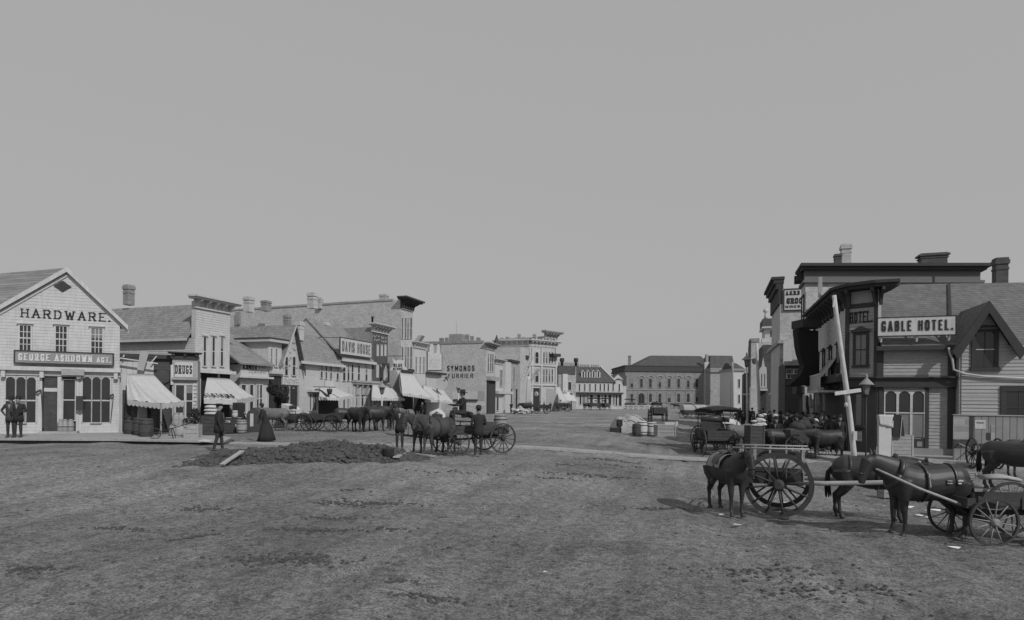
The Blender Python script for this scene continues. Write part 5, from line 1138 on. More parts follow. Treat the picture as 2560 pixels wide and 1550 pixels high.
a_, b_, c_, d_ = FS_.rect(2291, 1104, 2304, 1116); MB().fbox(FS_, a_, b_, c_, d_, .06, .075).build('panel', STONEM, ho)
MB().fbox(FC, 0, cl, GR, zg, .0, .05).build('corner_shopfront', TRIM, ho)
a_, b_, c_, d_ = FC.rect(2141, 985, 2155, 1063); window(ho, FC, a_, b_, c_, d_, 1, 1, fm=TRIM, gm_=GLASSP, cas=.1, o=.05, name='door_glass')
a_, b_, c_, d_ = FC.rect(2141, 1078, 2155, 1103); MB().fbox(FC, a_, b_, c_, d_, .05, .075).build('door_panel', STONEM, ho)
a_, b_, c_, d_ = FS_.rect(2285, 1121, 2378, 1148); MB().fbox(FS_, sC, .1, GR, d_, 0, .10).build('plinth', SIGNG, ho)
# roof sign
sg_o = .45; s0, s1, z0, z1 = FS_.rect(2194, 793, 2388, 838, sg_o)
tl, trr = FS_.at(2196, 793, sg_o)[1], FS_.at(2387, 790, sg_o)[1]
sgn = MB().fbox(FS_, s0, s1, z0, z1, sg_o, sg_o + .06).build('sign_board', WHITE, ho)
q = MB(); f_ = .035; q.fbox(FS_, s0 - f_, s1 + f_, z1, z1 + f_, sg_o - .02, sg_o + .08); q.fbox(FS_, s0 - f_, s1 + f_, z0 - f_, z0, sg_o - .02, sg_o + .08); q.fbox(FS_, s0 - f_, s0, z0, z1, sg_o - .02, sg_o + .08); q.fbox(FS_, s1, s1 + f_, z0, z1, sg_o - .02, sg_o + .08); q.build('sign_frame', LETTER, sgn)
text(FS_, 'GABLE HOTEL.', s0 + .17, s1 - .11, z0 + .165, z1 - .185, sg_o + .06, .15, serif=False, dep=.006, gap=.55).build('letter_shadow', STONEM, sgn)
text(FS_, 'GABLE HOTEL.', s0 + .15, s1 - .15, z0 + .20, z1 - .14, sg_o + .075, .15, serif=False, dep=.01, gap=.55).build('sign_lettering', LETTER, sgn)
q = MB()
for x in (2202, 2291, 2372): a = FS_.at(x, 845, .4)[0]; q.bar(FS_.P(a, z0 - .28, .38), FS_.P(a + .03, z0 + .05, sg_o + .03), .07); q.bar(FS_.P(a, z0 - .25, .38), FS_.P(a, z1 - .2, -.6), .05)
q.build('sign_bracket', STONE, sgn)
# hotel boardwalk
strip('hotel_boardwalk', [tuple(G(2096, 1150, .15).xy), tuple(G(2700, 1168, .15).xy), (pS.x + 14, pc.y), (pc.x, pc.y), (pw_.x, pw_.y), (pw_.x, 90), (pw_.x - 2.8, 90), (pw_.x - 2.9, pw_.y)], GR + .17, GR - .3, PLANK)['kind'] = 'structure'
cwA = G(600, 1109, .05); cwB = G(2110, 1153, .05)
# plank crossing over the muddy street (follows the ground)
mb = MB(); n_ = 46; A2 = G(560, 1108, .03); B2 = G(2110, 1153, .03); dv_ = Vector((B2.x - A2.x, B2.y - A2.y, 0)); per = Vector((-dv_.y, dv_.x, 0)).normalized()
for k in range(n_):
    p = Vector((A2.x, A2.y, 0)) + dv_ * (k / n_); q_ = Vector((A2.x, A2.y, 0)) + dv_ * ((k + .985) / n_); rr_ = random.Random(k)
    for row in range(3):
        o_ = per * (row * .27 - .3 + rr_.uniform(-.02, .02)); h_ = lambda v: gz(v.x, v.y) + .035 + rr_.uniform(-.008, .008)
        a, b_ = p + o_, q_ + o_; c_, d_ = b_ + per * .25, a + per * .25; ring = [(v.x, v.y, h_(v)) for v in (a, b_, c_, d_)]
        mb.prism([(x, y, z - .07) for x, y, z in ring], (0, 0, .09))
cw = mb.build('plank_crossing', PLANK); cw['kind'] = 'structure'
# ---- tall brick building behind the hotel
pT = at(2012, 900, 40); FT = Frame((pT.x, pT.y), cam2w(1, -.045)); tb = newb('tall_hotel_neighbour', 'tall buff brick building with heavy dark cornice rising behind the gable hotel', 'building', FT)
sR_ = FT.at(2440, 690)[0]; zt = FT.at(2200, 664)[1]; zf_ = FT.at(2200, 706)[1]; e1_ = FT.at(2462, 661)[0]
def tlay(a, e, z0, z1, o, dp):
    p0, p1 = FT.P(a, z0, o), FT.P(e, z0, o); return [p0, p1, p1 + Vector((0, dp, 0)), p0 + Vector((0, dp, 0))], (0, 0, z1 - z0)
MB().prism(*tlay(0, sR_, GR, zt - .6, 0, 2)).build('wall', BRICK, tb)
mb = MB(); mb.prism(*tlay(-.6, e1_, zt - .16, zt + .03, .7, 3.0)); mb.prism(*tlay(-.45, e1_ - .2, zt - .36, zt - .16, .5, 2.7)); mb.build('cornice', TRIM, tb)
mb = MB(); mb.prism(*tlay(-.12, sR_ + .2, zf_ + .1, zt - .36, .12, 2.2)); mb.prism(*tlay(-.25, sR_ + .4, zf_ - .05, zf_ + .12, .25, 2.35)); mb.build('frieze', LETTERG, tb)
FTw = Frame(tuple((FT.P(0, 0, 0) + Vector((0, 2, 0))).xy), (0, -1))
mb = MB()
for k in range(2): mb.fbox(FTw, .3 + k * 1.15, .5 + k * 1.15, zf_ + .2, zt - .36, .1, .5)
mb.build('cornice_bracket', TRIM, tb)
for x, y0_, y1_, w_p in ((2114, 655, 612, 25), (2094, 655, 636, 18), (2331, 655, 635, 66)):
    chimney(tb, x, y0_, w_p, y1_, 43, BRICK if w_p == 25 else BRICKD, deep=(1.0 if w_p > 60 else None))
mb = MB(); p = FT.P(*FT.at(2332, 707, -1), -1); 
chimney(tb, 2334, 706, 5, 690, 37, IRON, name='stove_pipe')
for a in (.6,):
    window(tb, FTw, a, a + .9, 7.2, 9.2, 1, 2, fm=TRIM, cas=.1, o=.03); window(tb, FTw, a, a + .9, 3.8, 6.0, 1, 2, fm=TRIM, cas=.1, o=.03)
MB().fbox(FTw, -.1, 2.1, 2.6, 3.1, 0, .5).build('shop_cornice', TRIM, tb); MB().fbox(FTw, 0, 2, GR, 2.6, 0, .05).build('shopfront', TRIM, tb)
# balcony box and drip of the brick wall next to the tower (small pale hood)
mb = MB(); f5 = Frame(tuple(at(2052, 740, 39).xy), (1, 0)); a_, b_, c_, d_ = f5.rect(2046, 734, 2068, 743); mb.fbox(f5, a_, b_, c_, d_, -.2, .9); mb.build('pale_ledge', STONE, tb)
a_, b_, c_, d_ = f5.rect(2046, 692, 2056, 736); q = MB(); q.fbox(f5, a_, b_, c_, d_, -.2, .0); q.build('soot_streaked_flue', GREYB, tb)
# ---- giant boot
cb = at(2020, 900, 34); FBt = Frame((cb.x, cb.y), cam2w(1, .12))
boot = [(1993, 822), (2046, 827), (2046, 870), (2048, 925), (2050, 962), (2040, 966), (2012, 962), (2000, 966), (1976, 967), (1974, 962), (1986, 952), (2000, 938), (2008, 926), (2010, 912), (2006, 900), (2001, 885), (1997, 865)]
bt = MB().prism([FBt.P(*FBt.at(x, y), 0) for x, y in boot], FBt.n * -.45).build('boot_sign', CANVASD); tag(bt, 'giant black boot hung as a shop sign beside the hotel front', 'sign')
ROOTM[bt.name] = Matrix.Identity(4); q = MB(); a_, b_, c_, d_ = FBt.rect(1999, 800, 2046, 820); q.fbox(FBt, a_, b_, c_, d_, -.8, .3); q.build('hood', TRIM, bt)
# hanging clothes under the boot
for k, (x, y0_, y1_, m_) in enumerate(((2010, 985, 1030, STONE), (2018, 988, 1040, COATM), (2026, 985, 1020, STONEM), (2050, 968, 982, STONE), (2042, 985, 1035, GREYB), (2052, 985, 1030, STONEM), (2060, 985, 1032, GREYB), (2047, 983, 1012, STONE))):
    fx = Frame(tuple(at(x, 1000, 31 + (k % 3) * .5).xy), cam2w(1, .3)); a_, b_, c_, d_ = fx.rect(x - (7 if k == 3 else 2.6), y0_, x + (10 if k == 3 else 3), y1_); mb = MB()
    sheet(mb, fx.P(a_, d_, 0), fx.P(b_, d_, 0), fx.P(a_ - .04, c_, .05), fx.P(b_ + .02, c_, .08), 6, 6, .02, .03, seed=k); o_ = mb.build('hanging_cloth', m_)
    tag(o_, ['pale cloth strip hanging farthest left under the boot sign', 'dark brown garment hanging under the toe of the boot sign', 'grey cloth strip hanging under the boot sign, short', 'wide white cloth hung flat beneath the hotel front corner', 'grey garment hanging left of the white wide cloth', 'pale grey stuff strip hanging below the wide white cloth', 'grey garment hanging nearest the leaning pole', 'short white scarf hanging in the middle of the dark garments'][k], 'cloth', 'goods hung out under the boot sign')
# ---- grocery building
pG = at(1949, 900, 54); FGr = Frame((pG.x, pG.y), (1, 0)); gr = newb('wholesale_grocery', 'tall narrow buff brick wholesale building with a white painted grocer board', 'building', FGr)
zt = FGr.at(1980, 720)[1]; MB().box(pG.x, pG.x + 9, pG.y, pG.y + 8, GR, zt).build('wall', BRICK, gr)
FGw = Frame((pG.x, pG.y + 8), (0, -1)); ztc = FGr.at(1945, 692)[1]
mb = MB(); mb.box(pG.x - .75, pG.x + .35, pG.y - .1, pG.y + 8.3, ztc - .25, ztc); mb.box(pG.x - .55, pG.x + .3, pG.y - .05, pG.y + 8.2, ztc - .6, ztc - .25); mb.box(pG.x - .35, pG.x + .25, pG.y - .02, pG.y + 8, ztc - 1.1, ztc - .6); mb.box(pG.x - .15, pG.x + .2, pG.y - .01, pG.y + 8, zt - 1.4, ztc - 1.1); mb.build('cornice', TRIM, gr)
s0, s1, z0, z1 = FGr.rect(1961, 723, 2030, 774, .1); MB().fbox(FGr, s0, s1, z0, z1, 0, .1).build('sign_board', WHITE, gr)
q = MB(); f_ = .07; q.fbox(FGr, s0 - f_, s1 + f_, z1, z1 + f_, .0, .14); q.fbox(FGr, s0 - f_, s1 + f_, z0 - f_, z0, .0, .14); q.fbox(FGr, s0 - f_, s0, z0, z1, 0, .14); q.build('sign_frame', LETTER, gr)
a_, b_, c_, d_ = FGr.rect(1965, 727, 1999, 739, .1); text(FGr, 'A.G.B.B', a_, b_, c_ + .05, d_, .1, .2, serif=True).build('sign_lettering', LETTER, gr)
a_, b_, c_, d_ = FGr.rect(1967, 744, 2026, 759, .1); text(FGr, 'GROCER', a_, b_, c_, d_, .1, .24, serif=True).build('sign_lettering', LETTER, gr)
a_, b_, c_, d_ = FGr.rect(1963, 763, 2016, 769, .1); text(FGr, 'WINES. L', a_, b_, c_, d_, .1, .2).build('sign_lettering', LETTER, gr)
MB().fbox(FGr, 0, 9, FGr.at(1980, 900)[1], FGr.at(1980, 897)[1], 0, .1).build('string_course', STONEM, gr)
a_, b_, c_, d_ = FGr.rect(1986, 828, 1989, 837); MB().fbox(FGr, a_, b_, c_, d_, 0, .1).build('wall_anchor', IRON, gr)
# low dark clapboard store in front of it
pD = at(1962, 1000, 48); FDl = Frame((pD.x, pD.y), (1, 0)); dl = newb('dry_goods_store', 'low dark clapboard store with a white dry goods sign under its eave', 'shop', FDl)
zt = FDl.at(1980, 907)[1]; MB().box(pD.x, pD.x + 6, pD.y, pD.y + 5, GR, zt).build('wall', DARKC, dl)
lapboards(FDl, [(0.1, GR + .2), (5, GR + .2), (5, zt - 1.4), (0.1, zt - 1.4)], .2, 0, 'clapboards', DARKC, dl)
MB().fbox(FDl, -.1, 1.6, FDl.at(1980, 914)[1], zt + .1, -.2, .5).build('awning_box', STONEM, dl)
s0, s1, z0, z1 = FDl.rect(1965, 922, 2010, 947); MB().fbox(FDl, s0, s1, z0, z1, 0, .06).build('sign_board', WHITE, dl)
zm = (z0 + z1) / 2; text(FDl, 'DRY GOODS', s0 + .04, s1 + .1, zm + .04, z1 - .05, .06, .2, serif=True).build('sign_lettering', LETTER, dl); text(FDl, 'WHOLES', s0 + .1, s1 - .05, z0 + .05, zm - .04, .06, .2, serif=True).build('sign_lettering', LETTER, dl)
a_, b_, c_, d_ = FDl.rect(1964, 1032, 1992, 1046); MB().fbox(FDl, a_, b_, c_ - .2, d_, 0, .3).build('notice_board', WBOARD, dl)
# narrow white fronted shop
pN = at(1962, 1000, 56); FN = Frame((pN.x, pN.y + 9), (0, -1)); nw_ = newb('narrow_white_shop', 'narrow white false fronted shop squeezed left of the dry goods store', 'shop', FN)
zt = at(1950, 870, 58).z
MB().box(pN.x - .45, pN.x, pN.y - 4, pN.y + 9, GR, zt).build('wall', WHITES, nw_)
fn2 = Frame((pN.x, pN.y - 4), (1, 0)); a_, b_, c_, d_ = Frame((pN.x, pN.y - 4.1), (1, 0)).rect(1951, 852, 1962, 1045); MB().box(pN.x - .6, pN.x + .1, pN.y - 4.3, pN.y - 4, GR, d_).build('corner_board', WHITE, nw_)
MB().box(pN.x - .9, pN.x, pN.y - 3, pN.y + 9, zt, zt + .3).build('cornice', STONEM, nw_)
fb_ = Frame(tuple(at(1937, 930, 62).xy), (1, 0)); s0, s1, z0, z1 = fb_.rect(1937, 874, 1957, 984); ex = MB().fbox(fb_, s0, s1, z0, z1, -3, 0).build('oriel', WHITES, nw_)
MB().fbox(fb_, s0 - .3, s1, z0 - .1, z0 + .1, -3, .2).build('oriel_sill', WHITE, nw_); MB().fbox(fb_, s0 - .5, s1 + .1, z1, z1 + .25, -3, .5).build('oriel_cornice', GREYB, nw_)
# dark roofed brick shop
pK = at(1907, 900, 74); FK = Frame((pK.x, pK.y), (1, 0)); kb = newb('dark_brick_store', 'dark brick store with a tall slate roof beyond the narrow white shop', 'shop', FK)
s1 = FK.at(1945, 900)[0]; zt = FK.at(1920, 862)[1]; zm = FK.at(1920, 905)[1]
MB().fbox(FK, 0, s1 + 2, GR, zm, -8, 0).build('wall', BRICKD, kb); MB().fbox(FK, 0, s1 + 2, zm, zt, -7, -.1).build('roof', SLATE, kb)
p0 = at(1916, 930, 70); fgk = Frame((p0.x, p0.y), (1, 0)); gothic = [(1898, 969), (1898, 925), (1901, 919), (1904, 917), (1906, 905), (1908, 893), (1910, 905), (1912, 916), (1916, 918), (1917, 926), (1917, 969)]
gt = newb('gothic_signboard', 'ornate white pointed signboard with two narrow dark slots', 'sign', fgk)
MB().prism([fgk.P(*fgk.at(x, y), 0) for x, y in gothic], fgk.n * -.3).build('board', WHITE, gt)
for x in (1904.5, 1912): a_, b_, c_, d_ = fgk.rect(x - .8, 935, x + .8, 966); MB().fbox(fgk, a_, b_, c_, d_, 0, .03).build('slot', TRIM, gt)
a_, b_, c_, d_ = fgk.rect(1880, 971, 1918, 977); MB().fbox(fgk, a_, b_, c_, d_, -.5, .4).build('ledge', STONE, gt)
a_, b_, c_, d_ = fgk.rect(1898, 977, 1916, 1040); q = MB(); q.fbox(fgk, a_, b_, GR, d_, -.6, -.2); q.build('shopfront', TRIM, gt)
# brick strip wall and cupola house
pB = at(1877, 900, 92); fB_ = Frame((pB.x, pB.y), (1, 0)); bk = newb('narrow_buff_wall', 'narrow buff brick wall with dark quoin behind the telegraph pole', 'building', fB_)
s1 = fB_.at(1898, 900)[0]; MB().fbox(fB_, 0, s1 + 3, GR, fB_.at(1887, 855)[1], -8, 0).build('wall', BRICK, bk); MB().fbox(fB_, -.25, .0, 4.5, fB_.at(1887, 850)[1], -2, .2).build('quoin', TRIM, bk)
MB().fbox(fB_, -.2, 1.2, fB_.at(1880, 855)[1], fB_.at(1880, 846)[1], -1, .1).build('chimney', BRICKM, bk)
pQ = at(1908, 800, 100); fQ = Frame((pQ.x, pQ.y), (1, 0)); cu = newb('cupola_house', 'pale house with a dark flat cupola roof and finial above the brick stores', 'house', fQ)
s1 = fQ.at(1940, 800)[0]; a_, b_, c_, d_ = fQ.rect(1912, 819, 1940, 862); MB().fbox(fQ, a_, b_, 0, d_, -6, 0).build('wall', STONE, cu); MB().fbox(fQ, -.1, s1, fQ.at(1920, 818)[1], fQ.at(1920, 797)[1], -6, .5).build('roof', SLATE, cu)
MB().fbox(fQ, -.2, s1, fQ.at(1920, 821)[1], fQ.at(1920, 817)[1], -6, .7).build('eaves', STONE, cu)
p = fQ.P(*fQ.at(1914.5, 797), 0); MB().lathe(p, [(.3, -.1), (.25, .6), (.15, .9), (.45, 1.2), (.4, 1.5), (.1, 1.7), (.05, 2.2)], 10).build('finial', STONE, cu)
a_, b_, c_, d_ = fQ.rect(1926, 826, 1930, 842); MB().fbox(fQ, a_, b_, c_, d_, 0, .05).build('window', GLASS, cu)
mb = MB(); a_, b_, c_, d_ = fQ.rect(1905, 846, 1920, 858, 2); mb.fbox(fQ, a_, b_, c_, d_, 0, 2); mb.build('balustrade', WHITE, cu)
# dark low shops, far right side
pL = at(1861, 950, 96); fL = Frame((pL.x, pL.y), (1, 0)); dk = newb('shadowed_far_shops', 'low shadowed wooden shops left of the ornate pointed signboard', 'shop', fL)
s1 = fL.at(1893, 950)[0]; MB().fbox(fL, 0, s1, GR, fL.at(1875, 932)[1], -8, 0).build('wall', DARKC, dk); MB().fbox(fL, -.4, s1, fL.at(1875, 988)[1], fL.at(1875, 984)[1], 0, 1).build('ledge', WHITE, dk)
for x in (1868, 1880): winpx(dk, fL, x, 945, x + 4, 975, cols=1, rows=2, cas=.1, o=.03, fm=GREYB)
a_, b_, c_, d_ = fL.rect(1864, 990, 1892, 1012); MB().fbox(fL, a_, b_, c_, d_, 0, .05).build('shop_window', GLASSP, dk)
dg_ = at(1872, 905, 88); fdg = Frame((dg_.x, dg_.y), cam2w(1, 0)); hb = MB().prism([fdg.P(*fdg.at(x, y), 0) for x, y in ((1880, 898), (1887, 895), (1893, 900), (1891, 908), (1884, 912), (1879, 905))], fdg.n * .1).build('hanging_keg_sign', TRIM); tag(hb, 'small dark hanging sign left of the taller bare pole', 'sign')
# ============================================================ poles and lamps
def pole(name, label, px0, py0, px1, py1, d, w0, w1, m=BARK, cat='pole', extra=None):
    a = at(px0, py0, d); a.z = gz(a.x, a.y) - .3 if py0 > 1000 else a.z; b_ = at(px1, py1, d)
    rt = thing(name, label, cat, (a.x, a.y, gz(a.x, a.y)), 0)
    mb = MB(); pts = [a.lerp(b_, t_) + Vector((math.sin(t_ * 5) * .03, 0, 0)) for t_ in [i / 8 for i in range(9)]]
    mb.loft(pts, [w0 + (w1 - w0) * i / 8 for i in range(9)], 10); mb.build('shaft', m, rt); return rt, a, b_
pl, a, b_ = pole('leaning_pole', 'tall peeled leaning pole with a short cross board before the hotel corner', 2139, 1156, 2087, 738, 24.6, .115, .085)
fq_ = Frame(tuple(at(2120, 980, 24.4).xy), cam2w(1, 0)); mb = MB(); mb.bar(fq_.P(*fq_.at(2087, 984), 0), fq_.P(*fq_.at(2152, 975), 0), .05, .15); mb.build('cross_board', WOODL, pl)
mb = MB(); mb.bar(fq_.P(*fq_.at(2083, 768), 0), fq_.P(*fq_.at(2086, 745), 0), .06); mb.build('top_stub', BARK, pl)
mb = MB(); a_, b2_, c_, d_ = fq_.rect(2131, 1078, 2140, 1100); mb.fbox(fq_, a_, b2_, c_, d_, .0, .08); mb.build('notice', STONE, pl)
mb = MB(); mb.ell(fq_.P(*fq_.at(2115, 1012), 0), .07, .07, .1); mb.build('insulator', STONE, pl)
def lantern(par, c, s_, m1=IRON):
    c = Vector(c); g = MB(); g.lathe(c, [(.12 * s_, 0), (.20 * s_, .42 * s_)], 4, smooth=False, rot=.8); g.build('lamp_glass', GLASSP, par)
    q = MB(); q.lathe(c, [(.34 * s_, .42 * s_), (.30 * s_, .47 * s_), (.12 * s_, .66 * s_), (.05 * s_, .74 * s_), (.07 * s_, .8 * s_), (.02 * s_, .95 * s_)], 12); q.build('lamp_hood', SIGNG, par)
    q = MB(); q.lathe(c, [(.05 * s_, -.1), (.13 * s_, 0)], 8)
    for k in range(4):
        a_ = .8 + k * math.pi / 2; q.bar(c + Vector((math.cos(a_) * .125 * s_, math.sin(a_) * .125 * s_, 0)), c + Vector((math.cos(a_) * .205 * s_, math.sin(a_) * .205 * s_, .42 * s_)), .02 * s_)
    q.build('lamp_frame', m1, par)
p = at(2166, 985, 25.6); lp = thing('street_lamp', 'dark iron street lamp with a conical hood at the hotel corner', 'street lamp', (p.x, p.y, gz(p.x, p.y)), 0)
MB().loft([(p.x, p.y, -.5), (p.x, p.y, .5), (p.x, p.y, p.z - .05)], [.035, .025, .02], 8).build('post', IRON, lp); lantern(lp, p, .92)
pl2, a, b_ = pole('telegraph_pole', 'taller bare telegraph pole standing in the right hand crowd', 1899, 1040, 1893, 858, 48, .14, .10)
pl3, a, b_ = pole('telegraph_pole', 'thin pale pole just right of the bright end building', 1833, 1028, 1832, 905, 75, .13, .10, GREYB)
pl4, a, b_ = pole('telegraph_pole', 'thin short leaning pole beside the bright end building', 1825, 1028, 1827, 953, 80, .10, .06)
p = at(1866.5, 915, 44); lp2 = thing('street_lamp', 'street lamp with pointed hood on a pale post in the right hand crowd', 'street lamp', (p.x, p.y, GR), 0)
MB().loft([(p.x + .12, p.y, GR), (p.x, p.y, p.z)], [.10, .055], 10).build('post', BARK, lp2); lantern(lp2, p, 1.05)
for k, (x, yb, yt, d_) in enumerate(((1412, 1013, 984, 128), (1429, 1013, 985, 130))):
    p = at(x, yt, d_); l_ = thing('street_lamp', ['small far street lamp nearest the corner awnings', 'small far street lamp beside the white far hotel'][k], 'street lamp', (p.x, p.y, 0), 0); MB().loft([(p.x, p.y, 0), (p.x, p.y, p.z - .4)], [.12, .08], 8).build('post', IRON, l_); lantern(l_, (p.x, p.y, p.z - .5), 1.4)
for k, (x, yb, yt, d_) in enumerate(((955, 1060, 983, 44), (1146, 1030, 980, 64))):
    p = at(x, yt, d_); l_ = thing('street_lamp', ['white globed lamp post by the left awnings', 'dark street lamp on a pale post before the furrier wall'][k], 'street lamp', (p.x, p.y, 0), 0); MB().loft([(p.x, p.y, 0), (p.x, p.y, .8), (p.x, p.y, p.z)], [.13, .07, .05], 8).build('post', STONE, l_); lantern(l_, p, 1.0)
for k, (x, yt, d_) in enumerate(((592 + 395, 0, 0),)): pass
pl5, a, b_ = pole('flag_pole', 'thin flag pole on the roof above the furrier building', 1141, 852, 1141, 800, 104, .06, .03, GREYB)
# ============================================================ bodies: closed surfaces grown from overlapping lofts, fused by a voxel remesh
def fuse(mb, name, voxel, smooth=4):
    me = mb.mesh(name); o = bpy.data.objects.new('tmp', me); COL.objects.link(o)
    m = o.modifiers.new('r', 'REMESH'); m.mode = 'VOXEL'; m.voxel_size = voxel; m.use_smooth_shade = True
    if smooth:
        s_ = o.modifiers.new('s', 'SMOOTH'); s_.factor = .5; s_.iterations = smooth
    dg_ = bpy.context.evaluated_depsgraph_get(); dg_.update(); ev = o.evaluated_get(dg_); out = bpy.data.meshes.new_from_object(ev); out.name = name
    bpy.data.objects.remove(o); bpy.data.meshes.remove(me); return out
def person_proto(name, arms='down', stride=0.0, seated=False, skirt=False, lean=0.0, coat=True, hat='bowler', cloth=None, trous=None, armb=None):
    """faces +x, stands on z=0, 1.74 m tall"""
    root = thing('person', '', 'person'); mb = MB(); hz = .93
    if seated: hz = .56
    L_ = Vector((lean, 0, 0))
    def tz(z): return Vector((lean * (z - hz) / .5, 0, 0))
    S = lambda x, y, z: Vector((x, y, z)) + (tz(z) if z > hz else Vector((0, 0, 0)))
    d0 = hz - .93
    mb.loft([S(0, 0, .84 + d0), S(0, 0, .93 + d0), S(0, 0, 1.06 + d0), S(.01, 0, 1.22 + d0), S(.01, 0, 1.36 + d0), S(0, 0, 1.43 + d0), S(.0, 0, 1.47 + d0)], [(.13, .10), (.17, .125), (.15, .11), (.175, .125), (.19, .125), (.15, .09), (.07, .06)], 16, up=(1, 0, 0))
    mb.loft([S(0, 0, 1.42 + d0), S(.005, 0, 1.53 + d0)], [.062, .055], 12, up=(1, 0, 0))
    hd = S(.015, 0, 1.625 + d0); mb.ell(hd, .098, .076, .122, 16, 12); mb.ell(hd + Vector((.02, 0, -.05)), .07, .058, .075)
    mb.loft([hd + Vector((.085, 0, .02)), hd + Vector((.112, 0, -.015)), hd + Vector((.095, 0, -.03))], [.010, .017, .012], 8)      # nose
    mb.ell(hd + Vector((.082, 0, -.062)), .018, .026, .010); mb.ell(hd + Vector((.088, .032, .012)), .010, .018, .008); mb.ell(hd + Vector((.088, -.032, .012)), .010, .018, .008)
    for sg in (-1, 1): mb.ell(hd + Vector((0, sg * .078, -.005)), .022, .012, .032)
    for sg in (-1, 1):
        st = stride * sg
        if seated: K = Vector((.42, sg * .13, hz + .02)); A = Vector((.46, sg * .13, hz - .42)); H_ = Vector((0, sg * .09, hz))
        else: H_ = Vector((0, sg * .095, .92)); K = Vector((st * .55 + .02, sg * .10, .50)); A = Vector((st * 1.0 - abs(st) * .05, sg * .105, .09 + (.05 if st < 0 else 0)))
        mb.loft([H_, H_.lerp(K, .35), K, K.lerp(A, .3), K.lerp(A, .75), A], [.098, .092, .062, .062, .05, .048], 12)
        mb.loft([A + Vector((-.05, 0, -.035)), A + Vector((.02, 0, -.04)), A + Vector((.12, 0, -.055)), A + Vector((.20, 0, -.062))], [(.04, .04), (.047, .045), (.048, .03), (.035, .022)], 10)
        sh = S(0, sg * .19, 1.40 + d0); am = arms if not (armb and sg > 0) else armb
        if am == 'down': E = S(-.03, sg * .26, 1.13 + d0); W = S(.05, sg * .25, .89 + d0)
        elif am == 'bent': E = S(-.02, sg * .27, 1.13 + d0); W = S(.22, sg * .16, 1.10 + d0)
        elif am == 'hip': E = S(-.08, sg * .38, 1.16 + d0); W = S(.04, sg * .22, 1.0 + d0)
        elif am == 'reach': E = S(.20, sg * .22, 1.2 + d0); W = S(.44, sg * .14, 1.22 + d0)
        elif am == 'low': E = S(.15, sg * .22, 1.15 + d0); W = S(.30, sg * .16, .95 + d0)
        else: E = S(.0, sg * .26, 1.13 + d0); W = S(.1, sg * .24, .92 + d0)
        mb.loft([S(0, sg * .13, 1.41 + d0), sh, sh.lerp(E, .5), E, E.lerp(W, .5), W], [.06, .064, .055, .046, .042, .032], 12)
        dv = (W - E).normalized(); side = Vector((0, sg, 0)); pl_ = dv.cross(side).normalized(); wd = pl_ if abs(pl_.x) > .2 else Vector((1, 0, 0))
        c = W + dv * .055; mb.loft([W, W + dv * .04, W + dv * .085], [(.028, .022), (.04, .020), (.038, .018)], 10)
        for f in range(4):
            b0 = W + dv * .08 + wd * (.027 - .018 * f); ln = (.065, .075, .07, .055)[f]; b1 = b0 + dv * ln * .5; b2_ = b1 + (dv * .7 - side * .5).normalized() * ln * .5
            mb.loft([b0, b1, b2_], [.0105, .010, .009], 6)
        t0 = W + dv * .03 + wd * .034; mb.loft([t0, t0 + (dv + wd * .9).normalized() * .035, t0 + (dv * 1.3 + wd * .5 - side * .3).normalized() * .062], [.012, .011, .010], 6)
    body = fuse(mb, name + '_body', .0115, 3)
    cl = cloth or COATD; tr = trous or TROUS
    for m_ in (cl, tr, SKIN, LEATHER): body.materials.append(m_)
    hb_ = hz + .04
    idx = []
    for p_ in body.polygons:
        c = p_.center; k = 1 if c.z < hb_ else 0
        if (c - hd).length < .135 or c.z > hd.z - .11: k = 2
        elif c.z < .12 + 0 or (seated and c.z < hz - .36): k = 3
        idx.append(k)
    # hands: skin near the wrists
    for sg in (-1, 1):
        pass
    body.polygons.foreach_set('material_index', idx)
    root_body = obj_from(body, 'body', root)
    ws = []
    if coat and not seated:
        q = MB(); z0 = .70 if not skirt else .85
        q.loft([S(0, 0, z0), S(0, 0, .9), S(0, 0, 1.07), S(.01, 0, 1.24), S(.01, 0, 1.37), S(0, 0, 1.445)], [(.20, .165), (.19, .155), (.165, .13), (.188, .145), (.205, .142), (.13, .09)], 20, up=(1, 0, 0)); q.build('coat', cl, root)
        q = MB(); q.prism([S(.145, -.05, 1.43), S(.16, 0, 1.22), S(.145, .05, 1.43)], (.012, 0, 0)); q.build('shirt_front', STONED, root)
    if skirt:
        q = MB(); q.loft([(-.04, 0, .03), (-.03, 0, .3), (-.02, 0, .65), (0, 0, .95), (0, 0, 1.08)], [(.36, .40), (.30, .33), (.24, .26), (.17, .14), (.14, .11)], 40, up=(1, 0, 0))
        for i_, v in enumerate(q.v): k_ = 1 + .07 * math.sin(i_ % 40 * .157 * 9) * max(0, 1 - v.z / 1.0); v.x *= k_; v.y *= k_
        q.build('skirt', cl, root)
    q = MB()
    if hat == 'bowler': q.lathe(hd + Vector((-.01, 0, .055)), [(.150, 0), (.155, .01), (.105, .02), (.102, .07), (.075, .12), (.02, .135)], 18)
    elif hat == 'wide': q.lathe(hd + Vector((-.01, 0, .05)), [(.20, -.005), (.20, .01), (.105, .02), (.10, .09), (.08, .12), (.02, .11)], 18)
    elif hat == 'cap': q.lathe(hd + Vector((-.01, 0, .05)), [(.10, 0), (.12, .05), (.11, .075), (.02, .08)], 16); q.prism([hd + Vector((.07, -.06, .055)), hd + Vector((.16, -.03, .05)), hd + Vector((.16, .03, .05)), hd + Vector((.07, .06, .055))], (0, 0, .012))
    elif hat == 'bonnet': q.lathe(hd + Vector((-.045, 0, -.07)), [(.06, 0), (.10, .06), (.112, .13), (.09, .2), (.02, .22)], 16)
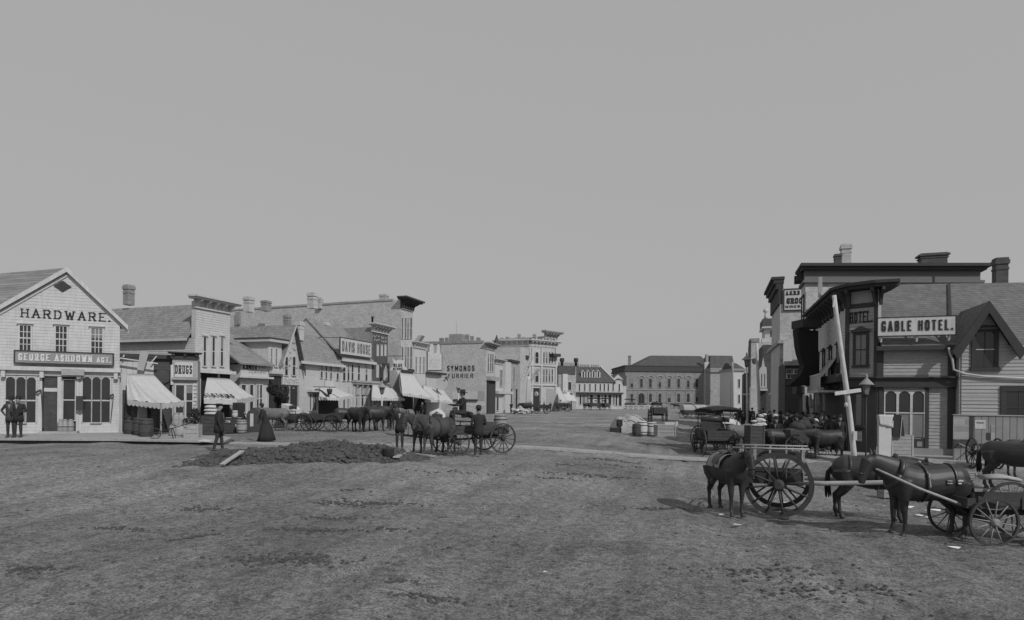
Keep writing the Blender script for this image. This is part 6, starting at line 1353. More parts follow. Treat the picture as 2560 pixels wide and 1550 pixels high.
    q.build('hat' if hat != 'bonnet' else 'bonnet', HAIR if hat != 'straw' else STRAPW, root)
    q = MB(); q.ell(hd + Vector((-.022, 0, .028)), .088, .082, .10); q.build('hair', HAIR, root)
    return root
PR = {}
PR['stand'] = person_proto('stand')
PR['hip'] = person_proto('hip', arms='hip', hat='wide', cloth=COATM)
PR['bent'] = person_proto('bent', arms='bent', hat='bowler')
PR['walk'] = person_proto('walk', arms='down', stride=.15, hat='cap', cloth=COATD, armb='bent')
PR['woman'] = person_proto('woman', arms='low', skirt=True, hat='bonnet')
PR['stoop'] = person_proto('stoop', arms='low', skirt=True, hat='bonnet', lean=.16)
PR['drive'] = person_proto('drive', arms='reach', seated=True, hat='wide')
USED = set()
def person(kind, x, y, z, rz, label, group=None, sc=1.0, deep=False):
    r = PR[kind]; loc = (x, y, z)
    if kind not in USED: USED.add(kind); moveto(r, loc, rz, sc); r['label'] = label; r['category'] = 'person'; 
    else: r = dup(r, loc, rz, label, None, sc)
    if group: r['group'] = group
    return r
def face(px, py=0):   # heading (rotation) in the world for a camera-space direction (right, away)
    x, y = cam2w(px, py); return math.atan2(y, x)
p = G(999, 1123); person('stand', p.x, p.y, p.z, face(.1, -1), 'man in dark suit and hat standing before the wagon team, facing the camera', sc=.99)
# two at the hardware store, on the boardwalk
for x, kd, lb, yy in ((27, 'hip', 'broad man in dark coat standing at the far left hardware window', 1094), (45, 'bent', 'slimmer man with folded arms right of the broad man at the hardware store', 1094)):
    p = G(x, yy, .16); person(kd, p.x, p.y, .16, face(.3, -1), lb)
p = G(546, 1130); person('walk', p.x, p.y, p.z, face(1, .6), 'man in dark clothes striding past the left end of the dirt heap')
p = G(664, 1103); person('stoop', p.x, p.y, p.z, face(-.8, -.5), 'woman in long dark dress and bonnet stooping behind the dirt heap', sc=.98)
p = G(603, 1068); person('woman', p.x, p.y, p.z, face(-.5, -.7), 'woman in dark long skirt under the clothing awning')
# horses ------------------------------------------------------------
def horse_proto(name, neck='up', coat=HORSED, legs=(0, 0, 0, 0), tailc=None):
    root = thing('horse', '', 'horse'); mb = MB()
    mb.loft([(-.80, 0, 1.14), (-.74, 0, 1.13), (-.58, 0, 1.13), (-.30, 0, 1.10), (0, 0, 1.05), (.30, 0, 1.06), (.52, 0, 1.12), (.66, 0, 1.17), (.76, 0, 1.18)], [(.08, .12), (.19, .23), (.27, .32), (.29, .335), (.31, .36), (.29, .365), (.24, .34), (.18, .27), (.09, .14)], 20, up=(0, 0, 1))
    if neck == 'up': N_ = [(.48, 1.22), (.68, 1.40), (.86, 1.58), (.98, 1.72)]; Hd = [(.95, 1.74), (1.05, 1.68), (1.17, 1.53), (1.28, 1.37), (1.33, 1.30)]
    elif neck == 'low': N_ = [(.48, 1.18), (.72, 1.24), (.94, 1.26), (1.10, 1.27)]; Hd = [(1.06, 1.31), (1.17, 1.24), (1.26, 1.07), (1.33, .90), (1.35, .82)]
    else: N_ = [(.48, 1.20), (.70, 1.33), (.90, 1.43), (1.04, 1.50)]; Hd = [(1.00, 1.54), (1.10, 1.46), (1.17, 1.28), (1.22, 1.10), (1.23, 1.03)]
    mb.loft([(a, 0, b_) for a, b_ in N_], [(.17, .31), (.14, .25), (.11, .19), (.09, .145)], 16)
    mb.loft([(a, 0, b_) for a, b_ in Hd], [(.08, .10), (.098, .155), (.075, .115), (.06, .08), (.052, .058)], 14)
    hx, hz_ = Hd[0]
    for sg in (-1, 1): mb.loft([(hx + .02, sg * .055, hz_ + .06), (hx + .015, sg * .068, hz_ + .13), (hx + .04, sg * .065, hz_ + .20)], [.034, .030, .010], 8)
    for i, (fx, sg) in enumerate(((1, -1), (1, 1), (-1, -1), (-1, 1))):
        o_ = legs[i]
        if fx > 0: P_ = [(.50, .13, 1.10, .14), (.50, .145, .90, .11), (.50 + o_ * .35, .14, .72, .072), (.51 + o_ * .7, .135, .50, .052), (.505 + o_ * .9, .13, .46, .046), (.50 + o_ * 1.1, .13, .27, .033), (.50 + o_ * 1.2, .13, .14, .042), (.53 + o_ * 1.25, .13, .085, .036), (.555 + o_ * 1.3, .13, .045, .052), (.57 + o_ * 1.3, .13, .0, .064)]
        else: P_ = [(-.56, .13, 1.10, .20), (-.54, .15, .92, .155), (-.46 + o_ * .2, .15, .76, .105), (-.58 + o_ * .5, .14, .60, .066), (-.68 + o_ * .8, .135, .50, .052), (-.665 + o_ * .9, .13, .44, .044), (-.655 + o_, .13, .27, .035), (-.65 + o_ * 1.1, .13, .14, .044), (-.62 + o_ * 1.1, .13, .085, .037), (-.60 + o_ * 1.15, .13, .045, .053), (-.585 + o_ * 1.15, .13, .0, .066)]
        mb.loft([(a, sg * b_, c) for a, b_, c, r in P_], [r * 1.16 for a, b_, c, r in P_], 12)
    body = fuse(mb, name, .022, 3); body.materials.append(coat); body.materials.append(IRON)
    body.polygons.foreach_set('material_index', [1 if p_.center.z < .055 else 0 for p_ in body.polygons]); obj_from(body, 'body', root)
    q = MB(); rk = random.Random(4)
    for k in range(26):
        a = rk.uniform(-.05, .05); b_ = rk.uniform(-.045, .045); q.loft([(-.80, b_ * .4, 1.17), (-.87 + a * .5, b_, 1.05), (-.88 + a, b_ * 1.4, .75), (-.86 + a * 1.3, b_ * 1.5, .42 + rk.uniform(0, .15))], [.02, .022, .02, .006], 5)
    q.build('tail', HAIR, root)
    q = MB()
    for k in range(30):
        t_ = k / 29 * 2.999; i = int(t_); f = t_ - i; x = N_[i][0] * (1 - f) + N_[i + 1][0] * f; z = N_[i][1] * (1 - f) + N_[i + 1][1] * f
        dx = N_[i + 1][0] - N_[i][0]; dz = N_[i + 1][1] - N_[i][1]; l = math.hypot(dx, dz); r = .25 - .13 * t_ / 3; cx_, cz_ = x - dz / l * r, z + dx / l * r
        q.loft([(cx_ + .02, 0, cz_ - .02), (cx_, -.06, cz_ - .02), (cx_ + .02, -.10 - rk.uniform(0, .02), cz_ - .12 - rk.uniform(0, .08))], [.028, .024, .008], 5)
    q.build('mane', HAIR, root)
    q = MB(); hx0, hz0 = Hd[1]; hx1, hz1 = Hd[3]     # bridle
    def band(p, r1, r2, ax, w_=.03): q.lathe(p, [(1, -w_ / 2), (1, w_ / 2)], 16, sx=r1, sy=r2, axis=ax)
    d_ = Vector((hx1 - hx0, 0, hz1 - hz0)).normalized()
    for (c, ra, rb) in (((Hd[1][0], 0, Hd[1][1]), .094, .142), ((Hd[2][0] + .05, 0, Hd[2][1] - .06), .068, .095)):
        c = Vector(c); i0 = len(q.v); yv = Vector((0, 1, 0)); xv = d_.cross(yv)
        q.loft([c - d_ * .014, c + d_ * .014], [(ra, rb), (ra, rb)], 16, up=None)
    q.bar((Hd[1][0], -.092, Hd[1][1]), (Hd[2][0] + .05, -.068, Hd[2][1] - .06), .015, .03); q.bar((Hd[1][0], .092, Hd[1][1]), (Hd[2][0] + .05, .068, Hd[2][1] - .06), .015, .03)
    q.build('bridle', LEATHER, root)
    return root, N_, Hd
def add_harness(root, pale=False):
    q = MB()
    # collar
    pts = [(.60 + .10 * math.cos(R(a)) * 0 - .12 * math.sin(R(a)), .0 + .21 * math.cos(R(a)), 1.24 + .27 * math.sin(R(a))) for a in range(0, 361, 24)]
    q.loft(pts, [.045] * len(pts), 8)
    for x in (.12, -.42):
        r1, r2 = (.325, .38) if x > 0 else (.295, .345); zc = 1.06 if x > 0 else 1.115
        pts = [(x, r1 * math.cos(R(a)), zc + r2 * math.sin(R(a))) for a in range(-10 if x < 0 else -90, 191 if x < 0 else 271, 15)]
        q.loft(pts, [(.03, .008)] * len(pts), 6)
    for sg in (-1, 1): q.bar((.55, sg * .27, 1.06), (-.78, sg * .20, 1.02), .012, .04); q.bar((-.78, sg * .20, 1.02), (-.84, sg * .08, 1.02), .012, .04)
    q.bar((.12, 0, 1.44), (-.75, 0, 1.43), .03, .012); q.build('harness', LEATHER, root)
    if pale:
        q = MB(); 
        for x, z, s_ in ((.12, 1.2, -1), (.12, 1.2, 1)): q.bar((x, s_ * .325, z), (x + .01, s_ * .34, z - .18), .012, .05)
        q.ell((.12, 0, 1.47), .03, .03, .03)
        for s_ in (-1, 1):
            q.bar((.125, s_ * .28, 1.28), (.13, s_ * .345, 1.02), .02, .07)
            for x in (-.30, -.50): q.bar((x, s_ * .315, 1.15), (x + .09, s_ * .315, 1.15), .02, .025); q.bar((x, s_ * .318, 1.10), (x + .09, s_ * .318, 1.10), .02, .025); q.build('harness_fittings', STRAPW, root)
    return root
def drape(x0, x1, a0, a1, off=.03, zc=1.085, ry=.30, rz_=.345, nx_=8, na=16):
    q = MB(); 
    for lay in (0, 1):
        for i in range(nx_ + 1):
            for k in range(na + 1):
                a = R(a0 + (a1 - a0) * k / na); o = off + (.015 if lay else 0) + .006 * math.sin(i * 2.1 + k); q.v.append(Vector((x0 + (x1 - x0) * i / nx_ + .02 * math.sin(k * .9), (ry + o) * math.cos(a), zc + (rz_ + o) * math.sin(a))))
        b0 = lay * (nx_ + 1) * (na + 1)
        for i in range(nx_):
            for k in range(na): c = b0 + i * (na + 1) + k; q.f.append((c, c + 1, c + na + 2, c + na + 1)); q.sm.append(True)
    return q
def add_saddle(root):
    drape(-.40, .24, 8, 172).build('saddle_blanket', SIGNG, root)
    q = drape(-.16, .14, 20, 160, .05); q.loft([(-.24, 0, 1.53), (-.18, 0, 1.51), (-.1, 0, 1.48), (.06, 0, 1.48), (.14, 0, 1.52), (.17, 0, 1.57)], [(.10, .02), (.15, .03), (.14, .025), (.10, .025), (.05, .03), (.03, .03)], 12); q.build('saddle', LEATHER, root)
    for sg in (-1, 1): q = MB(); q.bar((.02, sg * .36, 1.2), (.03, sg * .37, .84), .025); q.lathe((.03, sg * .37, .78), [(.06, -.02), (.07, -.02), (.07, .02), (.06, .02)], 10, axis=(1, 0, 0)); q.build('stirrup', LEATHER, root)
    return
    q = MB(); q.loft([(-.22, 0, 1.48), (-.1, 0, 1.44), (.08, 0, 1.44), (.2, 0, 1.50)], [(.14, .04), (.16, .03), (.15, .03), (.08, .05)], 12)
    for sg in (-1, 1): q.prism([(-.16, sg * .20, 1.40), (.16, sg * .20, 1.40), (.14, sg * .335, .98), (-.1, sg * .335, .98)], (0, sg * .015, 0)); q.bar((0, sg * .31, 1.0), (0, sg * .32, .78), .03)
    sd_ = q.build('saddle', LEATHER, root)
    for sg in (-1, 1): MB().prism([(-.36, sg * .24, 1.36), (.26, sg * .25, 1.36), (.26, sg * .328, 1.06), (-.36, sg * .318, 1.06)], (0, sg * .008, 0)).build('saddle_blanket', GREYB, root)
HP = {}
def hp(k, *a, **kw): r, n_, h_ = horse_proto(k, *a, **kw); HP[k] = r; return r
hp('pony', 'mid', HORSED, (0, .02, -.02, .03)); add_saddle(HP['pony'])
hp('cart', 'low', HORSED, (.04, -.03, .02, -.05)); add_harness(HP['cart'])
hp('bay', 'mid', HORSED, (.03, -.04, .05, -.02)); add_harness(HP['bay'], True)
hp('team', 'mid', HORSEB, (.08, -.06, .03, -.08)); add_harness(HP['team'])
hp('plain', 'low', HORSED, (0, .05, -.03, .03))
hp('grey', 'low', HORSEG, (0, .05, -.03, .03))
HUSED = set()
def horse(kind, x, y, rz, label, group=None, sc=1.0, z=None):
    r = HP[kind]; zz = gz(x, y) if z is None else z
    if kind not in HUSED: HUSED.add(kind); moveto(r, (x, y, zz), rz, sc); r['label'] = label; r['category'] = 'horse'
    else: r = dup(r, (x, y, zz), rz, label, None, sc)
    if group: r['group'] = group
    return r
# wheels and carts ----------------------------------------------------
def wheel(par, c, r, n=12, rim=.06, dep=.05, hub=.10, spoke=.035, mw=None, mr=None, dish=.0):
    c = Vector(c); q = MB(); q.lathe(c, [(hub * .62, -hub * 1.3), (hub, -hub * .8), (hub, hub * .8), (hub * .62, hub * 1.3)], 14, axis=(0, 1, 0))
    for k in range(n):
        a = 2 * math.pi * (k + .3) / n; d_ = Vector((math.cos(a), 0, math.sin(a))); a0 = c + d_ * hub * .8; b0 = c + d_ * (r - rim * .8) + Vector((0, dish, 0))
        q.loft([a0, a0.lerp(b0, .5), b0], [(spoke * .62, spoke * .5), (spoke * .5, spoke * .42), (spoke * .42, spoke * .38)], 6)
    w_ = q.build('wheel', mw or CARTW, par)
    q = MB(); seg = 40; i0 = 0
    for (rr, y) in ((r - rim, -dep / 2), (r, -dep / 2), (r, dep / 2), (r - rim, dep / 2)):
        for j in range(seg): a = 2 * math.pi * j / seg; q.v.append(c + Vector((math.cos(a) * rr, y, math.sin(a) * rr)))
    for k in range(4):
        for j in range(seg):
            j2 = (j + 1) % seg; k2 = (k + 1) % 4; q.f.append((k * seg + j, k * seg + j2, k2 * seg + j2, k2 * seg + j)); q.sm.append(False)
    q.build('rim', mr or mw or CARTW, w_)
# -- big two wheeled cart
def river_cart(label, loc, rz, R_=.70):
    t_ = thing('two_wheeled_cart', label, 'cart')
    for sg in (-1, 1): wheel(t_, (0, sg * .66, R_), R_, 12, .10, .075, .125, .055, dish=sg * .05)
    MB().bar((0, -.66, R_), (0, .66, R_), .09).build('axle', CARTW, t_)
    q = MB(); q.box(-.62, .5, -.46, .46, R_ + .05, R_ + .10); q.box(-.62, .5, -.47, -.44, R_ - .02, R_ + .26); q.box(-.62, .5, .44, .47, R_ - .02, R_ + .26); q.build('bed', CARTW, t_)
    q = MB()
    for sg in (-1, 1):
        for x in (-.78, -.5, -.18, .16, .50): q.bar((x, sg * .47, R_ + .08), (x, sg * .50, R_ + .76), .028)
        q.loft([(-.95, sg * .50, R_ + .76), (0, sg * .51, R_ + .77), (.60, sg * .50, R_ + .78)], [.020] * 3, 8)
    q.bar((-.78, -.48, R_ + .15), (-.78, .48, R_ + .15), .04); q.bar((-.78, -.5, R_ + .35), (-.78, .5, R_ + .35), .035); q.bar((.5, -.5, R_ + .5), (.5, .5, R_ + .5), .03); q.build('rack', CARTL, t_)
    q = MB()
    for sg in (-1, 1): q.loft([(-.7, sg * .44, R_ + .02), (.9, sg * .44, R_ + .06), (2.0, sg * .36, R_ + .14), (2.75, sg * .33, R_ + .20)], [(.03, .05)] * 4, 8)
    q.build('shaft', CARTL, t_)
    moveto(t_, loc, rz); return t_
def four_wheeler(label, cat, loc, rz, rimm=None, rr=.55, fr_=.43, wb=1.9, bw_=1.0, bl=2.6, bh=.45, canopy=False, seat=True, m=None, tongue='pole', load=None, name='wagon', wheelm=None, track=1.4):
    m = m or CARTW; t_ = thing(name, label, cat)
    for sg in (-1, 1):
        wheel(t_, (-wb / 2, sg * track / 2, rr), rr, 14, .05, .05, .09, .035, mw=wheelm, mr=rimm); wheel(t_, (wb / 2, sg * track / 2 * .96, fr_), fr_, 12, .04, .045, .07, .026, mw=wheelm, mr=rimm)
    q = MB(); q.bar((-wb / 2, -track / 2, rr), (-wb / 2, track / 2, rr), .07); q.bar((wb / 2, -track / 2, fr_), (wb / 2, track / 2, fr_), .07); q.bar((-wb / 2, 0, rr), (wb / 2, 0, fr_ + .08), .07)
    q.bar((-wb / 2, -bw_ / 2 + .1, rr + .08), (-wb / 2, bw_ / 2 - .1, rr + .08), .10); q.bar((wb / 2, -bw_ / 2 + .1, rr + .06), (wb / 2, bw_ / 2 - .1, rr + .06), .12); q.build('running_gear', m, t_)
    zb = rr + .14; q = MB(); x0, x1 = -bl / 2, bl / 2
    q.box(x0, x1, -bw_ / 2, bw_ / 2, zb, zb + .04)
    for k in range(max(1, int(bh / .14))):
        z0 = zb + .05 + k * .14
        for sg in (-1, 1): q.box(x0, x1, sg * bw_ / 2 - .014, sg * bw_ / 2 + .014, z0, z0 + .13)
        q.box(x0 - .014, x0 + .014, -bw_ / 2, bw_ / 2, z0, z0 + .13); q.box(x1 - .014, x1 + .014, -bw_ / 2, bw_ / 2, z0, z0 + .13)
    for sg in (-1, 1):
        for x in (x0 + .2, 0, x1 - .2): q.box(x - .03, x + .03, sg * (bw_ / 2 + .014), sg * (bw_ / 2 + .04), zb, zb + bh + .06)
    q.build('box', m, t_)
    if seat:
        q = MB(); q.box(.25, .62, -bw_ / 2 + .03, bw_ / 2 - .03, zb + bh + .18, zb + bh + .22); q.bar((.3, -bw_ / 2, zb + bh - .05), (.3, -bw_ / 2 + .05, zb + bh + .2), .03); q.bar((.3, bw_ / 2, zb + bh - .05), (.3, bw_ / 2 - .05, zb + bh + .2), .03)
        q.loft([(.24, -bw_ / 2 + .03, zb + bh + .42), (.22, 0, zb + bh + .46), (.24, bw_ / 2 - .03, zb + bh + .42)], [(.03, .12)] * 3, 8); q.build('seat', LEATHER, t_)
    if canopy:
        q = MB(); zt = zb + bh + .92
        for sg in (-1, 1):
            for x in (x0 + .15, x1 - .3): q.bar((x, sg * (bw_ / 2), zb + bh), (x, sg * bw_ / 2, zt), .03)
        q.build('canopy_post', m, t_)
        q = MB(); q.loft([(x0 - .15, 0, zt - .02), (x0 + .2, 0, zt + .03), (0, 0, zt + .08), (x1 - .2, 0, zt + .03), (x1 + .15, 0, zt - .02)], [(bw_ / 2 + .05, .09), (bw_ / 2 + .1, .13), (bw_ / 2 + .1, .15), (bw_ / 2 + .1, .13), (bw_ / 2 + .05, .09)], 16, up=(0, 0, 1))
        c_ = q.build('canopy', CANVASD if canopy is True else canopy, t_)
    q = MB()
    if tongue == 'pole': q.bar((wb / 2, 0, fr_ + .05), (wb / 2 + 2.1, 0, .75), .07)
    elif tongue == 'shafts':
        for sg in (-1, 1): q.loft([(wb / 2, sg * .42, fr_ + .05), (wb / 2 + .6, sg * .40, fr_ + .2), (wb / 2 + 1.3, sg * .34, .86), (wb / 2 + 2.3, sg * .3, .98)], [.026] * 4, 8)
        q.bar((wb / 2 + .35, -.42, fr_ + .1), (wb / 2 + .35, .42, fr_ + .1), .05)
    if tongue: q.build('tongue' if tongue == 'pole' else 'shaft', CARTL if tongue == 'shafts' else m, t_)
    moveto(t_, loc, rz); return t_
# right foreground cart group
hd_c = face(.76, -.34)
pw1 = at(1945, 1293, 13.0); pw2 = at(2031, 1286, 13.9)
h0 = Vector((math.cos(hd_c), math.sin(hd_c))); nrm = Vector((h0.y, -h0.x))
cc = Vector((pw1.x, pw1.y)) - nrm * .66
river_cart('big two wheeled cart with spoked wheels and pole rack in the right foreground', (cc.x, cc.y, gz(cc.x, cc.y)), hd_c)
hc = cc + h0 * 1.80; horse('cart', hc.x, hc.y, hd_c, 'dark horse between the shafts of the big two wheeled cart', sc=.93)
p = G(1822, 1285); horse('pony', p.x - .05, p.y + .2, face(.12, -.99), 'saddled dark pony tied at the tail of the big two wheeled cart', sc=.90)
hb0 = at(2312, 1343, 11.2); hdg = face(-1, .04)
horse('bay', hb0.x, hb0.y, hdg, 'large glossy bay horse in white buckled harness facing left', sc=.95)
bx = at(2508, 1346, 11.0); four_wheeler('low open buggy hitched behind the glossy bay horse at the right edge', 'buggy', (bx.x, bx.y, gz(bx.x, bx.y)), hdg, rr=.50, fr_=.43, wb=1.15, bw_=.85, bl=1.9, bh=.16, tongue=None, name='buggy', track=1.15, wheelm=SIGNG, rimm=CARTW, seat=False)
# its two long shafts
q = MB(); 
for d_, o_ in ((10.75, 0), (11.5, 6)):
    q.loft([at(2190 + o_ * 2, 1172 + o_, d_), at(2300, 1222 + o_ * .5, d_), at(2420, 1268, d_)], [.018, .024, .028], 8)
sh_ = q.build('buggy_shafts', CARTL); tag(sh_, 'pair of long pale shafts slanting down across the glossy bay horse', 'shafts')
q = MB(); c1_ = at(2480, 1185, 11); fs_ = Frame((c1_.x, c1_.y), cam2w(1, 0)); q.loft([fs_.P(-.2, 1.97 - 1.32, 0), fs_.P(.1, 1.97 - 1.30, .05), fs_.P(.45, 1.97 - 1.36, 0)], [(.16, .04), (.18, .05), (.12, .04)], 10); cu_ = q.build('seat_rug', TARP); tag(cu_, 'pale folded rug lying on the seat of the right edge buggy', 'rug')
# trap and horse behind at far right
tp = G(2462, 1172); t2 = thing('trap', 'dark two wheeled trap seen end on before the poster fence', 'trap'); 
for sg in (-1, 1): wheel(t2, (0, sg * .42, .60), .60, 12, .05, .05, .09, .03)
q = MB(); q.bar((0, -.42, .6), (0, .42, .6), .06); q.box(-.5, .3, -.34, .34, .65, .70); q.box(-.5, -.46, -.34, .34, .65, 1.0); q.box(-.1, .2, -.32, .32, .9, .96); q.build('box', CARTW, t2)
q = MB(); q.bar((.2, -.3, .7), (2.0, -.28, .9), .04); q.bar((.2, .3, .7), (2.0, .28, .9), .04); q.build('shaft', CARTL, t2)
moveto(t2, (tp.x, tp.y, gz(tp.x, tp.y)), face(.30, .95))
p = at(2535, 1200, 17.5); horse('plain', p.x, p.y, face(.55, -.8), 'dark horse with lowered head standing before the poster fence, cut by the right edge', sc=.98)
p = at(2505, 1185, 20.5); horse('plain', p.x, p.y, face(.9, .3), 'dark horse standing close to the poster fence behind the trap', sc=.88)
# spring wagon seen from behind, with its horses
q1 = G(1757, 1141); q2 = G(1836, 1138); mid = (q1 + q2) / 2; hdw = face(-.02 + .10, 1)
four_wheeler('slatted spring wagon seen from behind with dark rounded seat', 'wagon', (mid.x + math.cos(hdw) * .95, mid.y + math.sin(hdw) * .95, gz(mid.x, mid.y)), hdw, rr=.58, fr_=.46, wb=1.9, bw_=1.18, bl=2.6, bh=.50, tongue='pole', track=1.42)
q = MB(); c_ = mid + Vector((math.cos(hdw), math.sin(hdw), 0)) * 1.2; fs_ = Frame((c_.x, c_.y, 0), cam2w(1, 0)); z_ = gz(mid.x, mid.y) + 1.22
q.prism([fs_.P(.55 * math.cos(R(a)), z_ + .62 * math.sin(R(a)), 0) for a in range(0, 181, 12)], fs_.n * -.12); o_ = q.build('rounded_seat_back', LEATHER); tag(o_, 'dark rounded seat back standing in the spring wagon', 'seat back')
for k, (x, d_, kd, lb) in enumerate(((1812, 31.5, 'grey', 'pale grey horse beyond the spring wagon, left of its pair'), (1846, 30.5, 'grey', 'pale grey horse beyond the spring wagon with its head toward the dark crate'))):
    p = at(x, 1100, d_); horse(kd, p.x, p.y, face(.75, .35), lb, 'horses in front of the spring wagon', sc=.95)
p = at(1745, 1100, 31.0); four_wheeler('dark canopied buggy standing left of the spring wagon', 'buggy', (p.x + 1.0, p.y + .6, gz(p.x, p.y)), face(.8, .6), rr=.62, fr_=.5, wb=1.7, bw_=1.0, bl=2.4, bh=.35, canopy=True, tongue=None, name='buggy', track=1.3)
# patterned cloth lying over the horse
p = at(1818, 1052, 31.8); fs_ = Frame((p.x, p.y), cam2w(1, .3)); mb = MB(); sheet(mb, fs_.P(-.75, p.z + .25, .35), fs_.P(.35, p.z + .05, .35), fs_.P(-.55, p.z - .5, .5), fs_.P(.75, p.z - .55, .5), 14, 8, -.05, .04); o_ = mb.build('horse_blanket', mat('checked_cloth', .45, amp=1.3, nscale=1.6)); tag(o_, 'mottled white cloth thrown over the grey horse of the spring wagon', 'blanket')
# wagon team in the middle
q1 = G(1266, 1131); q2 = G(1200, 1129); hdt = face(-.82, -.50)
h0 = Vector((math.cos(hdt), math.sin(hdt))); nr = Vector((-h0.y, h0.x)); mid = Vector(((q1.x + q2.x) / 2, (q1.y + q2.y) / 2)); wc = mid + h0 * .9
wz = gz(wc.x, wc.y)
four_wheeler('open farm wagon with tall rear wheels crossing the middle of the street', 'wagon', (wc.x, wc.y, wz), hdt, rr=.56, fr_=.42, wb=1.8, bw_=.95, bl=2.6, bh=.28, tongue='pole', track=1.45)
for k, sg in enumerate((-.48, .48)):
    p = wc + h0 * 1.62 + nr * sg; horse('team', p.x, p.y, face(-.66, -.75), ['brown horse of the wagon team, nearer the camera', 'brown horse of the wagon team, farther from the camera'][1 if sg < 0 else 0], 'team drawing the farm wagon', sc=.92)
p = wc + h0 * .42; person('drive', p.x, p.y, wz + .52 + .14 + .28 - .10 + .1, hdt, 'driver in dark clothes seated on the farm wagon holding the reins')
p = wc - h0 * .25 + nr * .75; pp2 = at(1196, 1100, 21.6); person('bent', pp2.x, pp2.y, gz(pp2.x, pp2.y), face(-.3, .9), 'man in grey standing beside the farm wagon between its wheels')
# barrels etc on the wagon
def barrel(r=.28, h=.75, m=WOOD, hoop=IRON):
    o_ = thing('barrel', '', 'barrel'); MB().lathe((0, 0, 0), [(r * .84, 0), (r * .95, h * .2), (r, h * .5), (r * .95, h * .8), (r * .84, h), (r * .78, h), (r * .78, h - .04)], 20).build('staves', m, o_)
    q = MB()
    for z in (.06, .25, .72, .92): rr_ = r * (1 - .16 * (abs(z - .5) * 2) ** 2) + .006; q.lathe((0, 0, h * z), [(rr_, -.02), (rr_ + .004, -.02), (rr_ + .004, .02), (rr_, .02)], 20)
    q.build('hoop', hoop, o_); return o_
BPR = {'w': barrel(m=WOODL), 'd': barrel(m=WOODD), 'm': barrel(m=WOOD)}; BU = set()
def put_barrel(k, x, y, z, label, sc=1.0, group=None, rz=0):
    r = BPR[k]
    if k not in BU: BU.add(k); moveto(r, (x, y, z), rz, sc); r['label'] = label
    else: r = dup(r, (x, y, z), rz, label, None, sc)
    if group: r['group'] = group
    return r
p = wc - h0 * 1.2; put_barrel('m', p.x, p.y, wz + .75, 'barrel standing in the rear of the farm wagon', .9)
p = wc - h0 * .55 + nr * .1; q = MB(); fz_ = Frame((p.x, p.y), tuple(h0)); q.fbox(fz_, -.25, .3, wz + .75, wz + 1.15, -.3, .3); o_ = q.build('crate', WOODD); tag(o_, 'small dark crate loaded in the middle of the farm wagon', 'crate')
# left parked wagons and horses in a row
rows = (('wagon', 742, 36.5, 'parked open wagon nearest the stooping woman on the left side', (-1, .12)), ('wagon', 812, 36.5, 'parked open wagon behind the dirt heap, second from the left', (-1, .1)))
for k, (nm, x, d_, lb, dr) in enumerate(rows):
    p = at(x, 1000, d_); four_wheeler(lb, 'wagon', (p.x, p.y, gz(p.x, p.y)), face(*dr), rr=.56, fr_=.50, wb=1.5, bw_=.95, bl=2.2, bh=.28, tongue='shafts' if k == 0 else None, track=1.3, seat=(k == 0), name='parked_wagon')
p = at(690, 1000, 36.0); horse('grey', p.x, p.y, face(-1, -.1), 'horse with pale collar hitched to the leftmost parked wagon', sc=.95)
for k, (x, d_, dr, sc_, kd) in enumerate(((868, 37, (.9, .5), .98, 'plain'), (893, 36, (.7, -.6), 1.02, 'plain'), (915, 37.5, (.5, .8), 1.0, 'team'), (936, 36.5, (.8, .45), 1.05, 'plain'), (960, 38, (.75, -.5), 1.0, 'team'), (985, 40, (-.6, .6), .95, 'plain'))):
    p = at(x, 1000, d_); horse(kd, p.x, p.y, face(*dr), ['dark horse at the left end of the crowded hitched group', 'dark horse second from the left in the hitched group', 'brown horse in the middle of the hitched group, rump to the camera', 'tallest dark horse of the hitched group under the brick block awning', 'brown horse at the right of the hitched group, near the suited man', 'dark horse behind the suited man, farthest right of the hitched group'][k], 'horses hitched in front of the left row', sc=sc_)
p = at(1015, 1000, 33); horse('grey', p.x, p.y, face(-.5, .7), 'dim grey horse standing behind the suited man', sc=1.0)
# white draped thing behind the team, small carts far away
p = at(1095, 1060, 36); q = MB(); q.box(p.x - .4, p.x + .4, p.y - .3, p.y + .3, 0, 1.1); o_ = q.build('market_crate', WOODD); tag(o_, 'dark upright crate behind the wagon team with a white cloth on it', 'crate')
q = MB(); q.loft([(p.x - .55, p.y - .25, .75), (p.x - .42, p.y - .1, 1.15), (p.x, p.y, 1.34), (p.x + .35, p.y, 1.1), (p.x + .45, p.y, .45)], [(.2, .04), (.26, .09), (.3, .1), (.28, .08), (.18, .04)], 10); o_ = q.build('white_cloth', SHIRT); tag(o_, 'white cloth heaped over the dark crate behind the wagon team', 'cloth')
for k, (x, yb, d_, lb, dr) in enumerate(((1318, 1035, 92, 'small dark horse drawing a cart before the stone corner building', (-1, .1)),)):
    p = at(x, yb, d_); horse('plain', p.x, p.y, face(*dr), lb, sc=1.1); pc_ = at(x + 36, yb, d_); four_wheeler('small dark delivery cart before the stone corner building', 'cart', (pc_.x, pc_.y, 0), face(*dr), rr=.6, fr_=.5, wb=1.6, bw_=1.2, bl=2.4, bh=.6, tongue='pole', name='delivery_cart')
p = at(1300, 1034, 88); q = MB(); rk = random.Random(8)
for k in range(40): q.lump((p.x + rk.gauss(0, .7), p.y + rk.gauss(0, .4), rk.uniform(0, .7)), .3)
o_ = q.build('white_sacks', STONE); tag(o_, 'pale heap of sacks beside the far gallery shop', 'sacks')
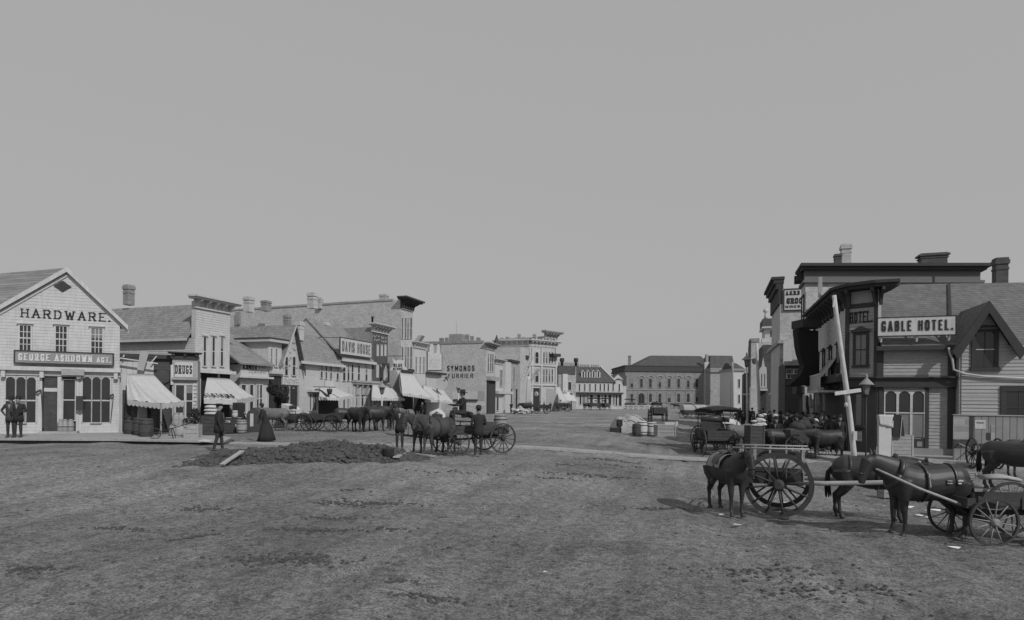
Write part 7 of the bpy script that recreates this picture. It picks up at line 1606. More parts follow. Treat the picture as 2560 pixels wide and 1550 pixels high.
for k, (x, yb, d_, lb, dr, cn) in enumerate(((1486, 1022, 132, 'black covered carriage before the far white hotel', (1, .2), True), (1512, 1021, 136, 'second black carriage before the far white hotel, to the right', (-.3, 1), True), (1405, 1022, 112, 'small dark cart in front of the far corner awnings', (-1, .3), False), (1575, 1017, 165, 'dark carriage standing left of the arched doorway of the stone building', (1, .1), True), (1640, 1016, 165, 'dark wagon before the stone public building', (1, .1), False))):
    p = at(x, yb, d_); four_wheeler(lb, 'carriage' if cn else 'cart', (p.x, p.y, gz(p.x, p.y)), face(*dr), rr=.7, fr_=.6, wb=2.0, bw_=1.3, bl=2.6, bh=.8, canopy=cn, tongue=None, name='carriage' if cn else 'far_cart')
for k, (x, yb, d_, dr, kd) in enumerate(((1471, 1022, 132, (1, .1), 'plain'), (1603, 1016, 165, (1, .1), 'plain'), (1690, 1016, 168, (-1, .1), 'plain'))):
    p = at(x, yb, d_); horse(kd, p.x, p.y, face(*dr), ['dark horse standing before the far white hotel', 'dark horse before the arched doorway of the stone building', 'dark horse before the right half of the stone building'][k], sc=1.1)
# wagon end on, in mid street
p = at(1643, 1050, 62); four_wheeler('empty slatted hay wagon seen end on beyond the tarpaulin heap', 'wagon', (p.x, p.y, gz(p.x, p.y)), face(.1, 1), rr=.8, fr_=.7, wb=2.4, bw_=1.1, bl=3.2, bh=.6, tongue='pole', name='hay_wagon', track=1.5)
# covered wagon tops on the right far
for k, (x, y0_, d_, lb) in enumerate(((1733, 1012, 80, 'grey covered wagon left of the bright white one'), (1776, 1010, 82, 'wagon with a bright white rounded cover below the stone wing'))):
    p = at(x, y0_, d_); w_ = four_wheeler(lb, 'wagon', (p.x, p.y, gz(p.x, p.y)), face(1, .15), rr=.6, fr_=.5, wb=2.2, bw_=1.4, bl=3.0, bh=.5, tongue=None, seat=False, name='covered_wagon')
    ROOTM[w_.name] = Matrix.Identity(4); q = MB()
    q.prism([(-1.6, .8 * math.cos(R(a)), 1.15 + .75 * math.sin(R(a))) for a in range(0, 181, 15)], (3.2, 0, 0)); q.build('cover', TARP if k == 0 else CANVAS, w_)
# ============================================================ the crowd on the right hand sidewalk
crowd = [(1915, 36, 'stand', 0), (1932, 32, 'hip', 1), (1950, 37, 'bent', 2), (1966, 30, 'stand', 1), (1978, 33, 'walk', 0), (1992, 29.5, 'hip', 1), (2006, 34, 'stand', 2), (2020, 30, 'bent', 0), (2036, 31.5, 'walk', 1), (2052, 29, 'stand', 0), (2068, 30.5, 'woman', 1), (2084, 28.5, 'hip', 2), (1899, 47, 'walk', 0), (1884, 43, 'stand', 1), (1871, 52, 'bent', 1), (1857, 50, 'woman', 0), (1880, 60, 'stand', 2), (1925, 42, 'woman', 0), (1843, 56, 'hip', 1), (1941, 29, 'bent', 1), (1958, 33.5, 'woman', 0), (2012, 31, 'walk', 1), (1985, 37, 'stand', 1), (2044, 34, 'bent', 0), (1907, 52, 'stand', 1), (1865, 66, 'hip', 0), (1850, 70, 'stand', 1), (2100, 28.2, 'stand', 1), (1972, 41, 'hip', 0), (1935, 46, 'stand', 1)]
rk = random.Random(11)
for k, (x, d_, kd, f_) in enumerate(crowd):
    p = at(x, 1060, d_); z_ = GR + .17 if (p.x > pw_.x - 2.8) else gz(p.x, p.y)
    z_ = GR + .17 if pw_.x - 2.8 < p.x < pw_.x + .5 else gz(p.x, p.y)
    rz = face(*(((.1, -1), (-.8, -.5), (.6, .8))[f_])) + rk.uniform(-.5, .5)
    what = {'hip': 'man in wide hat', 'woman': 'woman in long dark skirt', 'walk': 'man in flat cap', 'bent': 'man with bent arms in bowler', 'stand': 'man in bowler, arms down'}[kd]
    where = [w for lim, w in ((1852, 'by the thin far poles'), (1868, 'just left of the pale lamp post'), (1882, 'just right of the pale lamp post'), (1896, 'left of the bare telegraph pole'), (1912, 'right of the bare telegraph pole'), (1928, 'before the narrow white shop'), (1945, 'behind the pale upright crate'), (1962, 'before the white corner board'), (1975, 'below the dry goods sign'), (1990, 'under the toe of the boot sign'), (2010, 'under the middle of the boot sign'), (2030, 'under the heel of the boot sign'), (2050, 'under the hung garments'), (2075, 'left of the leaning pole'), (2300, 'at the foot of the leaning pole')) if x < lim][0]
    lb = what + ' ' + where + (', crowd front' if d_ < 32 else ', crowd back' if d_ > 40 else ', mid crowd')
    person(kd, p.x, p.y, z_, rz, lb, 'people crowding the right hand sidewalk', sc=rk.uniform(.97, 1.04))
for k, (x, d_, dr, lb) in enumerate(((1948, 26.8, (.95, .2), 'dark horse standing side on before the crowd, nearest the pale crate'), (2068, 26.6, (-.95, .15), 'dark horse standing before the crowd, nearest the leaning pole'))):
    p = at(x, 1100, d_); horse('plain', p.x, p.y, face(*dr), lb, sc=.92, z=GR)
p = at(2008, 1100, 27.2); four_wheeler('dark wagon parked before the crowd between two dark horses', 'wagon', (p.x, p.y, GR), face(.97, .1), rr=.55, fr_=.5, wb=1.5, bw_=1.0, bl=2.3, bh=.56, tongue=None, name='parked_wagon')
for k, (x, y, w_) in enumerate(((1996, 1062, .4), (2012, 1058, .45), (2028, 1063, .35))):
    p = at(x, y, 27.2); q = MB(); q.ell(p - Vector((0, 0, .1)), w_, .35, .26); q.lump(p + Vector((.1, 0, .1)), .22); tag(q.build('dark_bale', COATM), ['leftmost dark bale heaped in the wagon before the crowd', 'middle and tallest dark bale heaped in the wagon before the crowd', 'rightmost dark bale heaped in the wagon before the crowd'][k], 'bale', 'bales in the wagon before the crowd')
# far figures
far = [(1360, 1022, 108, 'far tiny man before the shopfront of the stone corner building'), (1376, 1022, 110, 'far tiny man at the right end of the stone corner building'), (1425, 1020, 125, 'far tiny man under the small awnings beyond the corner building'), (1460, 1019, 138, 'far tiny man at the left door of the white hotel'), (1500, 1019, 138, 'far tiny man in front of the middle of the white hotel'), (1278, 1032, 92, 'far man by the dark posts of the gallery shop'), (977, 1048, 52, 'man in the shade of the middle brick block awning'), (1056, 1046, 58, 'man standing under the rightmost white awning'), (1160, 1034, 78, 'far man leaning at the rail below the furrier wall')]
for k, (x, yb, d_, lb) in enumerate(far):
    p = at(x, yb, d_); person(('stand', 'walk', 'bent')[k % 3], p.x, p.y, gz(p.x, p.y), face(rk.uniform(-1, 1), -.8), lb)
# ============================================================ goods and clutter
def pbox(name, lb, cat, px0, py0, px1, py1, d, m, deep=.6, z0=None, group=None, rot=0.0, lid=None, kind=None):
    """crate or box with corner battens standing at depth d"""
    fr_ = Frame(tuple(at((px0 + px1) / 2, py1, d).xy), cam2w(math.cos(rot), math.sin(rot))); s0, s1, a_, b_ = fr_.rect(px0, py0, px1, py1)
    if z0 is not None: a_ = z0
    o_ = thing(name, lb, cat, (fr_.o.x, fr_.o.y, a_), math.atan2(fr_.u.y, fr_.u.x), group); q = MB(); n_ = max(2, int((b_ - a_) / .16)); h_ = (b_ - a_) / n_
    for k in range(n_): q.fbox(fr_, s0 + .01, s1 - .01, a_ + k * h_ + .006, a_ + (k + 1) * h_ - .006, -deep + .01, -.01)
    q.build('boards', m, o_)
    q = MB(); t_ = min(.07, (s1 - s0) * .12)
    for s_ in (s0, s1 - t_): q.fbox(fr_, s_, s_ + t_, a_, b_, -.012, .012); q.fbox(fr_, s_, s_ + t_, a_, b_, -deep - .012, -deep + .012)
    q.fbox(fr_, s0, s1, b_ - .0, b_ + .02, -deep - .01, .01); q.build('battens', lid or m, o_); return o_, fr_, s0, s1, a_, b_
# left: under the first awning
dd = 27.6
for k, (x, y0, y1, dd_, m_, lb) in enumerate(((327, 1040, 1086, 29, 'd', 'dark barrel at the left under the first white awning'), (365, 1062, 1100, 27.2, 'd', 'dark barrel in front under the first white awning, by the barrow'), (350, 1058, 1092, 28.2, 'd', 'dark barrel squeezed between two others under the first awning'))):
    p = at(x, y1, dd_); put_barrel(m_, p.x, p.y, .16, lb, 1.1)
pbox('dark_goods_case', 'dark clothed case of goods standing under the first white awning', 'case', 322, 1020, 378, 1086, 29.2, WOODD, .5, z0=.16)
# hung garments under awning
for k, x in enumerate((325, 340, 356)):
    p = at(x, 1022, 28.8); f_ = Frame((p.x, p.y), (ux, uy)); q = MB(); sheet(q, f_.P(-.18, p.z + .3, 0), f_.P(.18, p.z + .3, 0), f_.P(-.24, p.z - .5, .05), f_.P(.24, p.z - .5, .05), 6, 6, .02, .02, seed=k); o_ = q.build('hanging_coat', (COATD, COATM, SIGNG)[k]); tag(o_, ['black coat hanging leftmost under the first white awning', 'brown coat hanging in the middle under the first white awning', 'grey pale coat hanging right under the first white awning'][k], 'coat')
# pale sacks
for k, (x, y, r_) in enumerate(((434, 1078, .2), (450, 1070, .25), (441, 1050, .2), (452, 1048, .16))):
    p = at(x, y, 28.0); q = MB(); q.lathe((p.x, p.y, .16 if k < 2 else .62), [(r_ * .8, 0), (r_, .10), (r_ * .85, .3), (r_ * .95, .42), (r_ * .45, .56), (r_ * .5, .62)], 9, sx=1.2); o_ = q.build('sack', STONEM); tag(o_, ['pale full sack standing lowest and leftmost by the drug store', 'widest pale sack standing by the plant tub', 'pale sack piled on top at the left by the drug store', 'small pale sack piled on top beside the dark plant'][k], 'sack', 'sacks by the drug store')
# wheelbarrow like implement
p = G(420, 1097, .16); wb_ = thing('wheelbarrow', 'iron framed barrow with thin handles standing on the boardwalk', 'wheelbarrow')
wheel(wb_, (.5, 0, .24), .24, 8, .03, .04, .05, .02, mw=IRON)
q = MB()
for sg in (-1, 1): q.bar((.5, sg * .08, .26), (-.7, sg * .28, .62), .03); q.bar((-.15, sg * .2, .46), (-.25, sg * .24, .0), .03); q.bar((.15, sg * .14, .38), (.25, sg * .2, .75), .02)
q.bar((-.15, -.2, .42), (-.15, .2, .42), .03); q.bar((.25, -.2, .75), (.25, .2, .75), .02); q.build('frame', IRON, wb_); moveto(wb_, (p.x, p.y, .16), face(-.9, -.3))
# plant tub
o_, f_, s0, s1, a_, b_ = pbox('plant_tub', 'grey wooden tub with a bushy dark plant on the boardwalk end', 'plant tub', 459, 1062, 496, 1103, 26.6, GREYB, .55, z0=.16, rot=.2)
def foliage(name, par, c, rx, ry, rz_, n, leaf, m=LEAF, seed=1):
    q = MB(); rk_ = random.Random(seed); blobs = [(rk_.gauss(0, .45), rk_.gauss(0, .45), rk_.gauss(0, .45), rk_.uniform(.3, .55)) for _ in range(9)]
    for k in range(n):
        b_ = rk_.choice(blobs); v = Vector((rk_.gauss(0, 1), rk_.gauss(0, 1), rk_.gauss(0, 1))).normalized() * b_[3] * rk_.uniform(.6, 1.05)
        p_ = Vector(c) + Vector(((b_[0] + v.x) * rx, (b_[1] + v.y) * ry, (b_[2] + v.z) * rz_)); u_ = Vector((rk_.gauss(0, 1), rk_.gauss(0, 1), rk_.gauss(0, .6))).normalized() * leaf; w_ = u_.cross(Vector((rk_.gauss(0, 1), rk_.gauss(0, 1), 1))).normalized() * leaf * .45
        q.face([p_ - u_, p_ + w_, p_ + u_, p_ - w_])
    return q.build(name, m, par)
cpt = f_.P((s0 + s1) / 2, b_ + .38, -.28); foliage('foliage', o_, cpt, .36, .3, .40, 900, .055, seed=3)
MB().loft([(cpt.x, cpt.y, b_ - .1), (cpt.x, cpt.y, b_ + .5)], [.03, .015], 6).build('stem', WOODD, o_)
q = MB(); pa, pb_ = G(496, 1104, .16), G(533, 1106, .1); q.prism([(pa.x, pa.y, .17), (pb_.x, pb_.y, .10), (pb_.x - .2, pb_.y + .6, .10), (pa.x - .3, pa.y + .6, .17)], (0, 0, .04)); rb_ = q.build('ramp_board', WOODL); tag(rb_, 'pale board ramp at the right end of the left boardwalk', 'board')
# dark chest with white folded cloths
o_, f_, s0, s1, a_, b_ = pbox('dark_chest', 'tall dark chest standing left of the striding man', 'chest', 503, 1040, 546, 1096, 28.5, WOODD, .6, z0=0.0)
for k, (y0, y1, dx) in enumerate(((1031, 1040, 0), (1023, 1031, -1), (1014, 1022, 1))):
    s0_, s1_, a2_, b2_ = f_.rect(505 + dx, y0, 541 + dx - k * 4, y1); q = MB(); zz = b_ + k * .16 + .03; q.loft([f_.P(s0_, zz + .07, -.3), f_.P(s0_ + .1, zz + .08, -.3), f_.P((s0_ + s1_) / 2, zz + .09, -.28), f_.P(s1_ - .08, zz + .08, -.3), f_.P(s1_, zz + .06, -.3)], [(.12, .03), (.24, .075), (.26, .085), (.24, .075), (.12, .03)], 10)
    o2 = q.build('folded_cloth', SHIRT); tag(o2, ['lowest of the three white folded cloths on the tall dark chest', 'middle white folded cloth on the tall dark chest', 'topmost white folded cloth on the tall dark chest'][k], 'cloth', 'white cloths stacked on the chest')
# table with goods beside the sign post
o_, f_, s0, s1, a_, b_ = pbox('display_table', 'dark draped display table at the foot of the outfitter sign post', 'table', 556, 1046, 600, 1084, 33.5, WOODD, .8, z0=0.0)
for k, (x0, x1, y0, y1) in enumerate(((559, 574, 1042, 1056), (586, 598, 1044, 1068))):
    s0_, s1_, a2_, b2_ = f_.rect(x0, y0, x1, y1, .03); q = MB(); sheet(q, f_.P(s0_, b_ + .04, -.25), f_.P(s1_, b_ + .04, -.25), f_.P(s0_ + .05, a2_, .04), f_.P(s1_ + .03, a2_, .04), 6, 6, -.05, .01, seed=k); o2 = q.build('draped_cloth', SHIRT); tag(o2, ['short white cloth draped at the left of the dark display table', 'long white cloth draped at the right of the dark display table'][k], 'cloth')
p = at(584, 1040, 33.6); put_barrel('w', p.x, p.y + .1, b_ + .03, 'low pale cask standing on the dark display table', .55)
p = at(604, 1080, 33); put_barrel('m', p.x, p.y, 0, 'brown barrel right of the dark display table', 1.0)
# dark peaked kiosk with white strip
k_ = at(633, 1082, 33.8); fk_ = Frame((k_.x, k_.y), cam2w(1, 0)); ks = newb('display_stand', 'dark peaked display stand with one white hanging strip', 'stand', fk_)
MB().prism([fk_.P(a, z, 0) for a, z in ((-.38, 0), (.38, 0), (.40, 1.0), (.30, 1.2), (0, 1.42), (-.30, 1.2), (-.40, 1.0))], fk_.n * -.6).build('body', WOODD, ks)
s0_, s1_, a2_, b2_ = fk_.rect(625, 1034, 633, 1066, .03); MB().fbox(fk_, s0_, s1_, a2_, b2_, .0, .03).build('white_strip', SHIRT, ks)
for k, x in enumerate((590, 600)):
    p = at(x, 1030, 34.8); f2 = Frame((p.x, p.y), cam2w(1, .3)); q = MB(); sheet(q, f2.P(-.18, p.z + .55, 0), f2.P(.18, p.z + .55, 0), f2.P(-.22, p.z - .5, .05), f2.P(.22, p.z - .5, .05), 6, 6, .02, .03, seed=k + 5); o2 = q.build('hanging_coat', COATD); tag(o2, ['black coat hanging left under the clothing awning', 'black coat hanging right under the clothing awning'][k], 'coat')
# tree with dark foliage before the gable shop
tp_ = at(700, 1060, 41.5); tr = thing('street_tree', 'small dark leafy tree before the ornate gable shop', 'tree', (tp_.x, tp_.y, 0), 0)
q = MB(); q.loft([(tp_.x, tp_.y, 0), (tp_.x + .03, tp_.y, .8), (tp_.x, tp_.y, 1.6), (tp_.x - .1, tp_.y, 2.6)], [.09, .07, .06, .03], 8)
for dx, dz in ((.6, 2.5), (-.6, 2.6), (.3, 3.0), (-.2, 3.1)): q.loft([(tp_.x, tp_.y, 1.5), (tp_.x + dx * .5, tp_.y, (1.5 + dz) / 2 + .1), (tp_.x + dx, tp_.y + .1, dz)], [.05, .03, .012], 6)
q.build('trunk', WOODD, tr); c_ = at(699, 985, 41.5); foliage('crown', tr, c_, .85, .7, .80, 8000, .06, seed=9)
# white covered cart and box by the tree
q = MB(); p = at(718, 1018, 38.5); f2 = Frame((p.x, p.y), cam2w(.9, -.3)); q.prism([f2.P(-.45, .9, 0), f2.P(.5, .75, 0), f2.P(.5, 1.25, 0), f2.P(.3, 1.42, 0), f2.P(-.45, 1.62, 0)], f2.n * -.7); o2 = q.build('white_box', WBOARD); tag(o2, 'white slanting box standing behind the leftmost parked wagon', 'box')
pbox('brown_chest', 'brown chest between the hitched grey horse and the tree', 'chest', 674, 1022, 706, 1045, 40, WOOD, .6, z0=.0)
# dark horse litter: pale chips on ground
# dirt heap ------------------------------------------------------------
A_ = G(440, 1160); B_ = G(1088, 1150); ax = Vector((B_.x - A_.x, B_.y - A_.y, 0)); Ln = ax.length; ax.normalize(); pe = Vector((-ax.y, ax.x, 0))
prof = [(0, .02), (.06, .12), (.15, .30), (.25, .36), (.35, .48), (.47, .62), (.58, .66), (.66, .62), (.76, .45), (.83, .26), (.90, .15), (1, .0)]
def ph(t_):
    for (a, b_), (c, d_) in zip(prof[:-1], prof[1:]):
        if t_ <= c: f = (t_ - a) / (c - a); f = f * f * (3 - 2 * f); return b_ + (d_ - b_) * f
    return 0
q = MB(); nu, nv = 170, 60; W2 = 3.0; rk_ = random.Random(2)
def hp_(u_, v_):
    wv = max(0, v_ / .45) if v_ < .45 else max(0, (1 - v_) / .55); wv = wv ** .8
    P = Vector((A_.x, A_.y, 0)) + ax * (u_ * Ln) + pe * ((v_ - .12) * W2)
    nz = noise.noise(Vector((P.x * 1.2, P.y * 1.2, 5))) * .12 + noise.noise(Vector((P.x * 4, P.y * 4, 1))) * .10 + noise.noise(Vector((P.x * 11, P.y * 11, 2))) * .06
    h_ = ph(u_) * wv * .72; e_ = min(1, h_ / .12); return Vector((P.x, P.y, gz(P.x, P.y) + h_ + nz * e_ - .10 * (1 - e_)))
for j in range(nv + 1):
    for i in range(nu + 1): q.v.append(hp_(i / nu, j / nv))
for j in range(nv):
    for i in range(nu): a = j * (nu + 1) + i; q.f.append((a, a + 1, a + nu + 2, a + nu + 1)); q.sm.append(False)
for k in range(9000):
    u_, v_ = rk_.random(), rk_.uniform(-.04, 1)
    if ph(u_) < .05 and rk_.random() > .3: continue
    p = hp_(u_, v_); q.lump(p, rk_.choice((.015, .02, .02, .025, .03, .04, .05, .07, .12)), .7)
heap = q.build('dirt_heap', EARTH); tag(heap, 'long low heap of dark broken earth in the middle left of the street', 'dirt heap')
def plank(lb, x0, y0, x1, y1, l0, l1, w_, th=.04, m=CARTL, name='plank'):
    a, b_ = G(x0, y0, l0), G(x1, y1, l1); q = MB(); q.bar(a, b_, w_, th); o_ = q.build(name, m); return tag(o_, lb, 'plank')
a = G(555, 1161, .06); b_ = a + (Vector((G(607, 1126, .35).x, G(607, 1126, .35).y, 0)) - Vector((a.x, a.y, 0))) ; 
pz = at(606, 1127, w2cam(a.x, a.y)[1] + .9); q = MB(); q.bar(a, pz, .15, .04); tag(q.build('plank', CARTL), 'pale rough plank lying slantwise up the front of the dirt heap', 'plank')
plank('thin board lying flat at the far left tip of the dirt heap', 478, 1150, 520, 1142, .05, .05, .12)
plank('pale plank lying crosswise at the right end of the dirt heap', 990, 1143, 1018, 1127, .12, .14, .2)
plank('long pale plank lying flat behind the iron pot', 970, 1127, 1085, 1140, .1, .03, .14)
plank('long pale plank running right from the crossed boards', 1020, 1131, 1080, 1141, .12, .05, .12, m=WOOD)
p = G(970, 1146, .05); pot = thing('iron_pot', 'dark open iron pot on the right end of the dirt heap', 'pot'); MB().lathe((0, 0, 0), [(.12, 0), (.17, .04), (.18, .28), (.19, .30), (.165, .30), (.15, .05)], 18).build('bowl', IRON, pot); MB().loft([(.18 * math.cos(R(a)), 0, .28 + .18 * math.sin(R(a))) for a in range(0, 181, 20)], [.008] * 10, 6).build('handle', IRON, pot); moveto(pot, (p.x, p.y, p.z), .3, 1.1)
# dark crumbled mud lying in smears across the road: nobody could count it
q = MB()
for x, y, wx, wy, n in ((1535, 1152, .55, .2, 140), (1500, 1190, .8, .2, 160), (1560, 1165, .7, .15, 60), (930, 1258, .55, .10, 150), (860, 1262, .3, .08, 60), (510, 1272, .35, .12, 70), (830, 1295, .35, .10, 80), (790, 1325, .4, .10, 110), (690, 1400, .5, .15, 110), (760, 1405, .4, .14, 120), (480, 1340, .3, .08, 50), (980, 1322, .2, .06, 30), (1080, 1490, .2, .06, 50), (1120, 1180, .5, .08, 50), (300, 1325, .25, .06, 40), (1650, 1270, .4, .1, 60), (880, 1225, .2, .05, 30), (1110, 1290, .06, .04, 12), (1120, 1370, .05, .04, 12), (1000, 1455, .1, .05, 20), (60, 1420, .25, .1, 60), (1430, 1160, .4, .08, 50), (1390, 1195, .5, .05, 40), (2100, 1480, .5, .2, 90), (1900, 1430, .6, .2, 90)):
    p = G(x, y)
    for i in range(n):
        cx_, cy_ = cam2w(rk_.gauss(0, wx), rk_.gauss(0, wy)); X_, Y_ = p.x + cx_, p.y + cy_; q.lump((X_, Y_, gz(X_, Y_) + relief(X_, Y_) - .012), rk_.uniform(.012, .045), .45)
tag(q.build('mud_smears', EARTH), 'dark crumbled mud lying in smears across the road', 'mud', kind='stuff')
# tarpaulin heap, barrels, boards in mid street
tb_ = G(1590, 1084); th_ = thing('tarpaulin_heap', 'dirty tarpaulin thrown over a dome of goods in mid street', 'tarpaulin', tuple(tb_), 0)
ft = Frame((tb_.x, tb_.y), cam2w(1, 0)); q = MB(); nu = 26; nv = 14; sA = ft.at(1527, 1084)[0]; sB = ft.at(1672, 1084)[0]
outl = [(1527, 1082), (1540, 1062), (1550, 1048), (1566, 1040), (1580, 1035), (1592, 1038), (1606, 1046), (1618, 1056), (1628, 1060), (1672, 1068)]
outl = [(1527, 1083), (1538, 1064), (1547, 1046), (1556, 1043), (1568, 1046), (1577, 1035), (1590, 1036), (1603, 1044), (1617, 1057), (1628, 1062), (1645, 1064), (1672, 1070)]
OS = [ft.at(x, y) for x, y in outl]
def topz(s_):
    for (a, b_), (c, d_) in zip(OS[:-1], OS[1:]):
        if s_ <= c: return b_ + (d_ - b_) * (s_ - a) / (c - a)
    return OS[-1][1]
for j in range(nv + 1):
    t_ = j / nv * math.pi
    for i in range(nu + 1):
        s_ = sA + (sB - sA) * i / nu; z_ = topz(s_); o_ = -math.cos(t_) * 1.3; zz = tb_.z + (z_ - tb_.z) * math.sin(t_) ** .7 + .16 * noise.noise(Vector((s_ * 1.7, o_ * 2, 0))) + .06 * noise.noise(Vector((s_ * 5, o_ * 3, 4))); q.v.append(ft.P(s_, zz, -o_ - 1.2))
for j in range(nv):
    for i in range(nu): a = j * (nu + 1) + i; q.f.append((a, a + 1, a + nu + 2, a + nu + 1)); q.sm.append(True)
q.build('cloth', TARP, th_)
q = MB(); q.loft([ft.P(*ft.at(1577, 1036, .2), .2), ft.P(*ft.at(1596, 1041, .3), .3), ft.P(*ft.at(1620, 1060, .4), .4), ft.P(*ft.at(1680, 1068, .5), .5)], [.05] * 4, 6); q.loft([ft.P(*ft.at(1556, 1045, .6), .6), ft.P(*ft.at(1575, 1064, 1.0), 1.0), ft.P(*ft.at(1588, 1074, 1.2), 1.2)], [.04] * 3, 6); q.build('folded_edge', STONE, th_)
q = MB(); s0, s1, a_, b_ = ft.rect(1543, 1049, 1557, 1065, .3); q.fbox(ft, s0, s1, a_, b_, .0, .25); q.build('opening', DARK, th_); q = MB(); s0, s1, a_, b_ = ft.rect(1528, 1070, 1553, 1083, .3); q.fbox(ft, s0, s1, a_ , b_, -.2, .4); q.build('dark_box', DARK, th_)
for k, (x, yb, kd, lb, sc_) in enumerate(((1591, 1089, 'd', 'dark barrel left of the two pale barrels by the tarpaulin', 1.0), (1605, 1089, 'w', 'pale barrel in the middle beside the tarpaulin heap', 1.25), (1630, 1090, 'w', 'pale hooped barrel at the right of the tarpaulin heap', 1.2))):
    p = G(x, yb); put_barrel(kd, p.x, p.y, p.z, lb, sc_)
pbox('lime_box', 'wide mottled box of lime right of the pale barrels', 'box', 1644, 1064, 1690, 1091, 31.5, STONEM, .9, rot=0)
f2 = Frame(tuple(G(1692, 1092).xy), cam2w(1, 0)); q = MB(); s0, s1, a_, b_ = f2.rect(1688, 1054, 1694, 1092); q.fbox(f2, s0, s1, a_, b_, 0, .1); s0, s1, a_, b_ = f2.rect(1662, 1055, 1694, 1062); q.fbox(f2, s0, s1, a_, b_, -.05, .04); s0, s1, a_, b_ = f2.rect(1690, 1088, 1712, 1092); q.fbox(f2, s0, s1, a_, b_, .1, .25); o2 = q.build('timber_frame', WHITE); tag(o2, 'white angular timber frame at the right end of the lime box', 'frame')
# crates and white bundles at the crowd
o_, f_, s0, s1, a_, b_ = pbox('tall_dark_crate', 'tall dark crate topped with white bundles beside the spring wagon', 'crate', 1876, 1066, 1912, 1160, 26.0, WOODD, .7, z0=GR)
for k, (x, y, w_) in enumerate(((1890, 1062, .34), (1902, 1060, .3), (1893, 1051, .26), (1905, 1049, .24), (1906, 1038, .18))):
    p = at(x, y, 26.2); q = MB(); rr_ = random.Random(k)
    for j in range(4): q.ell(p + Vector((rr_.uniform(-.5, .5) * w_, 0, rr_.uniform(-.05, .05))), w_ * .6, .2, .055)
    o2 = q.build('white_bundle', SHIRT); tag(o2, ['lowest left white bundle on the tall dark crate', 'lowest right white bundle on the tall dark crate', 'middle left white bundle on the tall dark crate', 'middle right white bundle on the tall dark crate', 'topmost small white bundle on the tall dark crate'][k], 'bundle', 'bundles on the tall dark crate')
pbox('pale_crate', 'pale upright crate standing right of the tall dark crate', 'crate', 1908, 1076, 1926, 1158, 27.0, WOOD, .4, z0=GR)
for k, (x, y, d_, lb) in enumerate(((1938, 1040, 31, 'white hat brimmed bundle above the crowd at left'), (2038, 1052, 28.5, 'pale wrapped parcel held up in the crowd near the hotel corner'))):
    p = at(x, y, d_); q = MB(); q.ell(p, .15, .12, .12); tag(q.build('parcel', STONE), lb, 'parcel')
# hotel front: standing white board, jacket, crate
f3 = Frame(tuple(G(2212, 1156).xy), cam2w(1, 0)); s0, s1, a_, b_ = f3.rect(2196, 1037, 2231, 1158); bd = newb('standing_white_board', 'tall pale cloth covered board standing upright at the hotel sidewalk', 'board', f3)
q = MB(); q.prism([f3.P(s0 + .03, GR, 0), f3.P(s1 - .06, GR, 0), f3.P(s1 - .02, b_ - .3, 0), f3.P(s1 + .02, b_ - .02, 0), f3.P(s0 - .02, b_, 0), f3.P(s0 + .02, b_ - .4, 0)], f3.n * -.12); q.build('panel', STONE, bd)
q = MB(); sheet(q, f3.P(s0 - .02, b_ + .01, .03), f3.P(s1 + .03, b_ + .01, .03), f3.P(s0 + .02, b_ - .42, .06), f3.P(s1, b_ - .55, .05), 8, 5, .0, .02); q.build('folded_cloth', STONE, bd)
f4 = Frame(tuple(at(2250, 1150, 25.4).xy), cam2w(1, 0)); q = MB(); s0, s1, a_, b_ = f4.rect(2231, 1036, 2262, 1092)
q.prism([f4.P(s0 + .02, a_ + .05, 0), f4.P(s0 + .3, a_, 0), f4.P(s1 - .12, a_ + .05, 0), f4.P(s1, a_ + .02, 0), f4.P(s1 - .08, b_ - .25, 0), f4.P(s1 - .14, b_ - .04, 0), f4.P((s0 + s1) / 2, b_, 0), f4.P(s0 + .05, b_ - .06, 0), f4.P(s0 - .02, b_ - .3, 0)], f4.n * -.14); jk = q.build('hanging_jacket', COATD); tag(jk, 'black jacket hung over the crate beside the tall pale board', 'jacket')
ROOTM[jk.name] = Matrix.Identity(4); q = MB(); q.bar(f4.P((s0 + s1) / 2 + .12, b_ - .1, .01), f4.P((s0 + s1) / 2 + .06, a_ + .02, .01), .07, .015); q.build('lining', STONE, jk)
pbox('framed_crate', 'framed wooden crate standing under the hung black jacket', 'crate', 2229, 1089, 2284, 1146, 25.6, WOOD, .6, z0=GR + .17, lid=GREYB)
pbox('stone_block', 'small pale block at the curb below the framed crate', 'block', 2256, 1143, 2288, 1160, 24.4, STONEM, .4, z0=GR)
# fence with posters
pf = at(2383, 1150, 25.0); FF = Frame((pf.x, pf.y), (1, 0)); s0, s1, a_, b_ = FF.rect(2383, 1040, 2640, 1148); pf_ = newb('poster_fence', 'vertical board fence beside the hotel carrying dark and pale posters', 'fence', FF)
MB().fbox(FF, 0, s1, GR + .16, b_, -.06, 0).build('boards', FENCEM, pf_); MB().fbox(FF, -.02, s1, b_, b_ + .04, -.09, .04).build('cap_rail', GREYB, pf_)
for nm, x0, y0, x1, y1, m_ in (('pale_panel', 2383, 1041, 2421, 1098, STONEM), ('dark_poster', 2424, 1040, 2434, 1098, TRIM), ('dark_poster', 2384, 1100, 2401, 1120, DARKC), ('dark_poster', 2403, 1100, 2438, 1120, DARKC), ('white_notice', 2437, 1050, 2464, 1072, WHITE), ('grey_notice', 2477, 1062, 2487, 1102, STONEM), ('dark_poster', 2466, 1082, 2476, 1100, TRIM)):
    a0_, a1_, c_, d_ = FF.rect(x0, y0, x1, y1); o2 = MB().fbox(FF, a0_, a1_, c_, d_, .0, .015).build(nm, m_, pf_)
    if nm == 'white_notice': marks(FF, a0_ + .05, a1_ - .05, c_ + .2, d_ - .06, .015, 6, rows=1).build('notice_lettering', LETTERG, o2)
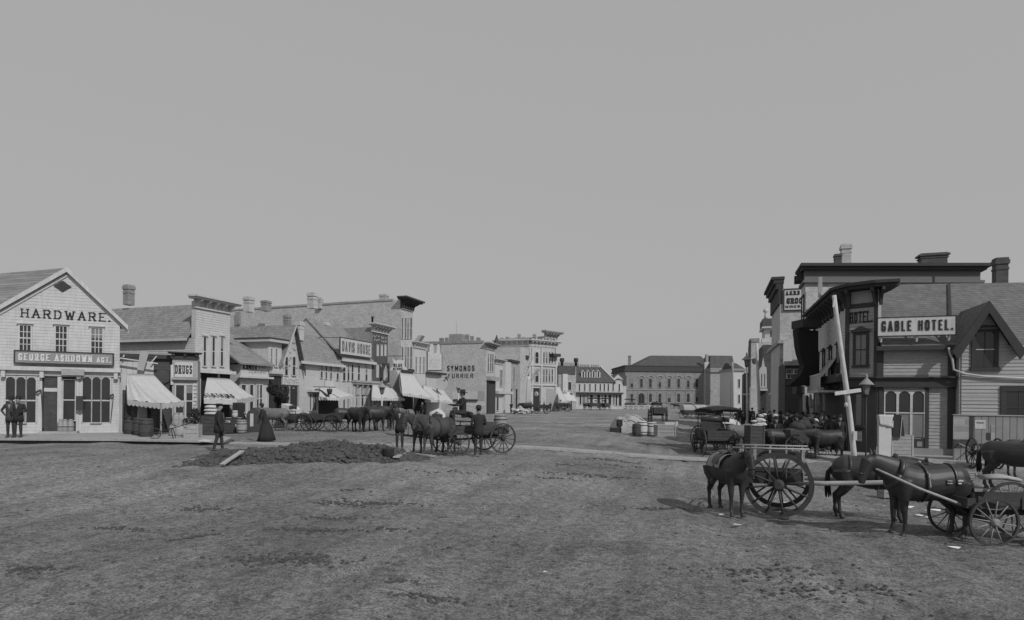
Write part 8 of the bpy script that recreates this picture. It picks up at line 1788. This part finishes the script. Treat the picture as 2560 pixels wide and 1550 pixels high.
# kerb blocks and rubble under the bay horse, litter of paper
for k, (x, y, w_, h_, lb) in enumerate(((2225, 1245, 30, 22, 'pale stone block seen between the legs of the cart horse'), (2275, 1245, 44, 20, 'long pale stone block seen beneath the glossy bay horse'), (2425, 1195, 36, 12, 'flat pale board behind the rump of the glossy bay horse'))):
    pbox('stone_block', lb, 'block', x - w_ / 2, y - h_, x + w_ / 2, y, w2cam(*G(x, y).xy)[1], STONEM, .3)
rk_ = random.Random(21)
lit = [(1922, 1262, .16), (1948, 1262, .18), (1845, 1316, .10), (1805, 1288, .07), (2210, 1268, .1), (2270, 1270, .12), (2335, 1282, .2), (2297, 1290, .08), (2318, 1295, .07), (2385, 1372, .1), (1786, 1134, .12), (1845, 1133, .12), (540, 1122, .07), (1362, 1432, .04), (2408, 1290, .1)]
LB = ['wide', 'thick', 'small', 'tiny', 'crumpled', 'torn', 'largest', 'lone', 'folded', 'flat', 'left upper', 'right upper', 'far left', 'single', 'bent']
WH = ['seen through the left spokes of the big cart wheel', 'seen beside the hub side of the big cart wheel', 'lying in front of the big cart wheel', 'by the front hoof of the saddled pony', 'behind the legs of the bay horse at left', 'below the long pale stone block', 'under the belly of the bay horse', 'left of the largest paper under the bay horse', 'on the ground before the bay horse hind legs', 'in the lower right foreground', 'by the back wheels of the spring wagon', 'right of the spring wagon on the road', 'at the left end of the dirt heap', 'in the open middle foreground', 'beside the buggy front wheel']
for k, (x, y, r_) in enumerate(lit):
    p = G(x, y); q = MB(); n_ = 6; vs = [Vector((p.x + math.cos(i) * r_ * rk_.uniform(.6, 1.2), p.y + math.sin(i) * r_ * .8 * rk_.uniform(.5, 1.1), p.z + rk_.uniform(.01, .5 * r_))) for i in [j * 2 * math.pi / n_ for j in range(n_)]]; c_ = Vector((p.x, p.y, p.z + r_ * .45))
    for i in range(n_): q.face([vs[i], vs[(i + 1) % n_], c_])
    tag(q.build('paper_scrap', PAPER), LB[k] + ' white paper scrap ' + WH[k], 'paper scrap', 'paper scraps littering the street')
